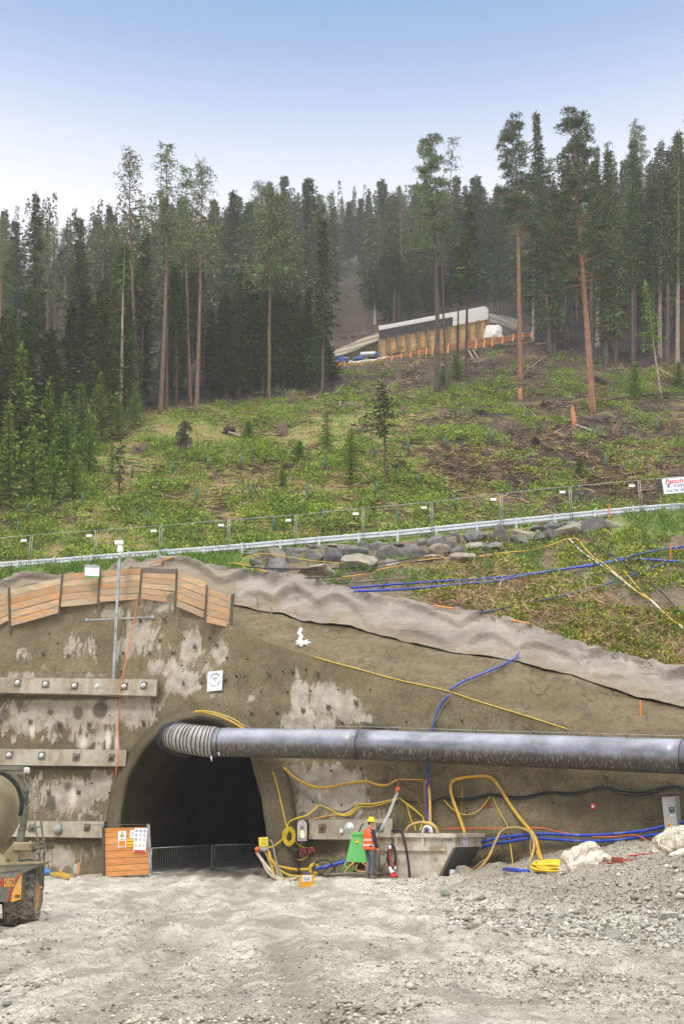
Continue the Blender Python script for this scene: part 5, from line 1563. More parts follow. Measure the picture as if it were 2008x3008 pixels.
mb = MB(); mb.text("Personen", Matrix.Translation((0, .045, .003)), .06, .001, bold=.001); mb.text("abgemeldet", Matrix.Translation((0, -.06, .003)), .052, .001, bold=.001); mb.build("lettering", M_ink, r)
r, w, h = poster("notice_sheet", "small pale paper with fine print half behind the big poster", [(382, 2439), (397, 2439), (396, 2462), (382, 2462)], M_white)
mb = MB()
for k in range(7): mb.box((0, h * (.3 - .1 * k), .003), (w * .6, .008, .002))
mb.build("print", mat_basic("grey_print", L(120, 130, 170), .7), r)
r, w, h = poster("safety_poster", "large white poster with rows of blue, red and yellow safety symbols", [(394, 2434), (431, 2432), (431, 2505), (394, 2501)], M_white, off=.02)
mbb, mbr, mby, mbw, mbk, mbp = MB(), MB(), MB(), MB(), MB(), MB()
def disc(mb, cx_, cy_, R, z, n=16): mb.prism([(cx_ + R * cos(2 * pi * k / n), cy_ + R * sin(2 * pi * k / n)) for k in range(n)], lambda q_: (q_[0], q_[1], z), (0, 0, .002))
for row, yy in enumerate((.38, .20, .02)):
    for col_, xx in enumerate((-.32, 0, .32)):
        x, y = xx * w, yy * h
        if row == 0 or col_ == 0:
            disc(mbb, x, y, .042, .003); disc(mbw, x + .004, y - .004, .018, .006); mbw.box((x, y - .018, .007), (.03, .014, .002))
        elif col_ == 2:
            disc(mbr, x, y, .044, .003); disc(mbw, x, y, .032, .006); mbr.bar((x - .025, y + .025, .009), (x + .025, y - .025, .009), .008, .002, (0, 0, 1)); mbk.box((x, y, .0085), (.014, .03, .001))
        else:
            mbk.box((x, y + .05, .004), (.07, .006, .002)); mbp.box((x, y, .004), (.06, .07, .002))
        mbk.box((x, y - .062, .004), (.05, .004, .002))
for xx in (-.32, 0, .32): tri(mbk, xx * w, -.22 * h, .042, .003); tri(mby, xx * w, -.222 * h, .032, .006)
mbb.build("blue_symbols", M_blue_ink, r); mbr.build("red_symbols", M_red, r); mby.build("yellow_symbols", M_yelsign, r); mbw.build("white_symbols", M_white, r); mbk.build("black_print", M_ink, r); mbp.build("grey_print", mat_basic("pale_grey_print", L(200, 202, 206), .7), r)
MB().box((0, -h * .455, .004), (w * .9, h * .09, .006)).build("red_footer", mat_basic("orange_red", L(206, 84, 48), .6), r)

# --- low grid fence across the mouth
def grid_panel(a, b, ht, name, label, group, mat, vs=.11, hs=(0.0, 1.0), rr=.006, fr=.02, gap=None, cat="fence panel", thin_rows=()):
    a, b = Vector(a), Vector(b); X = b - a; Lg = X.length; X.normalize(); up = Vector((0, 0, 1))
    root = empty(name, a, label=label, cat=cat, group=group)
    mb = MB()
    mb.tube([up * 0, up * ht], fr, 8); mb.tube([X * Lg, X * Lg + up * ht], fr, 8)
    mb.tube([up * ht, X * Lg + up * ht], fr * .8, 8); mb.tube([up * .04, X * Lg + up * .04], fr * .8, 8)
    mb.build("frame", mat, root)
    m2 = MB(); k = vs
    while k < Lg: m2.bar(X * k, X * k + up * ht, rr * 2, rr * 2, X); k += vs
    for z in thin_rows: m2.bar(up * z, X * Lg + up * z, rr * 2)
    m2.build("mesh", mat, root)
    return root
fa, fb = U(443, 2569, 41.2), U(621, 2556, 42.6); fc, fd = U(629, 2555, 42.6), U(775, 2550, 43.2)
grid_panel(fa, fb, .90, "crowd_barrier", "grid barrier panel across the left part of the tunnel mouth", "barrier panels in the tunnel mouth", M_steel, .09, rr=.007, fr=.024)
grid_panel(fc, fd, .88, "crowd_barrier", "grid barrier panel across the right part of the tunnel mouth", "barrier panels in the tunnel mouth", M_steel, .09, rr=.007, fr=.024)

# ================================================================== TRUCK MIXER AT THE LEFT EDGE
M_tk = mat_basic("dusty_olive_paint", L(128, 114, 78), .55, .1, var=.18, vscale=2.5, dirt=L(158, 148, 118), dirt_amt=.6, dirt_scale=1.2, bump=.1)
M_tk_g = mat_basic("dusty_grey_paint", L(104, 104, 92), .5, .1, var=.15, dirt=L(140, 132, 108), dirt_amt=.5)
M_tyre = mat_basic("muddy_tyre", L(150, 142, 126), .95, var=.35, vscale=9, bump=1.0, bscale=22, dirt=L(84, 76, 64), dirt_amt=.6, dirt_scale=7)
M_rim = mat_basic("orange_rim", L(216, 146, 40), .5, .1, var=.2, dirt=L(130, 116, 92), dirt_amt=.5, dirt_scale=6)
M_chain = mat_basic("muddy_chain", L(176, 166, 148), .6, .4, var=.4, vscale=30)
M_yor = mat_basic("amber_decal", L(226, 158, 44), .5, var=.08, dirt=L(150, 136, 100), dirt_amt=.4)
TY = 20.4
tb = gat(-6.6, TY)
truck = empty("truck_mixer", tb, label="muddy site truck mixer with olive drum cut by the left edge", cat="truck mixer")
def T(px, py, Y=TY): return U(px, py, Y) - tb
# drum (end bowl towards the right), axis left and slightly down
dc = T(-62, 2386, TY + .35); ax = Vector((1, -.12, .10)).normalized()
Mx = (ax.to_track_quat('Z', 'Y').to_matrix().to_4x4()); Mx.translation = dc
sc_ = 1 / ppm(U(-62, 2386, TY + .35))
RD = 118 * sc_; LX = 122 * sc_
prof = [(RD * cos(a), LX * sin(a)) for a in np.linspace(-.25, pi / 2 * .985, 22)]
prof = [(RD * .93, -1.6), (RD * .97, -.9)] + prof
MB().lathe(prof, 48, Mx).build("drum", M_tk, truck)
mb = MB(); add_ring(mb, dc + ax * (LX * .05), ax, RD + .01, .012, 48, 5); mb.build("weld_seam", M_tk, truck)
# black guard hoop over the drum end
hp = [T(-40, 2262, TY - .35), T(0, 2268, TY - .35), T(30, 2284, TY - .3), T(52, 2312, TY - .25), T(64, 2348, TY - .2), T(64, 2376, TY - .2), T(60, 2394, TY - .15)]
MB().tube(smooth_pts(hp, 6), .038, 8).build("guard_hoop", M_black, truck)
mb = MB(); mb.bar(T(-60, 2254), T(73, 2257), .09, .07); mb.bar(T(-60, 2268, TY - .2), T(77, 2271, TY - .2), .045, .05); mb.bar(T(40, 2272), T(52, 2296), .09, .08); mb.bar(T(70, 2258), T(80, 2300), .06, .06)
mb.build("top_frame", M_tk_g, truck)
mb = MB(); mb.box(T(80, 2263, TY - .25), (.10, .10, .11), None, .025); mb.cyl(T(80, 2259, TY - .32), T(81, 2259, TY - .36), .035, .03, 12); mb.build("work_light", M_white2, truck)
MB().tube(smooth_pts([T(80, 2269, TY - .2), T(76, 2280, TY - .25), T(78, 2290, TY - .25), T(84, 2296, TY - .2)], 4), .012, 5).build("light_cable", M_black, truck)
mb = MB(); mb.tube([T(80, 2305), T(74, 2360)], .052, 12); mb.tube([T(75, 2358), T(68, 2440)], .062, 12); mb.bar(T(66, 2430), T(60, 2472), .115, .1)
for yy in (2325, 2356, 2392, 2434): 
    x_ = lerp(80, 68, (yy - 2305) / 135.0); mb.box(T(x_, yy, TY - .01), (.13, .12, .025))
mb.build("chute_cylinder", M_tk_g, truck)
mb = MB(); mb.box(T(72, 2487), (.34, .3, .155), None, .02); mb.cyl(T(88, 2480, TY - .2), T(93, 2480, TY - .2), .06, .05, 12)
mb.prism([(0, 2543), (14, 2508), (42, 2472), (62, 2478), (58, 2500), (52, 2536)], lambda q_: T(q_[0], q_[1], TY - .1), (0, .08, 0))
mb.prism([(-40, 2548), (-40, 2500), (4, 2512), (20, 2522), (16, 2545)], lambda q_: T(q_[0], q_[1], TY - .25), (0, .3, 0))
mb.build("drum_support", M_tk, truck)
mb = MB(); mb.tube([T(98, 2494), T(128, 2488)], .028, 8); mb.tube([T(96, 2500), T(118, 2493)], .02, 8); mb.build("step_bracket", M_tk_g, truck)
mb = MB()
l0, l1 = [T(89, 2284, TY - .1), T(104, 2420, TY - .1), T(116, 2500, TY - .1), T(116.5, 2534, TY - .1)], [T(105, 2284, TY), T(118, 2390, TY), T(131, 2490, TY), T(127, 2612, TY)]
mb.tube(l0, .017, 8); mb.tube(l1, .017, 8)
for (a, b) in (((90, 2296), (106, 2294)), ((98, 2340), (110, 2339)), ((103, 2385), (117, 2384)), ((110, 2430), (123, 2429)), ((117, 2474), (129, 2473)), ((118, 2520), (131, 2518)), ((120, 2564), (129, 2563)), ((118, 2612), (127, 2610))):
    mb.tube([T(a[0], a[1], TY - .1), T(b[0], b[1], TY)], .011, 6)
mb.tube([T(113, 2498, TY - .12), T(113, 2512, TY - .12)], .03, 6); mb.tube([T(131, 2496, TY), T(131, 2510, TY)], .03, 6)
mb.build("ladder", M_tk_g, truck)
# side tank, fender and lettering
mb = MB()
F0 = TY - .55
mb.prism([(-260, 2552), (119, 2534), (119, 2540), (66, 2566), (60, 2644), (-260, 2675)], lambda q_: T(q_[0], q_[1], F0), (0, .55, 0))
mb.build("side_tank", M_tk_g, truck)
mb = MB(); mb.prism([(-260, 2547), (30, 2534), (119, 2532), (120, 2537), (-260, 2556)], lambda q_: T(q_[0], q_[1], F0 - .02), (0, .7, 0)); mb.build("top_ledge", M_tk, truck)
mb = MB(); mb.prism([(84, 2538), (119, 2537), (119, 2603), (112, 2588), (96, 2556), (80, 2547)], lambda q_: T(q_[0], q_[1], F0 + .45), (0, .25, 0)); mb.build("fender", M_tk_g, truck)
mb = MB(); mb.prism([(-30, 2563), (64, 2553), (64, 2555), (-30, 2566)], lambda q_: T(q_[0], q_[1], F0 - .02), (0, .02, 0)); mb.build("tank_fold", M_tk_g, truck)
mb = MB(); mb.prism([(64, 2568), (65, 2572), (62, 2642), (33, 2650), (38, 2620), (47, 2600)], lambda q_: T(q_[0], q_[1], F0 - .004), (0, -.004, 0)); mb.build("amber_decal", M_yor, truck)
mb = MB()
ra = [(64, 2566), (48, 2580), (36, 2600), (26, 2628), (20, 2651)]
for i in range(4):
    a, b = ra[i], ra[i + 1]
    mb.prism([(a[0] - 1, a[1]), (a[0] + 2.6, a[1] + 1), (b[0] + 3, b[1]), (b[0] - 2, b[1])], lambda q_: T(q_[0], q_[1], F0 - .010), (0, -.003, 0))
pc = T(6, 2591, F0 - .014); Ms = Matrix.Translation(pc) @ Matrix.Rotation(pi / 2, 4, 'X') @ Matrix.Rotation(.06, 4, 'Z')
mb.text("d", Ms, .22, .002, bold=.004, w=.055)
mb.build("red_decal", M_red, truck)
pc = T(28, 2594, F0 - .014); Ms = Matrix.Translation(pc) @ Matrix.Rotation(pi / 2, 4, 'X') @ Matrix.Rotation(.06, 4, 'Z')
mb = MB(); mb.text("DIECI", Ms, .19, .002, bold=.006, w=.18); mb.build("lettering", M_yor, truck)
pc = T(51, 2634, F0 - .014); Ms = Matrix.Translation(pc) @ Matrix.Rotation(pi / 2, 4, 'X') @ Matrix.Rotation(.06, 4, 'Z')
mb = MB(); mb.text("F7000", Ms, .085, .002, w=.095); mb.build("model_number", M_ink, truck)
mb = MB(); mb.prism([(6, 2650), (28, 2648), (26, 2700), (10, 2712)], lambda q_: T(q_[0], q_[1], TY + .9), (0, .5, 0)); mb.prism([(-260, 2600), (40, 2600), (40, 2655), (-260, 2668)], lambda q_: T(q_[0], q_[1], TY + .3), (0, 1.2, 0)); mb.build("underframe", M_dark, truck)
# wheel
def wheel(center, axis, R, Wd, parent, seed=0):
    d = Vector(axis).normalized(); Q = d.to_track_quat('Z', 'Y').to_matrix().to_4x4(); Q.translation = center
    rr_ = random.Random(seed)
    prof = [(R * .50, Wd * .40), (R * .56, Wd * .50), (R * .78, Wd * .52), (R * .92, Wd * .47), (R * .985, Wd * .36), (R, 0), (R * .985, -Wd * .36), (R * .92, -Wd * .47), (R * .78, -Wd * .52), (R * .56, -Wd * .5), (R * .5, -Wd * .4)]
    mb = MB().lathe(prof, 56, Q)
    for k in range(len(mb.v)):
        v = Vector(mb.v[k]); n_ = vnoise(v.x * 9, v.y * 9, v.z * 9); r_ = (v - Vector(center)); mb.v[k] = tuple(v + r_.normalized() * float(n_) * .014)
    for k in range(22):                                   # lugs
        for s_ in (-1, 1):
            a = 2 * pi * (k + (.5 if s_ > 0 else 0)) / 22
            p0 = Q @ Vector((R * 1.0 * cos(a), R * sin(a), s_ * .03)); p1 = Q @ Vector((R * .97 * cos(a + .2), R * .97 * sin(a + .2), s_ * Wd * .48))
            mb.bar(p0, p1, .055, .07, (p0 - Vector(center)))
    ty = mb.build("tyre", M_tyre, parent)
    rm = MB().lathe([(.01, Wd * .22), (R * .2, Wd * .24), (R * .22, Wd * .30), (R * .3, Wd * .30), (R * .42, Wd * .26), (R * .48, Wd * .44), (R * .53, Wd * .50), (R * .55, Wd * .47)], 40, Q)
    for k in range(8):
        a = 2 * pi * k / 8; p = Q @ Vector((R * .26 * cos(a), R * .26 * sin(a), Wd * .30)); rm.cyl(p, p + d * .03, .016, .016, 6)
    rm.build("rim", M_rim, ty)
    ch = MB(); N = 14
    def cp(a, s_, k_=1.045): return Q @ Vector((R * k_ * cos(a), R * k_ * sin(a), s_))
    def chain(pts):
        P = smooth_pts(pts, 6)
        acc = 0; last = P[0]; flip = False
        for a_, b_ in zip(P[:-1], P[1:]):
            m_ = max(1, int(round((b_ - a_).length / .035)))
            for i in range(m_):
                p = a_.lerp(b_, i / m_); q_ = a_.lerp(b_, (i + 1) / m_)
                rad = (p - Vector(center)).normalized(); side = (q_ - p).cross(rad)
                if side.length < 1e-6: continue
                side.normalize(); w_ = side if flip else rad
                ch.tube([p - (q_ - p) * .15, p.lerp(q_, .5) + w_ * .013, q_ + (q_ - p) * .15], .0075, 4, False)
                ch.tube([p - (q_ - p) * .15, p.lerp(q_, .5) - w_ * .013, q_ + (q_ - p) * .15], .0075, 4, False)
                flip = not flip
    for k in range(N):
        a = 2 * pi * k / N; b = 2 * pi * (k + .5) / N; c_ = 2 * pi * (k + 1) / N
        chain([cp(a, -Wd * .50, .93), cp(lerp(a, b, .5), -Wd * .25, 1.05), cp(b, 0, 1.06), cp(lerp(b, c_, .5), Wd * .25, 1.05), cp(c_, Wd * .5, .93)])
        chain([cp(c_, -Wd * .50, .93), cp(lerp(c_, b, .5), -Wd * .25, 1.05), cp(b, 0, 1.06), cp(lerp(b, a, .5), Wd * .25, 1.05), cp(a, Wd * .5, .93)])
    for s_ in (1, -1):
        chain([cp(2 * pi * k / 28, s_ * Wd * (.56 + .03 * sin(k * 2.2)), .80 + .05 * (k % 2)) for k in range(29)])
        chain([cp(2 * pi * k / 28, s_ * Wd * .54, .92) for k in range(29)])
    ch.build("snow_chain", M_chain, ty)
wc = T(71, 2637, TY + .25); wc.z = .55 + float(gz(wc.x + tb.x, wc.y + tb.y)) - tb.z - .02
wheel(wc, (.989, .13, 0), .545, .47, truck)

# ================================================================== SKIP (steel container)
M_skip = mat_basic("concrete_splashed_steel", L(196, 188, 170), .75, .1, var=.2, vscale=2.5, bump=.25, bscale=30, dirt=L(140, 124, 90), dirt_amt=.45, dirt_scale=2.2)
M_skip_shade = mat_basic("shaded_skip_slope", L(84, 86, 84), .5, .2, var=.25, dirt=L(118, 112, 96), dirt_amt=.3)  # skip steel with the shadow of the sloping end put into the colour
th = radians(31)
su, sv = Vector((cos(th), -sin(th), 0)), Vector((sin(th), cos(th), 0))
B0 = U(1334, 2449, 32.7); zb = float(gz(B0.x - 1.5, B0.y + .8)) - .06
SL = 2.62; SW = 1.85; ZT = B0.z; ZM = U(1334, 2489, 32.7).z
so = Vector((B0.x, B0.y, zb)) - su * (SL / 2)
skip = empty("steel_skip", so, label="large grey steel skip with shade-darkened sloping end, behind the worker", cat="skip")
def S(a, b, z): return Vector((B0.x, B0.y, 0)) - su * a + sv * b + Vector((0, 0, z)) - so     # a: from the right corner leftwards
mb = MB(); t_ = .05
slope_in = .56                                        # how far the foot is set back under the end
ol = [(0, ZT), (SL, ZT), (SL + .0, zb), (slope_in, zb), (0, ZM)]
for b0, b1 in ((0, t_), (SW - t_, SW)):
    mb.add([S(a, b0, z) for a, z in ol] + [S(a, b1, z) for a, z in ol], [tuple(range(5)), tuple(range(9, 4, -1))] + [(i, i + 5, (i + 1) % 5 + 5, (i + 1) % 5) for i in range(5)])
mb.add([S(0, t_, ZT), S(0, SW - t_, ZT), S(0, SW - t_, ZM), S(0, t_, ZM)] + [S(.05, t_, ZT), S(.05, SW - t_, ZT), S(.05, SW - t_, ZM), S(.05, t_, ZM)], [(0, 1, 2, 3), (7, 6, 5, 4), (0, 4, 5, 1)])
mb.add([S(SL, t_, ZT), S(SL, SW - t_, ZT), S(SL, SW - t_, zb), S(SL, t_, zb)] + [S(SL - .05, t_, ZT), S(SL - .05, SW - t_, ZT), S(SL - .05, SW - t_, zb), S(SL - .05, t_, zb)], [(3, 2, 1, 0), (4, 5, 6, 7), (0, 1, 5, 4)])
mb.build("body", M_skip, skip)
mb = MB(); mb.add([S(.003, .0, ZM), S(.003, SW, ZM), S(slope_in, SW, zb), S(slope_in, .0, zb)] + [S(.06, 0, ZM), S(.06, SW, ZM), S(slope_in + .06, SW, zb), S(slope_in + .06, 0, zb)], [(0, 1, 2, 3), (7, 6, 5, 4), (0, 3, 7, 4), (1, 5, 6, 2)]); mb.build("sloping_end", M_skip_shade, skip)
mb = MB()
rz = ZT - .05
mb.bar(S(-.08, -.05, rz), S(SL + .05, -.05, rz), .11, .11); mb.bar(S(-.05, -.02, rz), S(-.05, SW + .05, rz), .10, .105); mb.bar(S(-.06, SW + .04, rz), S(SL + .05, SW + .04, rz), .11, .11)
mb.build("rim_bar", M_skip, skip)
for a in (.98, 1.86): MB().bar(S(a, -.035, ZT - .1), S(a, -.035, ZM + .02), .06, .11, sv).build("side_rib", M_skip, skip)
MB().bar(S(.28, -.045, ZM - .04), S(SL, -.045, ZM - .04), .08, .13).build("side_rib", M_skip, skip)
MB().bar(S(SL, -.05, ZT), S(SL, -.05, zb), .08, .08, sv).build("corner_post", M_skip, skip)
# sticker on the end
Ms = Matrix((sv, Vector((0, 0, 1)), su)).transposed().to_4x4(); Ms.translation = S(-.012, .62, ZT - .24)
stk = MB(); stk.box((0, 0, 0), (.44, .25, .008), Ms); stk = stk.build("sticker", M_white, skip)
mb = MB(); mb.text("S", Ms @ Matrix.Translation((-.14, 0, .006)), .26, .001, bold=.012, sx=.6)
for k, (w_, s_) in enumerate(((.22, .022), (.10, .014), (.13, .014), (.10, .014))): mb.box((.07, .075 - k * .042, .006), (w_, s_, .002), Ms)
mb.build("print", M_blue_ink, stk)
mb = MB(); mb.box((0.03, -.095, .006), (.30, .010, .002), Ms); mb.box((-.14, -.02, .007), (.05, .012, .002), Ms @ Matrix.Rotation(.7, 4, 'Z')); mb.build("red_print", M_red, stk)
Mb_ = Matrix((su, Vector((0, 0, 1)), -sv)).transposed().to_4x4(); Mb_.translation = S(.25, -.012, ZT - .17)
mb = MB(); mb.text("wasser-schutz", Mb_, .07, .001, bold=.002, w=.36); mb.build("blue_lettering", mat_basic("sky_blue_print", L(70, 120, 190), .6), skip)

# --- things around the skip
def on_skip(px, py, off=.03):
    """meet the long side of the skip (plane b = -off)"""
    d = ray(px, py); n = sv; p0 = so + S(0, -off, 0)
    t_ = (p0 - CAM).dot(n) / d.dot(n)
    return CAM + d * t_
def skip_hose(name, label, pts, r, mat, off=.08, cat=None):
    P = smooth_pts([on_skip(x, y, off) for x, y in pts], 5)
    return MB().tube(P, r, 6).build(name, mat, None, label, cat or name.replace('_', ' '), None, origin=P[0])
g0 = on_skip(1203, 2591, .25)
skip_hose("black_hose", "black hose hanging over the skip rim down to the ground", [(1150, 2440), (1168, 2436), (1180, 2446), (1190, 2485), (1196, 2520), (1201, 2560), (1203, 2594)], .036, M_black, .17, 'hose')
skip_hose("power_cable", "thin black cable running from the skip rim to the cable coil", [(1149, 2438), (1149, 2455), (1153, 2470), (1151, 2482)], .012, M_black, .13, 'cable')
skip_hose("power_cable", "slack black cable from the coil to the foot of the skip", [(1140, 2500), (1133, 2530), (1120, 2556), (1113, 2574)], .012, M_black, .13, 'cable')
root = None
mb = MB(); rr = random.Random(8); cc = on_skip(1151, 2518, .14)
for k in range(9):
    P = []
    ox, oz, sx_, sz_ = rr.uniform(-.02, .02), rr.uniform(-.03, .03), rr.uniform(.105, .15), rr.uniform(.31, .38)
    for j in range(25):
        a = 2 * pi * j / 24; P.append(su * (ox + sx_ * cos(a)) + Vector((0, 0, oz + sz_ * sin(a))) - sv * (.01 * k - .03 + .02 * sin(a * 2 + k)))
    mb.tube(P, .014, 5, False)
root = empty("cable_coil", cc, label="hanging coil of black and red cable on the side of the skip", cat="cable")
mb.build("coil", M_black, root)
mb = MB(); mb.tube(smooth_pts([su * -.05 + Vector((0, 0, .22)) - sv * .06, su * -.06 + Vector((0, 0, 0)) - sv * .06, su * .03 + Vector((0, 0, -.12)) - sv * .06, su * .12 + Vector((0, 0, -.25)) - sv * .06], 5), .022, 6); mb.build("red_lead", M_red, root)
mb = MB(); mb.box(su * -.03 + Vector((0, 0, .28)) - sv * .06, (.07, .07, .10), None, .01); mb.cyl(su * .13 + Vector((0, 0, -.26)) - sv * .06, su * .13 + Vector((0, 0, -.34)) - sv * .06, .03, .03, 8); mb.build("plug", M_white, root)
p0 = on_skip(1144, 2548, .2); p1 = on_skip(1156, 2572, .3)
root = empty("road_cone", p1, label="dirty red and white collapsed cone below the cable coil", cat="cone")
mb = MB(); mb.tube([p0 - p1, (p0 - p1) * .25], [.035, .07], 10); mb.build("cone", M_white, root)
mb = MB(); mb.tube([(p0 - p1) * 1.25, (p0 - p1) * 1.0], [.03, .036], 10); mb.tube([Vector((0, 0, -.04)), Vector((0, 0, .05))], [.14, .09], 12); mb.tube([(p0 - p1) * .25, (p0 - p1) * .12], [.07, .075], 10); mb.build("base", M_red, root)
# hoses inside the skip
P = [on_skip(*p, -.5) for p in ((1190, 2450), (1200, 2430), (1222, 2419), (1244, 2417), (1267, 2422), (1280, 2434), (1286, 2452))]
MB().tube(smooth_pts(P, 6), .055, 8).build("yellow_hose", M_yel_d, None, "thick yellow hose arching out of the skip", "hose", None, origin=P[0])
P = [on_skip(*p, -.45) for p in ((1240, 2450), (1246, 2432), (1255, 2429), (1264, 2434), (1268, 2448))]
MB().tube(smooth_pts(P, 6), .05, 8).build("grey_hose", M_white2, None, "pale grey hose loop sticking out of the skip", "hose", None, origin=P[0])
# post at the skip corner
mb = MB(); p = on_skip(1113, 2578, .2); q_ = on_skip(1112, 2440, .2)
MB().tube([(0, 0, 0), q_ - p], .022, 8).build("steel_rod", M_steel_p, None, "thin upright steel rod at the left end of the skip", "rod").location = p
# rubble bits by the slope
def rock_mesh(mb, c, s, seed, n=1, flat=.7, col=0):
    r = random.Random(seed); bm = bmesh.new(); bmesh.ops.create_icosphere(bm, subdivisions=2, radius=1)
    # chop with random planes for angular faces
    vs = [v.co.copy() for v in bm.verts]
    pl = []
    for _ in range(11):
        n_ = rv(r); pl.append((n_, r.uniform(.38, .8)))
    out = []
    for v in vs:
        v = v * r.uniform(.98, 1.05) * 1.12
        for n_, d_ in pl:
            k_ = v.dot(n_) - d_
            if k_ > 0: v = v - n_ * k_
        out.append(Vector((v.x * s[0], v.y * s[1], v.z * s[2])) + Vector(c))
    fs = [[v.index for v in f.verts] for f in bm.faces]; bm.free()
    mb.add(out, fs)
def m_rock(name, a, b, c_):
    t = NT(name); n = t.noise(2.5, 6, .65); st = t.noise(5, 5, .6, stretch=(.4, .4, 3)); f = t.noise(22, 4, .7)
    g = t.n.new("ShaderNodeNewGeometry")
    col = t.ramp(n, [(.35, a), (.62, b)])
    col = t.mix(t.math('MULTIPLY', t.ramp(st, [(.45, 0.0), (.6, 1.0)]), .5), col, c_)
    col = t.mix(t.math('MULTIPLY', g.outputs['Random Per Island'], .35), col, b)
    return t.out(col, .8, t.bump(f, .5, .02, t.bump(st, .6, .05)))
M_rock = m_rock("grey_rock", L(60, 60, 58), L(116, 114, 110), L(84, 78, 70))
M_rock_b = m_rock("brownish_rock", L(96, 88, 74), L(150, 140, 122), L(112, 106, 96))
M_rock_g = m_rock("greenish_rock", L(112, 114, 102), L(170, 170, 156), L(140, 138, 128))
p = gpt(1337, 2572, .08); mb = MB(); rock_mesh(mb, (0, 0, 0), (.17, .12, .15), 5); mb.build("pale_block", M_white2, None, "pale block leaning on the sloping end of the skip", "block", origin=None).location = p
p = gpt(1366, 2570, 0)
mb = MB(); mb.prism([(-.33, 0), (-.22, .24), (.0, .26), (.32, 0)], lambda q_: Vector((q_[0], .1, q_[1])), (0, .05, 0)); mb.prism([(-.22, .24), (.0, .26), (-.06, .03), (-.2, .02)], lambda q_: Vector((q_[0] * 1.0, -.12, q_[1] * .95)), (0, .18, 0)); mb.prism([(.0, .26), (.5, 0), (-.06, .0)], lambda q_: Vector((q_[0], -.14, q_[1])), (0, .04, 0))
mb.build("concrete_trough", M_beam, None, "broken open concrete trough half buried right of the skip", "trough").location = p
hose("wooden_pole", "rusty pole leaning against the wall right of the skip", [(1384, 2554, 1.6), (1461, 2498, .25)], .032, mat_basic("rusty_wood", L(146, 112, 78), .9, var=.3), cat='pole', sub=1)

# ================================================================== GREEN MACHINE
M_green = mat_basic("green_paint", L(104, 190, 104), .45, var=.06, dirt=L(140, 150, 110), dirt_amt=.15)
go = U(1045, 2571, 33.9); go.z = float(gz(go.x, go.y))
GYf = go.y
mach = empty("mortar_machine", go, label="green trapezoid machine casing on a tube frame, left of the worker", cat="machine")
def Gm(px, py, dy=0.0): return U(px, py, GYf + dy) - go
mb = MB()
fr = [Gm(1033, 2451), Gm(1080, 2452), Gm(1086, 2534), Gm(1015, 2531)]
bk = [Gm(1036, 2451, .8), Gm(1080, 2452, .8), Gm(1086, 2534, .9), Gm(1018, 2531, .9)]
mb.add(fr + bk, [(0, 3, 2, 1), (4, 5, 6, 7), (0, 4, 7, 3), (1, 2, 6, 5), (0, 1, 5, 4), (3, 7, 6, 2)])
mb.build("casing", M_green, mach)
mb = MB(); mb.quadbox([Gm(1032, 2452, -.03), Gm(1081, 2453, -.03), Gm(1081, 2445, -.03), Gm(1032, 2445, -.03)], Vector((0, .9, 0))); mb.build("lid", M_green, mach)
mb = MB()
for pth in ([(1015, 2531), (1006, 2561)], [(1006, 2561), (1075, 2567)], [(1012, 2545), (1040, 2560)], [(1038, 2534), (1036, 2570)], [(1086, 2532), (1088, 2572)]): mb.tube([Gm(*pth[0], -.02), Gm(*pth[1], -.02)], .024, 8)
mb.tube([Gm(1010, 2561, .9), Gm(1075, 2567, .9)], .024, 8); mb.tube([Gm(1006, 2561, 0), Gm(1010, 2561, .9)], .024, 8); mb.build("tube_frame", mat_basic("green_frame", L(84, 168, 92), .5, var=.1, dirt=L(120, 116, 84), dirt_amt=.4), mach)
mb = MB(); mb.add([Gm(1022, 2533, .1), Gm(1082, 2535, .1), Gm(1066, 2556, .3), Gm(1040, 2550, .3), Gm(1022, 2533, .8), Gm(1082, 2535, .8), Gm(1066, 2556, .6), Gm(1040, 2550, .6)], [(0, 3, 2, 1), (4, 5, 6, 7), (0, 4, 7, 3), (1, 2, 6, 5), (3, 7, 6, 2)]); mb.build("hopper", mat_basic("rusty_hopper", L(92, 56, 40), .8, var=.3), mach)
mb = MB()
for pth in ([(1040, 2532), (1020, 2550), (1004, 2576)], [(1064, 2534), (1080, 2548), (1116, 2566)], [(1048, 2540), (1044, 2554), (1060, 2561), (1076, 2560)], [(1038, 2560), (1040, 2575)]): mb.tube(smooth_pts([Gm(*p_, -.08) for p_ in pth], 5), .022, 6)
mb.build("yellow_lines", M_yel, mach)
mb = MB(); mb.tube(smooth_pts([Gm(1052, 2534, .05), Gm(1046, 2552, 0), Gm(1038, 2562, -.1)], 4), .03, 8); mb.build("black_hose", M_black, mach)
MB().tube([Gm(1054, 2444, .3), Gm(1062, 2424, .3), Gm(1067, 2419, .3)], .02, 6).build("lid_lever", M_black, mach)
c0 = Gm(1049, 2470, -.02)
mb = MB(); mb.prism([(-.075, -.06), (.07, -.06), (.0, .075)], lambda q_: c0 + Vector((q_[0], 0, q_[1])), (0, -.006, 0)); wt = mb.build("warning_triangle", M_yelsign, mach)
mb = MB(); mb.prism([(-.008, -.03), (.008, -.03), (.012, .03), (-.012, .03)], lambda q_: c0 + Vector((q_[0], -.008, q_[1])), (0, -.003, 0)); mb.prism([(-.008, -.05), (.008, -.05), (.008, -.037), (-.008, -.037)], lambda q_: c0 + Vector((q_[0], -.008, q_[1])), (0, -.003, 0)); mb.build("exclamation_mark", M_red, wt)

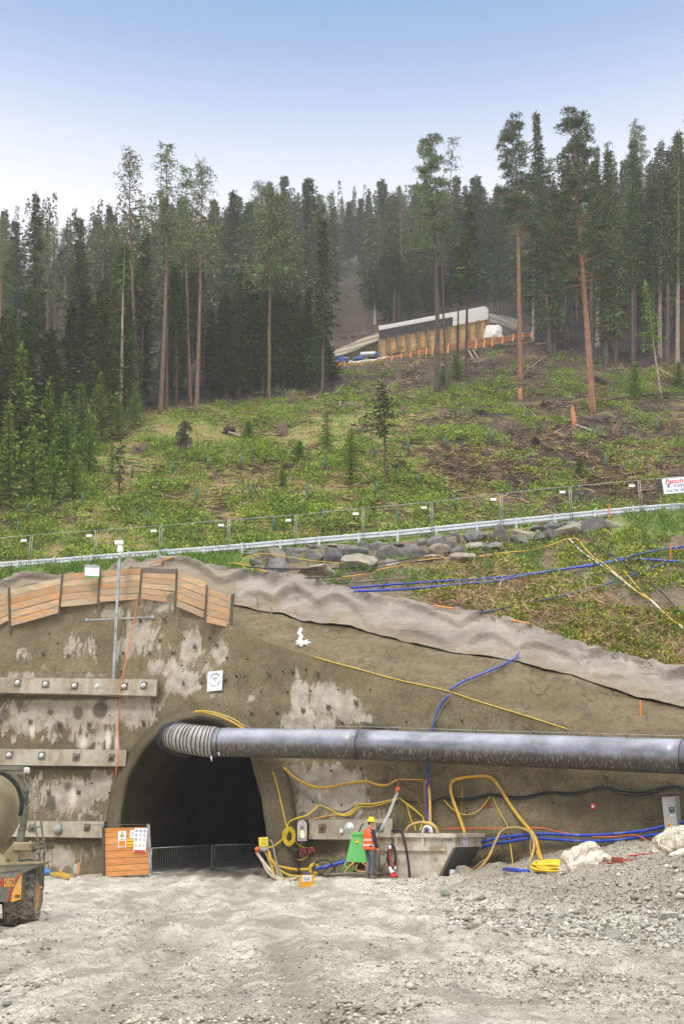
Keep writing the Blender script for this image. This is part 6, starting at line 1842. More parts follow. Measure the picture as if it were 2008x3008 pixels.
# ================================================================== LAMP, BOXES, BAG
lo = wall_hit(898, 2470, .55)
lamp = empty("site_lamp", lo, label="arched black wall lamp with ribbed reflector and lit tube", cat="lamp")
Lf = lo.y
def Lm(px, py, dy=0.0): return U(px, py, Lf + dy) - lo
ax0, ax1, yb_, yt_ = 873, 901, 2470, 2409
arch = [(ax0, yb_), (ax1, yb_)] + [((ax0 + ax1) / 2 + 14 * cos(a), yt_ + 14 - 14 * sin(a)) for a in np.linspace(0, pi, 13)]
big = [(x + (x - 887) * .12, y + (y - 2440) * .03) for x, y in arch]
mb = MB(); mb.prism(big, lambda q_: Lm(q_[0], q_[1], .02), (.17, .42, 0)); mb.build("housing", M_black, lamp)
def m_refl():
    t = NT("ribbed_reflector"); w = t.n.new("ShaderNodeTexWave"); w.inputs['Scale'].default_value = 9; t.l.new(t.tc.outputs['Object'], w.inputs['Vector'])
    return t.out(t.ramp(w.outputs['Fac'], [(.3, L(150, 146, 138)), (.7, L(226, 222, 214))]), .3, t.bump(w.outputs['Fac'], .6, .01), .5)
mb = MB(); mb.prism(arch, lambda q_: Lm(q_[0], q_[1], -.01), (0, .02, 0)); refl = mb.build("reflector", m_refl(), lamp)
mb = MB(); 
for k in range(7):
    a = -0.55 + k * 1.1 / 6; p1_ = Lm(887 + k * 4 - 12, 2468, -.02); mb.tube([Lm(887, 2412, -.02), p1_], .005, 4)
mb.build("reflector_ribs", M_steel, lamp)
tm_ = NT("lit_tube"); tm_.b.inputs['Emission Color'].default_value = L(255, 214, 130); tm_.b.inputs['Emission Strength'].default_value = 9
mb = MB(); mb.tube([Lm(887, 2441, -.06), Lm(888, 2459, -.06)], .02, 8); mb.build("bulb", tm_.out(L(255, 230, 170), .4), lamp)
MB().tube(smooth_pts([Lm(885, 2472, 0), Lm(882, 2485, .1), Lm(868, 2498, .2), Lm(862, 2488, .2)], 5), .012, 5).build("lamp_cable", M_grey, lamp)

bo = U(775, 2503, wall_hit(775, 2503, .7).y)
bx = empty("distribution_box", bo, label="small distribution box with yellow label and orange beacon at the mouth edge", cat="box")
BYf = bo.y
def Bm(px, py, dy=0.0): return U(px, py, BYf + dy) - bo
mb = MB(); mb.add([Bm(758, 2460), Bm(787, 2458), Bm(790, 2502), Bm(762, 2502), Bm(764, 2460, .3), Bm(794, 2458, .3), Bm(797, 2500, .3), Bm(768, 2502, .3)], [(0, 3, 2, 1), (4, 5, 6, 7), (0, 4, 7, 3), (1, 2, 6, 5), (0, 1, 5, 4), (3, 7, 6, 2)])
mb.build("housing", mat_basic("dirty_orange_grey", L(178, 158, 128), .6, var=.2, dirt=L(196, 124, 72), dirt_amt=.5), bx)
mb = MB(); mb.quadbox([Bm(761, 2461, -.005), Bm(785, 2460, -.005), Bm(787, 2485, -.005), Bm(763, 2486, -.005)], Vector((0, -.01, 0))); lb_ = mb.build("yellow_label", mat_basic("yellow_label", L(238, 226, 50), .5, var=.05), bx)
mb = MB()
for k, yy in enumerate((2465, 2468.5)): mb.bar(Bm(767, yy, -.02), Bm(782 + k * 2, yy, -.02), .012, .004, (0, 1, 0))
for k, yy in enumerate((2474, 2477.5, 2481)): mb.bar(Bm(766, yy, -.02), Bm(783, yy, -.02), .010, .004, (0, 1, 0))
mb.build("print", mat_basic("dark_label_print", L(150, 96, 40), .6), lb_)
c0 = Bm(757, 2494, -.02)
mb = MB().lathe([(.001, -.12), (.05, -.11), (.075, -.05), (.08, 0), (.06, .01), (.06, .06)], 16, Matrix.Translation(c0) @ Matrix.Rotation(-pi / 2, 4, 'X') @ Matrix.Rotation(.5, 4, 'Y')); mb.build("beacon", mat_basic("orange_lens", L(255, 112, 20), .25, var=.05), bx)
mb = MB(); mb.box(Bm(774, 2494, -.03), (.22, .05, .10), None, .01); mb.build("sockets", mat_basic("grey_socket", L(168, 172, 176), .4), bx)

yo = gpt(900, 2606); yo.z -= .02
yb = empty("compressed_air_box", yo, label="yellow floor box with white blue-arrow label at the wall foot", cat="box")
def Ym(px, py, dy=0.0): return U(px, py, yo.y + dy) - yo
mb = MB(); mb.add([Ym(879, 2570), Ym(922, 2569), Ym(922, 2608), Ym(878, 2608), Ym(879, 2570, .35), Ym(922, 2569, .35), Ym(922, 2608, .35), Ym(878, 2608, .35)], [(0, 3, 2, 1), (4, 5, 6, 7), (0, 4, 7, 3), (1, 2, 6, 5), (0, 1, 5, 4)])
mb.build("housing", mat_basic("dirty_yellow_box", L(224, 160, 30), .5, var=.15, dirt=L(170, 140, 84), dirt_amt=.4), yb)
mb = MB(); mb.quadbox([Ym(888, 2572, -.005), Ym(914, 2572, -.005), Ym(914, 2589, -.005), Ym(888, 2589, -.005)], Vector((0, -.01, 0))); lb_ = mb.build("label", M_white, yb)
mb = MB()
for a, b in (((890, 2576.5), (898, 2576.5)), ((912, 2576.5), (904, 2576.5))):
    mb.bar(Ym(*a, -.02), Ym(*b, -.02), .012, .004, (0, 1, 0)); s_ = 1 if b[0] > a[0] else -1
    mb.prism([(b[0] - 2 * s_, b[1] - 2.2), (b[0] + 2 * s_, b[1]), (b[0] - 2 * s_, b[1] + 2.2)], lambda q_: Ym(q_[0], q_[1], -.024), (0, .004, 0))
for yy in (2581.5, 2585): mb.bar(Ym(891, yy, -.02), Ym(911, yy, -.02), .014, .004, (0, 1, 0))
mb.build("blue_print", M_blue_ink, lb_)
mb = MB(); mb.cyl(Ym(903, 2570, .1), Ym(903, 2562, .1), .05, .04, 10); mb.build("blue_coupling", M_blue, yb)
mb = MB(); mb.cyl(Ym(922, 2575, .1), Ym(926, 2575, .1), .03, .03, 8); mb.cyl(Ym(879, 2576, .1), Ym(874, 2576, .1), .035, .03, 8); mb.build("side_coupling", M_steel, yb)

# crumpled dark bag
def crumple(name, label, cat, mat, c, sx_, sy_, sz_, seed, wr=.18, kf=5.0, sub=4, flat_bottom=True):
    bm = bmesh.new(); bmesh.ops.create_icosphere(bm, subdivisions=sub, radius=1)
    rq = random.Random(seed); pls = [(rv(rq), rq.uniform(.72, 1.0)) for _ in range(46)]
    for v in bm.verts:
        d = v.co.normalized(); x, y, z = d
        r_ = min([1.25] + [c_ / max(.05, d.dot(n_)) for n_, c_ in pls if d.dot(n_) > .3])
        r_ += float(fbm(x * 1.5 + seed, y * 1.5, z * 1.5, 2)) * .13 - wr * .55 * (1 - abs(float(vnoise(x * kf * .7 + seed + z, y * kf * .7, z * kf * .45)))) ** 7
        p = d * r_; v.co = Vector((p.x * sx_, p.y * sy_, max(p.z, -.25 if flat_bottom else -9) * sz_))
    me = bpy.data.meshes.new(name); bm.to_mesh(me); bm.free(); me.materials.append(mat)
    o = bpy.data.objects.new(name, me); C.objects.link(o); o.location = c
    return tag(o, label, cat)
M_bagd = mat_basic("dark_blue_plastic", L(30, 34, 56), .3, var=.4, vscale=9)
p = wall_hit(829, 2498, .45); crumple("plastic_bag", "dark blue plastic bag hanging below the yellow cable coil", "bag", M_bagd, p, .17, .14, .42, 3, flat_bottom=False, sub=3)
def m_tarp():
    t = NT("white_plastic_sheet"); n = t.noise(1.6, 4, .6); v = t.voro(3.2, 'DISTANCE_TO_EDGE', stretch=(1, 1, .55)); v2 = t.voro(8, 'DISTANCE_TO_EDGE', stretch=(1, .8, .5))
    nm = t.bump(t.ramp(v.outputs['Distance'], [(0.0, 1.0), (.25, 0.0)]), .9, .07); nm = t.bump(t.ramp(v2.outputs['Distance'], [(0.0, 1.0), (.3, 0.0)]), .8, .025, nm)
    return t.out(t.ramp(n, [(.35, L(172, 160, 134)), (.6, L(208, 200, 182))]), .4, nm)
M_tarp = m_tarp()
p = gpt(1722, 2566); p = U(1728, 2560, 26.6); p.z = float(gz(p.x, p.y)) + .02
s1 = crumple("plastic_sheet", "crumpled white sheet over a heap, left one behind the gravel mound", "sheet", M_tarp, p, .80, .55, .52, 7, .10, 2.6, 5); s1.rotation_euler = (0, radians(4), radians(-14))
p = U(1995, 2525, 25.6); p.z = float(gz(p.x, p.y)) + .02
s2 = crumple("plastic_sheet", "big white sheet over sacks at the right edge behind the mound", "sheet", M_tarp, p, .72, .6, .64, 21, .10, 2.4, 5); s2.rotation_euler = (0, radians(-10), radians(10))
p = U(2012, 2528, 24.7); p.z = float(gz(p.x, p.y)) + .05
crumple("cement_sack", "cream sack with a red patch under the right white sheet", "sack", mat_basic("sack_paper", L(222, 208, 184), .8, dirt=L(190, 80, 50), dirt_amt=.1, dirt_scale=4), p, .42, .25, .16, 4, .1, 3, 3)
p = U(1800, 2552, 25.9); p.z = float(gz(p.x, p.y)) + .03
mb = MB(); mb.box((0, 0, .04), (.55, .3, .08), Matrix.Rotation(.15, 4, 'Z'), .01); mb.box((.1, 0, .14), (.22, .25, .1), None, .01); mb.build("brick_stack", mat_basic("brick_red", L(140, 74, 52), .85, var=.2), None, "few red bricks and a board under the edge of the left sheet", "bricks").location = p
p = U(1936, 2517, 26.2); p.z = float(gz(p.x, p.y)) + .06
mb = MB(); mb.box((0, 0, .06), (.16, .3, .12), None, .01); mb.build("wood_block", M_plank_o, None, "orange brown wood block beside the right hand sheet", "block").location = p
mb = MB(); rr = random.Random(3)
for k in range(4):
    q0 = U(1850 + k * 22, 2538 - k * 4, 25.4); q0.z = float(gz(q0.x, q0.y)) + .03
    mb.tube(smooth_pts([q0 + Vector((rr.uniform(-.25, .25), rr.uniform(-.1, .1), rr.uniform(0, .07))) for _ in range(5)], 3), .010, 4)
mb.build("barrier_tape", M_red, None, "tangled red and white tape on the crest of the mound", "tape")

# --- control cabinet
ko = wall_hit(1972, 2444, .75)
KY = ko.y
cab = empty("control_cabinet", ko, label="grey control cabinet with yellow switch hanging on the wall at right", cat="cabinet")
def Km(px, py, dy=0.0): return U(px, py, KY + dy) - ko
mb = MB(); mb.add([Km(1942, 2341), Km(1980, 2339), Km(1988, 2442), Km(1952, 2443), Km(1952, 2340, .45), Km(1993, 2336, .45), Km(2001, 2438, .45), Km(1962, 2440, .45)], [(0, 3, 2, 1), (4, 5, 6, 7), (0, 4, 7, 3), (1, 2, 6, 5), (0, 1, 5, 4), (3, 7, 6, 2)])
mb.build("housing", mat_basic("grey_enamel", L(168, 164, 158), .4, var=.05, dirt=L(150, 140, 118), dirt_amt=.2), cab)
mb = MB(); mb.quadbox([Km(1933, 2334, -.1), Km(1986, 2331, -.1), Km(1996, 2330, .5), Km(1945, 2333, .5)], Vector((0, 0, .03))); mb.build("lid", M_steel_p, cab)
mb = MB(); mb.tube(smooth_pts([Km(1944, 2331, .1), Km(1950, 2326, .1), Km(1956, 2331, .1), Km(1958, 2324, .1), Km(1961, 2329, .1)], 4), .01, 4); mb.tube(smooth_pts([Km(1980, 2330, .1), Km(1984, 2323, .1), Km(1988, 2323, .1), Km(1991, 2330, .1)], 4), .014, 5); mb.build("lifting_eyes", M_steel_p, cab)
mb = MB(); mb.quadbox([Km(1962, 2371, -.01), Km(1978, 2370, -.01), Km(1979, 2386, -.01), Km(1964, 2387, -.01)], Vector((0, -.02, 0))); dsp = mb.build("display", mat_basic("dark_display", L(46, 60, 70), .25), cab)
mb = MB(); mb.quadbox([Km(1967, 2373, -.04), Km(1974, 2373, -.04), Km(1974.5, 2378, -.04), Km(1967.5, 2378, -.04)], Vector((0, -.004, 0))); mb.build("screen", mat_basic("lcd_green", L(110, 130, 110), .2), dsp)
mb = MB(); mb.quadbox([Km(1967, 2394, -.01), Km(1978, 2393.5, -.01), Km(1978.5, 2399, -.01), Km(1967.5, 2400, -.01)], Vector((0, -.01, 0))); st_ = mb.build("name_plate", M_white, cab)
mb = MB(); mb.bar(Km(1969, 2397, -.025), Km(1976.5, 2396.5, -.025), .02, .003, (0, 1, 0)); mb.build("print", M_blue_ink, st_)
mb = MB(); mb.quadbox([Km(1959, 2420, -.01), Km(1968, 2419, -.01), Km(1969, 2429, -.01), Km(1960, 2429, -.01)], Vector((0, -.03, 0))); sw = mb.build("switch_plate", M_yelsign, cab)
mb = MB(); mb.bar(Km(1963.5, 2424, -.06), Km(1961, 2433, -.06), .03, .03, (0, 1, 0)); mb.cyl(Km(1963.5, 2424, -.04), Km(1963.5, 2424, -.08), .03, .03, 10); mb.build("switch_lever", M_red, sw)
mb = MB()
for k, (x0, x1) in enumerate(((1968, 1961), (1976, 1972), (1984, 1980), (1992, 1990))): mb.tube(smooth_pts([Km(x0, 2441, .2), Km(x0 - 2, 2460, .2), Km(x1, 2495, -.1 - k * .1)], 5), .035, 8)
mb.build("cable_bundle", M_black, cab)

# --- painted marks on the wall
p = wall_hit(1742, 2369, .05); M = wall_frame(p)
mb = MB().lathe([(.0, -.01), (.10, -.01), (.105, 0)], 24, M @ Matrix.Rotation(-pi / 2, 4, 'X')); o = mb.build("survey_target", M_red, None, "round red survey target with white arrow on the dark wall", "target")
mb = MB(); mb.prism([(-.05, -.055), (-.05, .06), (.06, .01)], lambda q_: M @ Vector((q_[0], -.016, q_[1])), M.to_3x3() @ Vector((0, -.004, 0))); mb.build("arrow", M_white, o)
mb = MB()
for pts in ([(1421, 2350), (1426, 2349), (1427, 2364), (1425, 2367)], [(1431, 2351), (1430, 2366)], [(1436, 2350), (1443, 2350), (1442, 2358), (1436, 2359), (1437, 2367), (1446, 2366)], [(1405, 2371), (1446, 2372)], [(1410, 2369), (1440, 2368)], [(1415, 2271), (1440, 2269)]):
    mb.tube([wall_hit(x, y, .055) for x, y in pts], .009, 4)
mb.build("paint_mark", mat_basic("faded_red_paint", L(176, 66, 52), .8), None, "faded red paint scribble on the wall under the yellow hose arch", "paint mark")
# ================================================================== HOSES AND CABLES ON THE WALL
hose("yellow_hose", "thick yellow hose sagging from the tunnel mouth to the skip", [(795, 2222), (834, 2257), (865, 2284), (901, 2304), (946, 2314), (995, 2306), (1048, 2297), (1079, 2296), (1111, 2306), (1140, 2306), (1164, 2293), (1200, 2292), (1240, 2294), (1256, 2306, .2), (1261, 2340, .5), (1263, 2420, .9), (1262, 2448, 1.2)], .045, M_yel, .1, cat='hose', n=8)
hose("yellow_cable", "thin yellow cable dropping straight from the duct to the cable knot", [(783, 2222, .5), (790, 2240, .5), (807, 2284, .5), (823, 2346, .5), (836, 2405, .5), (842, 2429, .55)], .018, M_yel_b, cat='cable')
hose("grey_cable", "grey cable curving from the tunnel mouth along the wall", [(560, 2092, .7), (610, 2094, .65), (660, 2105, .6), (705, 2125, .5), (750, 2150, .4), (790, 2195, .3), (818, 2232, .2), (847, 2275), (887, 2329), (932, 2358), (977, 2378), (1012, 2382), (1048, 2364), (1100, 2358), (1173, 2343)], .022, M_grey, .07, cat='cable')
hose("yellow_hose", "yellow twin hose lying over the crown of the tunnel collar", [(572, 2091, .75), (600, 2093, .72), (640, 2103, .7), (680, 2120, .65), (715, 2142, .6), (735, 2160, .6)], .04, M_yel, cat='hose')
hose("yellow_cable", "bright yellow cable beside the hose over the tunnel collar", [(575, 2088, .8), (610, 2089, .8), (650, 2098, .75), (690, 2114, .7), (722, 2140, .6)], .018, M_yel_b, cat='cable')
hose("yellow_cable", "yellow cable from the cable knot up over the lamp and along the wall", [(790, 2490, .8), (812, 2480, .75), (838, 2454, .65), (847, 2418, .6), (870, 2404, .7), (901, 2395, .5), (923, 2378, .25), (937, 2366), (963, 2375), (990, 2391), (1017, 2391), (1039, 2378), (1053, 2362), (1093, 2362), (1129, 2355), (1173, 2344)], .026, M_yel_b, .08, cat='cable')
hose("yellow_cable", "yellow cable starting above the short beam and joining the hook", [(914, 2409, .3), (945, 2400), (986, 2395), (1020, 2394), (1040, 2383), (1056, 2369), (1085, 2370), (1129, 2361), (1172, 2346)], .02, M_yel, .10, cat='cable')
hose("yellow_cable", "third yellow cable hanging lowest in the bundle left of the worker", [(962, 2372), (985, 2386), (1012, 2397), (1034, 2390), (1054, 2370)], .015, M_yel_b, .12, cat='cable')
hose("yellow_cable", "yellow cable from the hook down behind the skip rim", [(1173, 2344), (1195, 2362), (1227, 2387), (1243, 2404), (1240, 2420, .4), (1232, 2440, .8)], .03, M_yel_b, .1, cat='cable')
hose("yellow_cable", "short yellow cable from the hook down to the skip", [(1174, 2345), (1192, 2360), (1200, 2385), (1208, 2412, .3), (1216, 2424, .6), (1220, 2440, .9)], .018, M_yel_b, .1, cat='cable')
hose("black_cable", "black and green cable between the hook and the steel bracket", [(1173, 2342), (1195, 2353), (1262, 2356), (1290, 2347), (1308, 2343)], .02, M_black, .08, cat='cable')
hose("black_cable", "upper black cable hung in swags along the dark wall", [(1268, 2364), (1280, 2350), (1308, 2342), (1366, 2346), (1442, 2333), (1495, 2340), (1545, 2339), (1607, 2326), (1687, 2328), (1768, 2311), (1821, 2323), (1888, 2326), (1969, 2308), (2020, 2316), (2120, 2330)], .03, M_black, .08, cat='cable')
hose("black_cable", "lower black cable hung in swags along the dark wall", [(1300, 2346), (1366, 2351), (1442, 2337), (1495, 2347), (1545, 2346), (1607, 2331), (1687, 2334), (1768, 2315), (1821, 2332), (1888, 2334), (1969, 2313), (2020, 2323), (2120, 2338)], .024, M_black, .12, cat='cable')
for x, y in ((1442, 2331), (1607, 2325), (1768, 2309), (1969, 2306)):
    p = wall_hit(x, y, .02); M = wall_frame(p)
    MB().tube([M @ Vector((0, .02, .03)) - p, M @ Vector((0, -.14, .03)) - p, M @ Vector((0, -.15, .10)) - p], .014, 5).build("wall_hook", M_steel_p, None, "small steel hook in the wall carrying the black cables", "hook", "hooks for the black cables").location = p
hose("blue_hose", "long thin blue hose from the mud slope down behind the duct", [(1522, 1930), (1509, 1948), (1464, 1972), (1411, 1995), (1357, 2017), (1321, 2041)], .035, M_blue, surf='first', off=.12, cat='hose', n=8)
hose("blue_hose", "lower run of the blue hose from the wall top to the skip", [(1321, 2041, .12), (1297, 2066, .12), (1279, 2102, .12), (1268, 2148, .12), (1258, 2200, .14), (1256, 2244, .2), (1254, 2306, .3), (1255, 2364, .5), (1258, 2418, .9), (1258, 2450, 1.1)], .035, M_blue, cat='hose', n=8)
hose("yellow_hose", "very thick yellow hose forming a tall arch on the dark wall", [(1364, 2450, .7), (1361, 2436, .5), (1348, 2400, .3), (1330, 2351), (1323, 2318), (1330, 2295), (1362, 2285), (1400, 2282), (1429, 2281), (1451, 2293), (1478, 2333), (1513, 2387, .2), (1549, 2431, .5), (1571, 2462, .9), (1583, 2507, 1.5), (1600, 2550, 2.6)], .052, M_yel, .12, cat='hose', n=10)
hose("yellow_hose", "muddy yellow hose in a lower loop right of the skip", [(1391, 2562, 1.5), (1415, 2543, 1.2), (1437, 2512, .9), (1455, 2471, .6), (1474, 2440, .4), (1509, 2431, .4), (1545, 2438, .6), (1563, 2458, .9), (1567, 2489, 1.3), (1558, 2525, 1.7), (1545, 2547, 2.0), (1522, 2563, 2.2)], .042, M_yel_d, cat='hose', n=8)
hose("yellow_cable", "thin yellow cable slung left under the hook on the dark wall", [(1300, 2347), (1330, 2378), (1366, 2393), (1406, 2380), (1440, 2338)], .016, M_yel_b, .09, cat='cable')
hose("yellow_cable", "thin yellow cable hanging from the hook to the ground", [(1444, 2336), (1464, 2382), (1487, 2422, .2), (1493, 2454, .3), (1500, 2498, .5), (1507, 2558, 1.0)], .018, M_yel_b, cat='cable')
hose("yellow_cable", "group of thin yellow cables hanging beside the muddy yellow loop", [(1559, 2455, .9), (1556, 2490, 1.2), (1560, 2530, 1.6), (1554, 2552, 2.0), (1570, 2556, 2.2), (1580, 2530, 1.8), (1574, 2500, 1.5)], .016, M_yel_d, cat='cable')
hose("orange_cord", "orange cord strung across the dark wall to the right edge", [(1294, 2434, .25), (1397, 2433, .3), (1482, 2434, .3), (1589, 2432, .3), (1643, 2444, .3), (1732, 2456, .4), (1799, 2458, .4), (1864, 2453, .4), (1911, 2476, .6), (1949, 2493, 1.0), (1966, 2500, 1.3)], .015, M_orange, cat='cord')
hose("blue_pipe", "upper blue pipe running along the wall to the cabinet", [(1400, 2480, .5), (1425, 2471, .5), (1464, 2461, .45), (1553, 2451, .4), (1620, 2450, .35), (1710, 2454, .35), (1799, 2450, .35), (1888, 2440, .35), (1951, 2427, .3), (2020, 2412, .3), (2120, 2392, .3)], .046, M_blue, cat='pipe', n=12)
hose("blue_pipe", "lower blue pipe running along the wall to the cabinet", [(1400, 2496, .45), (1425, 2486, .45), (1464, 2477, .42), (1553, 2463, .35), (1620, 2465, .3), (1710, 2471, .3), (1799, 2468, .3), (1888, 2457, .3), (1955, 2446, .3), (2020, 2436, .3), (2120, 2420, .3)], .046, M_blue, cat='pipe', n=12)
hose("blue_pipe", "upper blue pipe slanting up between the two white sheets", [(1790, 2540, 2.6), (1830, 2525, 2.2), (1888, 2503, 1.6), (1964, 2476, .9), (2060, 2440, .5)], .046, M_blue, cat='pipe', n=12)
hose("blue_pipe", "lower blue pipe slanting up behind the right hand sheet", [(1810, 2546, 3.2), (1875, 2525, 2.7), (1933, 2505, 2.1), (1990, 2482, 1.4), (2060, 2455, .9)], .046, M_blue, cat='pipe', n=12)
hose("blue_pipe", "mud smeared blue pipe lying flat on the mound crest", [(1815, 2541, 4.2), (1880, 2536, 4.2), (1930, 2528, 4.2)], .05, mat_basic("muddy_blue_pipe", L(92, 108, 158), .6, var=.2, dirt=L(160, 152, 134), dirt_amt=.7), cat='pipe', n=10)
P = [gpt(1480, 2569, .06), gpt(1551, 2568, .06)]
MB().tube(P, .052, 10).build("blue_pipe", M_blue, None, "short blue pipe stub lying at the foot of the yellow coil", "pipe", None, origin=P[0])
P = [wall_hit(925, 2553, 1.9), wall_hit(960, 2545, 1.8), wall_hit(1015, 2530, 1.6)]
MB().tube(smooth_pts(P, 5), .055, 10).build("blue_pipe", M_blue, None, "blue pipe slanting from the yellow box to the green machine", "pipe", None, origin=P[0])
# bracket, hanging rope, chain block
bo_ = wall_hit(1164, 2297, 0)
root = empty("steel_bracket", bo_, label="rusty triangular steel bracket carrying the yellow hose", cat="bracket")
mb = MB(); a, b, c_ = wall_hit(1160, 2294, .1) - bo_, wall_hit(1245, 2294, .8) - bo_, wall_hit(1248, 2372, .8) - bo_
mb.bar(a, b, .06, .06); mb.bar(b, c_, .06, .06, (0, 1, 0)); mb.bar(wall_hit(1180, 2300, .1) - bo_, c_, .045, .045); mb.build("arms", mat_basic("rusty_steel", L(112, 72, 52), .85, var=.3), root)
hk = wall_hit(1168, 2318, .45)
root = empty("rope_tackle", hk, label="orange hook block with double white rope slanting to the skip", cat="tackle")
mb = MB(); mb.box((0, 0, 0), (.16, .10, .12), None, .03); mb.tube([(0, 0, .05), (.02, .05, .26)], .012, 5); mb.tube([(-.05, 0, -.04), (-.07, 0, -.12)], .03, 6); mb.build("hook_block", M_orange, root)
mb = MB()
for dx in (0, 5):
    mb.tube([wall_hit(1164 + dx, 2326, .45) - hk, wall_hit(1140 + dx, 2388, .9) - hk, wall_hit(1114 + dx, 2440, 1.2) - hk], .014, 5)
mb.build("rope", M_white, root)
hose("green_cable", "thin green cable hanging right of the white ropes", [(1175, 2344, .3), (1181, 2370, .3), (1178, 2410, .4), (1172, 2436, .6)], .010, mat_basic("green_cable", L(96, 130, 50), .5), cat='cable')
hose("steel_rod", "thin upright steel rod behind the white ropes", [(1172, 2310, .3), (1173, 2440, .6)], .012, M_steel_p, cat='rod', sub=1)
# coils
def coil(name, label, c, R1, R2, n, mat, r=.016, seed=1, normal=(0, -1, 0), jit=.05):
    rr = random.Random(seed); mb = MB(); nn = Vector(normal).normalized(); q = nn.to_track_quat('Z', 'Y').to_matrix()
    for k in range(n):
        a1, a2 = R1 * rr.uniform(.75, 1.15), R2 * rr.uniform(.75, 1.15); ph = rr.uniform(0, 6.28); off = Vector((rr.uniform(-jit, jit), rr.uniform(-jit, jit), rr.uniform(-.03, .03)))
        tl = Vector((rr.uniform(-.15, .15), rr.uniform(-.15, .15), 0))
        P = []
        for j in range(21):
            a = 2 * pi * j / 20 + ph; v = Vector((a1 * cos(a), a2 * sin(a), .0)) + off; v.z += v.x * tl.x + v.y * tl.y
            P.append(q @ v)
        mb.tube(P, r, 5, False)
    return mb.build(name, mat, None, label, "cable coil", None).__setattr__('location', c)
coil("cable_coil", "knotted coil of bright yellow cable hung left of the lamp", wall_hit(849, 2459, .7), .15, .24, 12, M_yel_b, .015, 2)
coil("cable_coil", "round coil of yellow cable above the yellow floor box", wall_hit(922, 2552, 1.9), .14, .14, 11, M_yel_b, .014, 3, jit=.02)
p = gpt(1627, 2569, .08); coil("cable_coil", "flat pile of yellow hose coiled on the ground by the white sheet", p, .48, .34, 24, M_yel_b, .026, 4, (.05, -.12, 1), .07)
p = gpt(80, 2576, .1) if False else None
# left of the mouth: end of a blue and yellow hose bundle
root = None
P0 = gpt(172, 2578, .06)
mb = MB()
for k in range(5):
    mb.tube(smooth_pts([gpt(148, 2572 + k, .08), gpt(170, 2570 + k * 3, .1), gpt(198, 2578 + k * 2, .07), gpt(214 - k * 4, 2581, .05)], 4), .03, 6)
root = empty("hose_bundle", P0, label="bundle of yellow hoses with blue wrapping on the ground at left", cat="hose")
o = mb.build("hoses", M_yel, root); o.location = -P0
mb = MB(); mb.tube(smooth_pts([gpt(112, 2571, .1), gpt(130, 2570, .12), gpt(148, 2573, .1)], 4), [.07, .09, .1, .1, .1, .11, .1, .09, .06], 8); o = mb.build("blue_wrap", mat_basic("blue_wrap", L(58, 128, 204), .5, var=.15), root); o.location = -P0
p = gpt(214, 2580); 
root = empty("lime_stub", p, label="pale stained concrete stub with orange board at the left wall foot", cat="stub")
MB().tube([(0, .5, -.1), (0, .5, .45)], [.16, .10], 10).build("stub", M_beam, root)
MB().box((.09, .42, .25), (.06, .06, .5)).build("board", M_plank_o, root)
# cables spilling from the distribution box to the ground
def spill(label, pts, r, mat, nm="cable_tail"):
    P = [U(x, y, Y) for x, y, Y in pts]
    P[-1].z = max(P[-1].z, float(gz(P[-1].x, P[-1].y)) + r * .5)
    P = smooth_pts(P, 6); return MB().tube(P, r, 7).build(nm, mat, None, label, "hose" if r > .03 else "cable", None, origin=P[0])
bY = BYf
spill("thick beige hose, leftmost of those under the distribution box", [(754, 2504, bY), (772, 2530, bY - .3), (790, 2552, bY - .8), (810, 2578, bY - 1.8), (834, 2606, 33.2)], .055, M_pale)
spill("pale beige hose second from the left under the distribution box", [(771, 2532, bY - .2), (782, 2556, bY - .9), (800, 2575, bY - 1.8), (830, 2600, 33.6)], .034, M_pale)
spill("yellowish hose falling from the middle of the distribution box", [(780, 2505, bY), (792, 2530, bY - .4), (804, 2562, bY - 1.2), (818, 2590, bY - 2.4), (836, 2608, 33.0)], .034, M_yel_d)
spill("yellow cable bundle under the right side of the distribution box", [(790, 2503, bY), (796, 2525, bY - .3), (798, 2542, bY - .5), (808, 2548, bY - .8)], .05, M_yel)
spill("grey hose falling from beside the distribution box to the ground", [(794, 2468, bY), (801, 2480, bY - .3), (808, 2515, bY - .8), (817, 2550, bY - 1.6), (830, 2585, bY - 2.6), (852, 2607, 33.0)], .034, M_grey)
spill("pale grey hose touching the ground nearest the yellow floor box", [(808, 2520, bY - .7), (822, 2560, bY - 1.6), (838, 2590, bY - 2.4), (860, 2606, 33.2)], .022, M_white2)
spill("orange yellow hose beside the grey hose under the box", [(811, 2545, bY - 1.2), (816, 2572, bY - 1.8), (824, 2592, bY - 2.4), (838, 2608, 32.9)], .036, M_yel_d)
spill("thick yellow hose swinging right to the blue pipe", [(798, 2525, bY - .4), (812, 2542, bY - .9), (840, 2550, bY - 1.3), (875, 2555, bY - 1.6), (914, 2553, bY - 1.8)], .045, M_yel)
spill("yellow hose drooping from the box to the yellow floor box", [(800, 2530, bY - .4), (822, 2555, bY - 1.3), (848, 2570, bY - 2.2), (878, 2574, 33.3)], .026, M_yel_b)
spill("muddy brown hose lying on the ground behind the yellow floor box", [(812, 2575, bY - 1.8), (835, 2588, 33.9), (856, 2585, 33.9), (880, 2576, 33.7)], .05, M_pale)
spill("yellow cable hanging from the knotted coil past the bag", [(849, 2475, bY + .1), (853, 2495, bY), (857, 2512, bY - .1)], .022, M_yel_b)
spill("yellow cable loop swinging from the coil under the lamp", [(858, 2460, bY), (878, 2482, bY), (900, 2491, bY), (920, 2488, bY)], .015, M_yel_b)
spill("short yellow cable loop low under the lamp", [(866, 2521, bY), (882, 2527, bY), (900, 2517, bY), (915, 2500, bY)], .018, M_yel_b)
spill("black hose running down behind the yellow floor box", [(857, 2505, bY), (866, 2535, bY - .6), (888, 2568, 33.8)], .03, M_black)
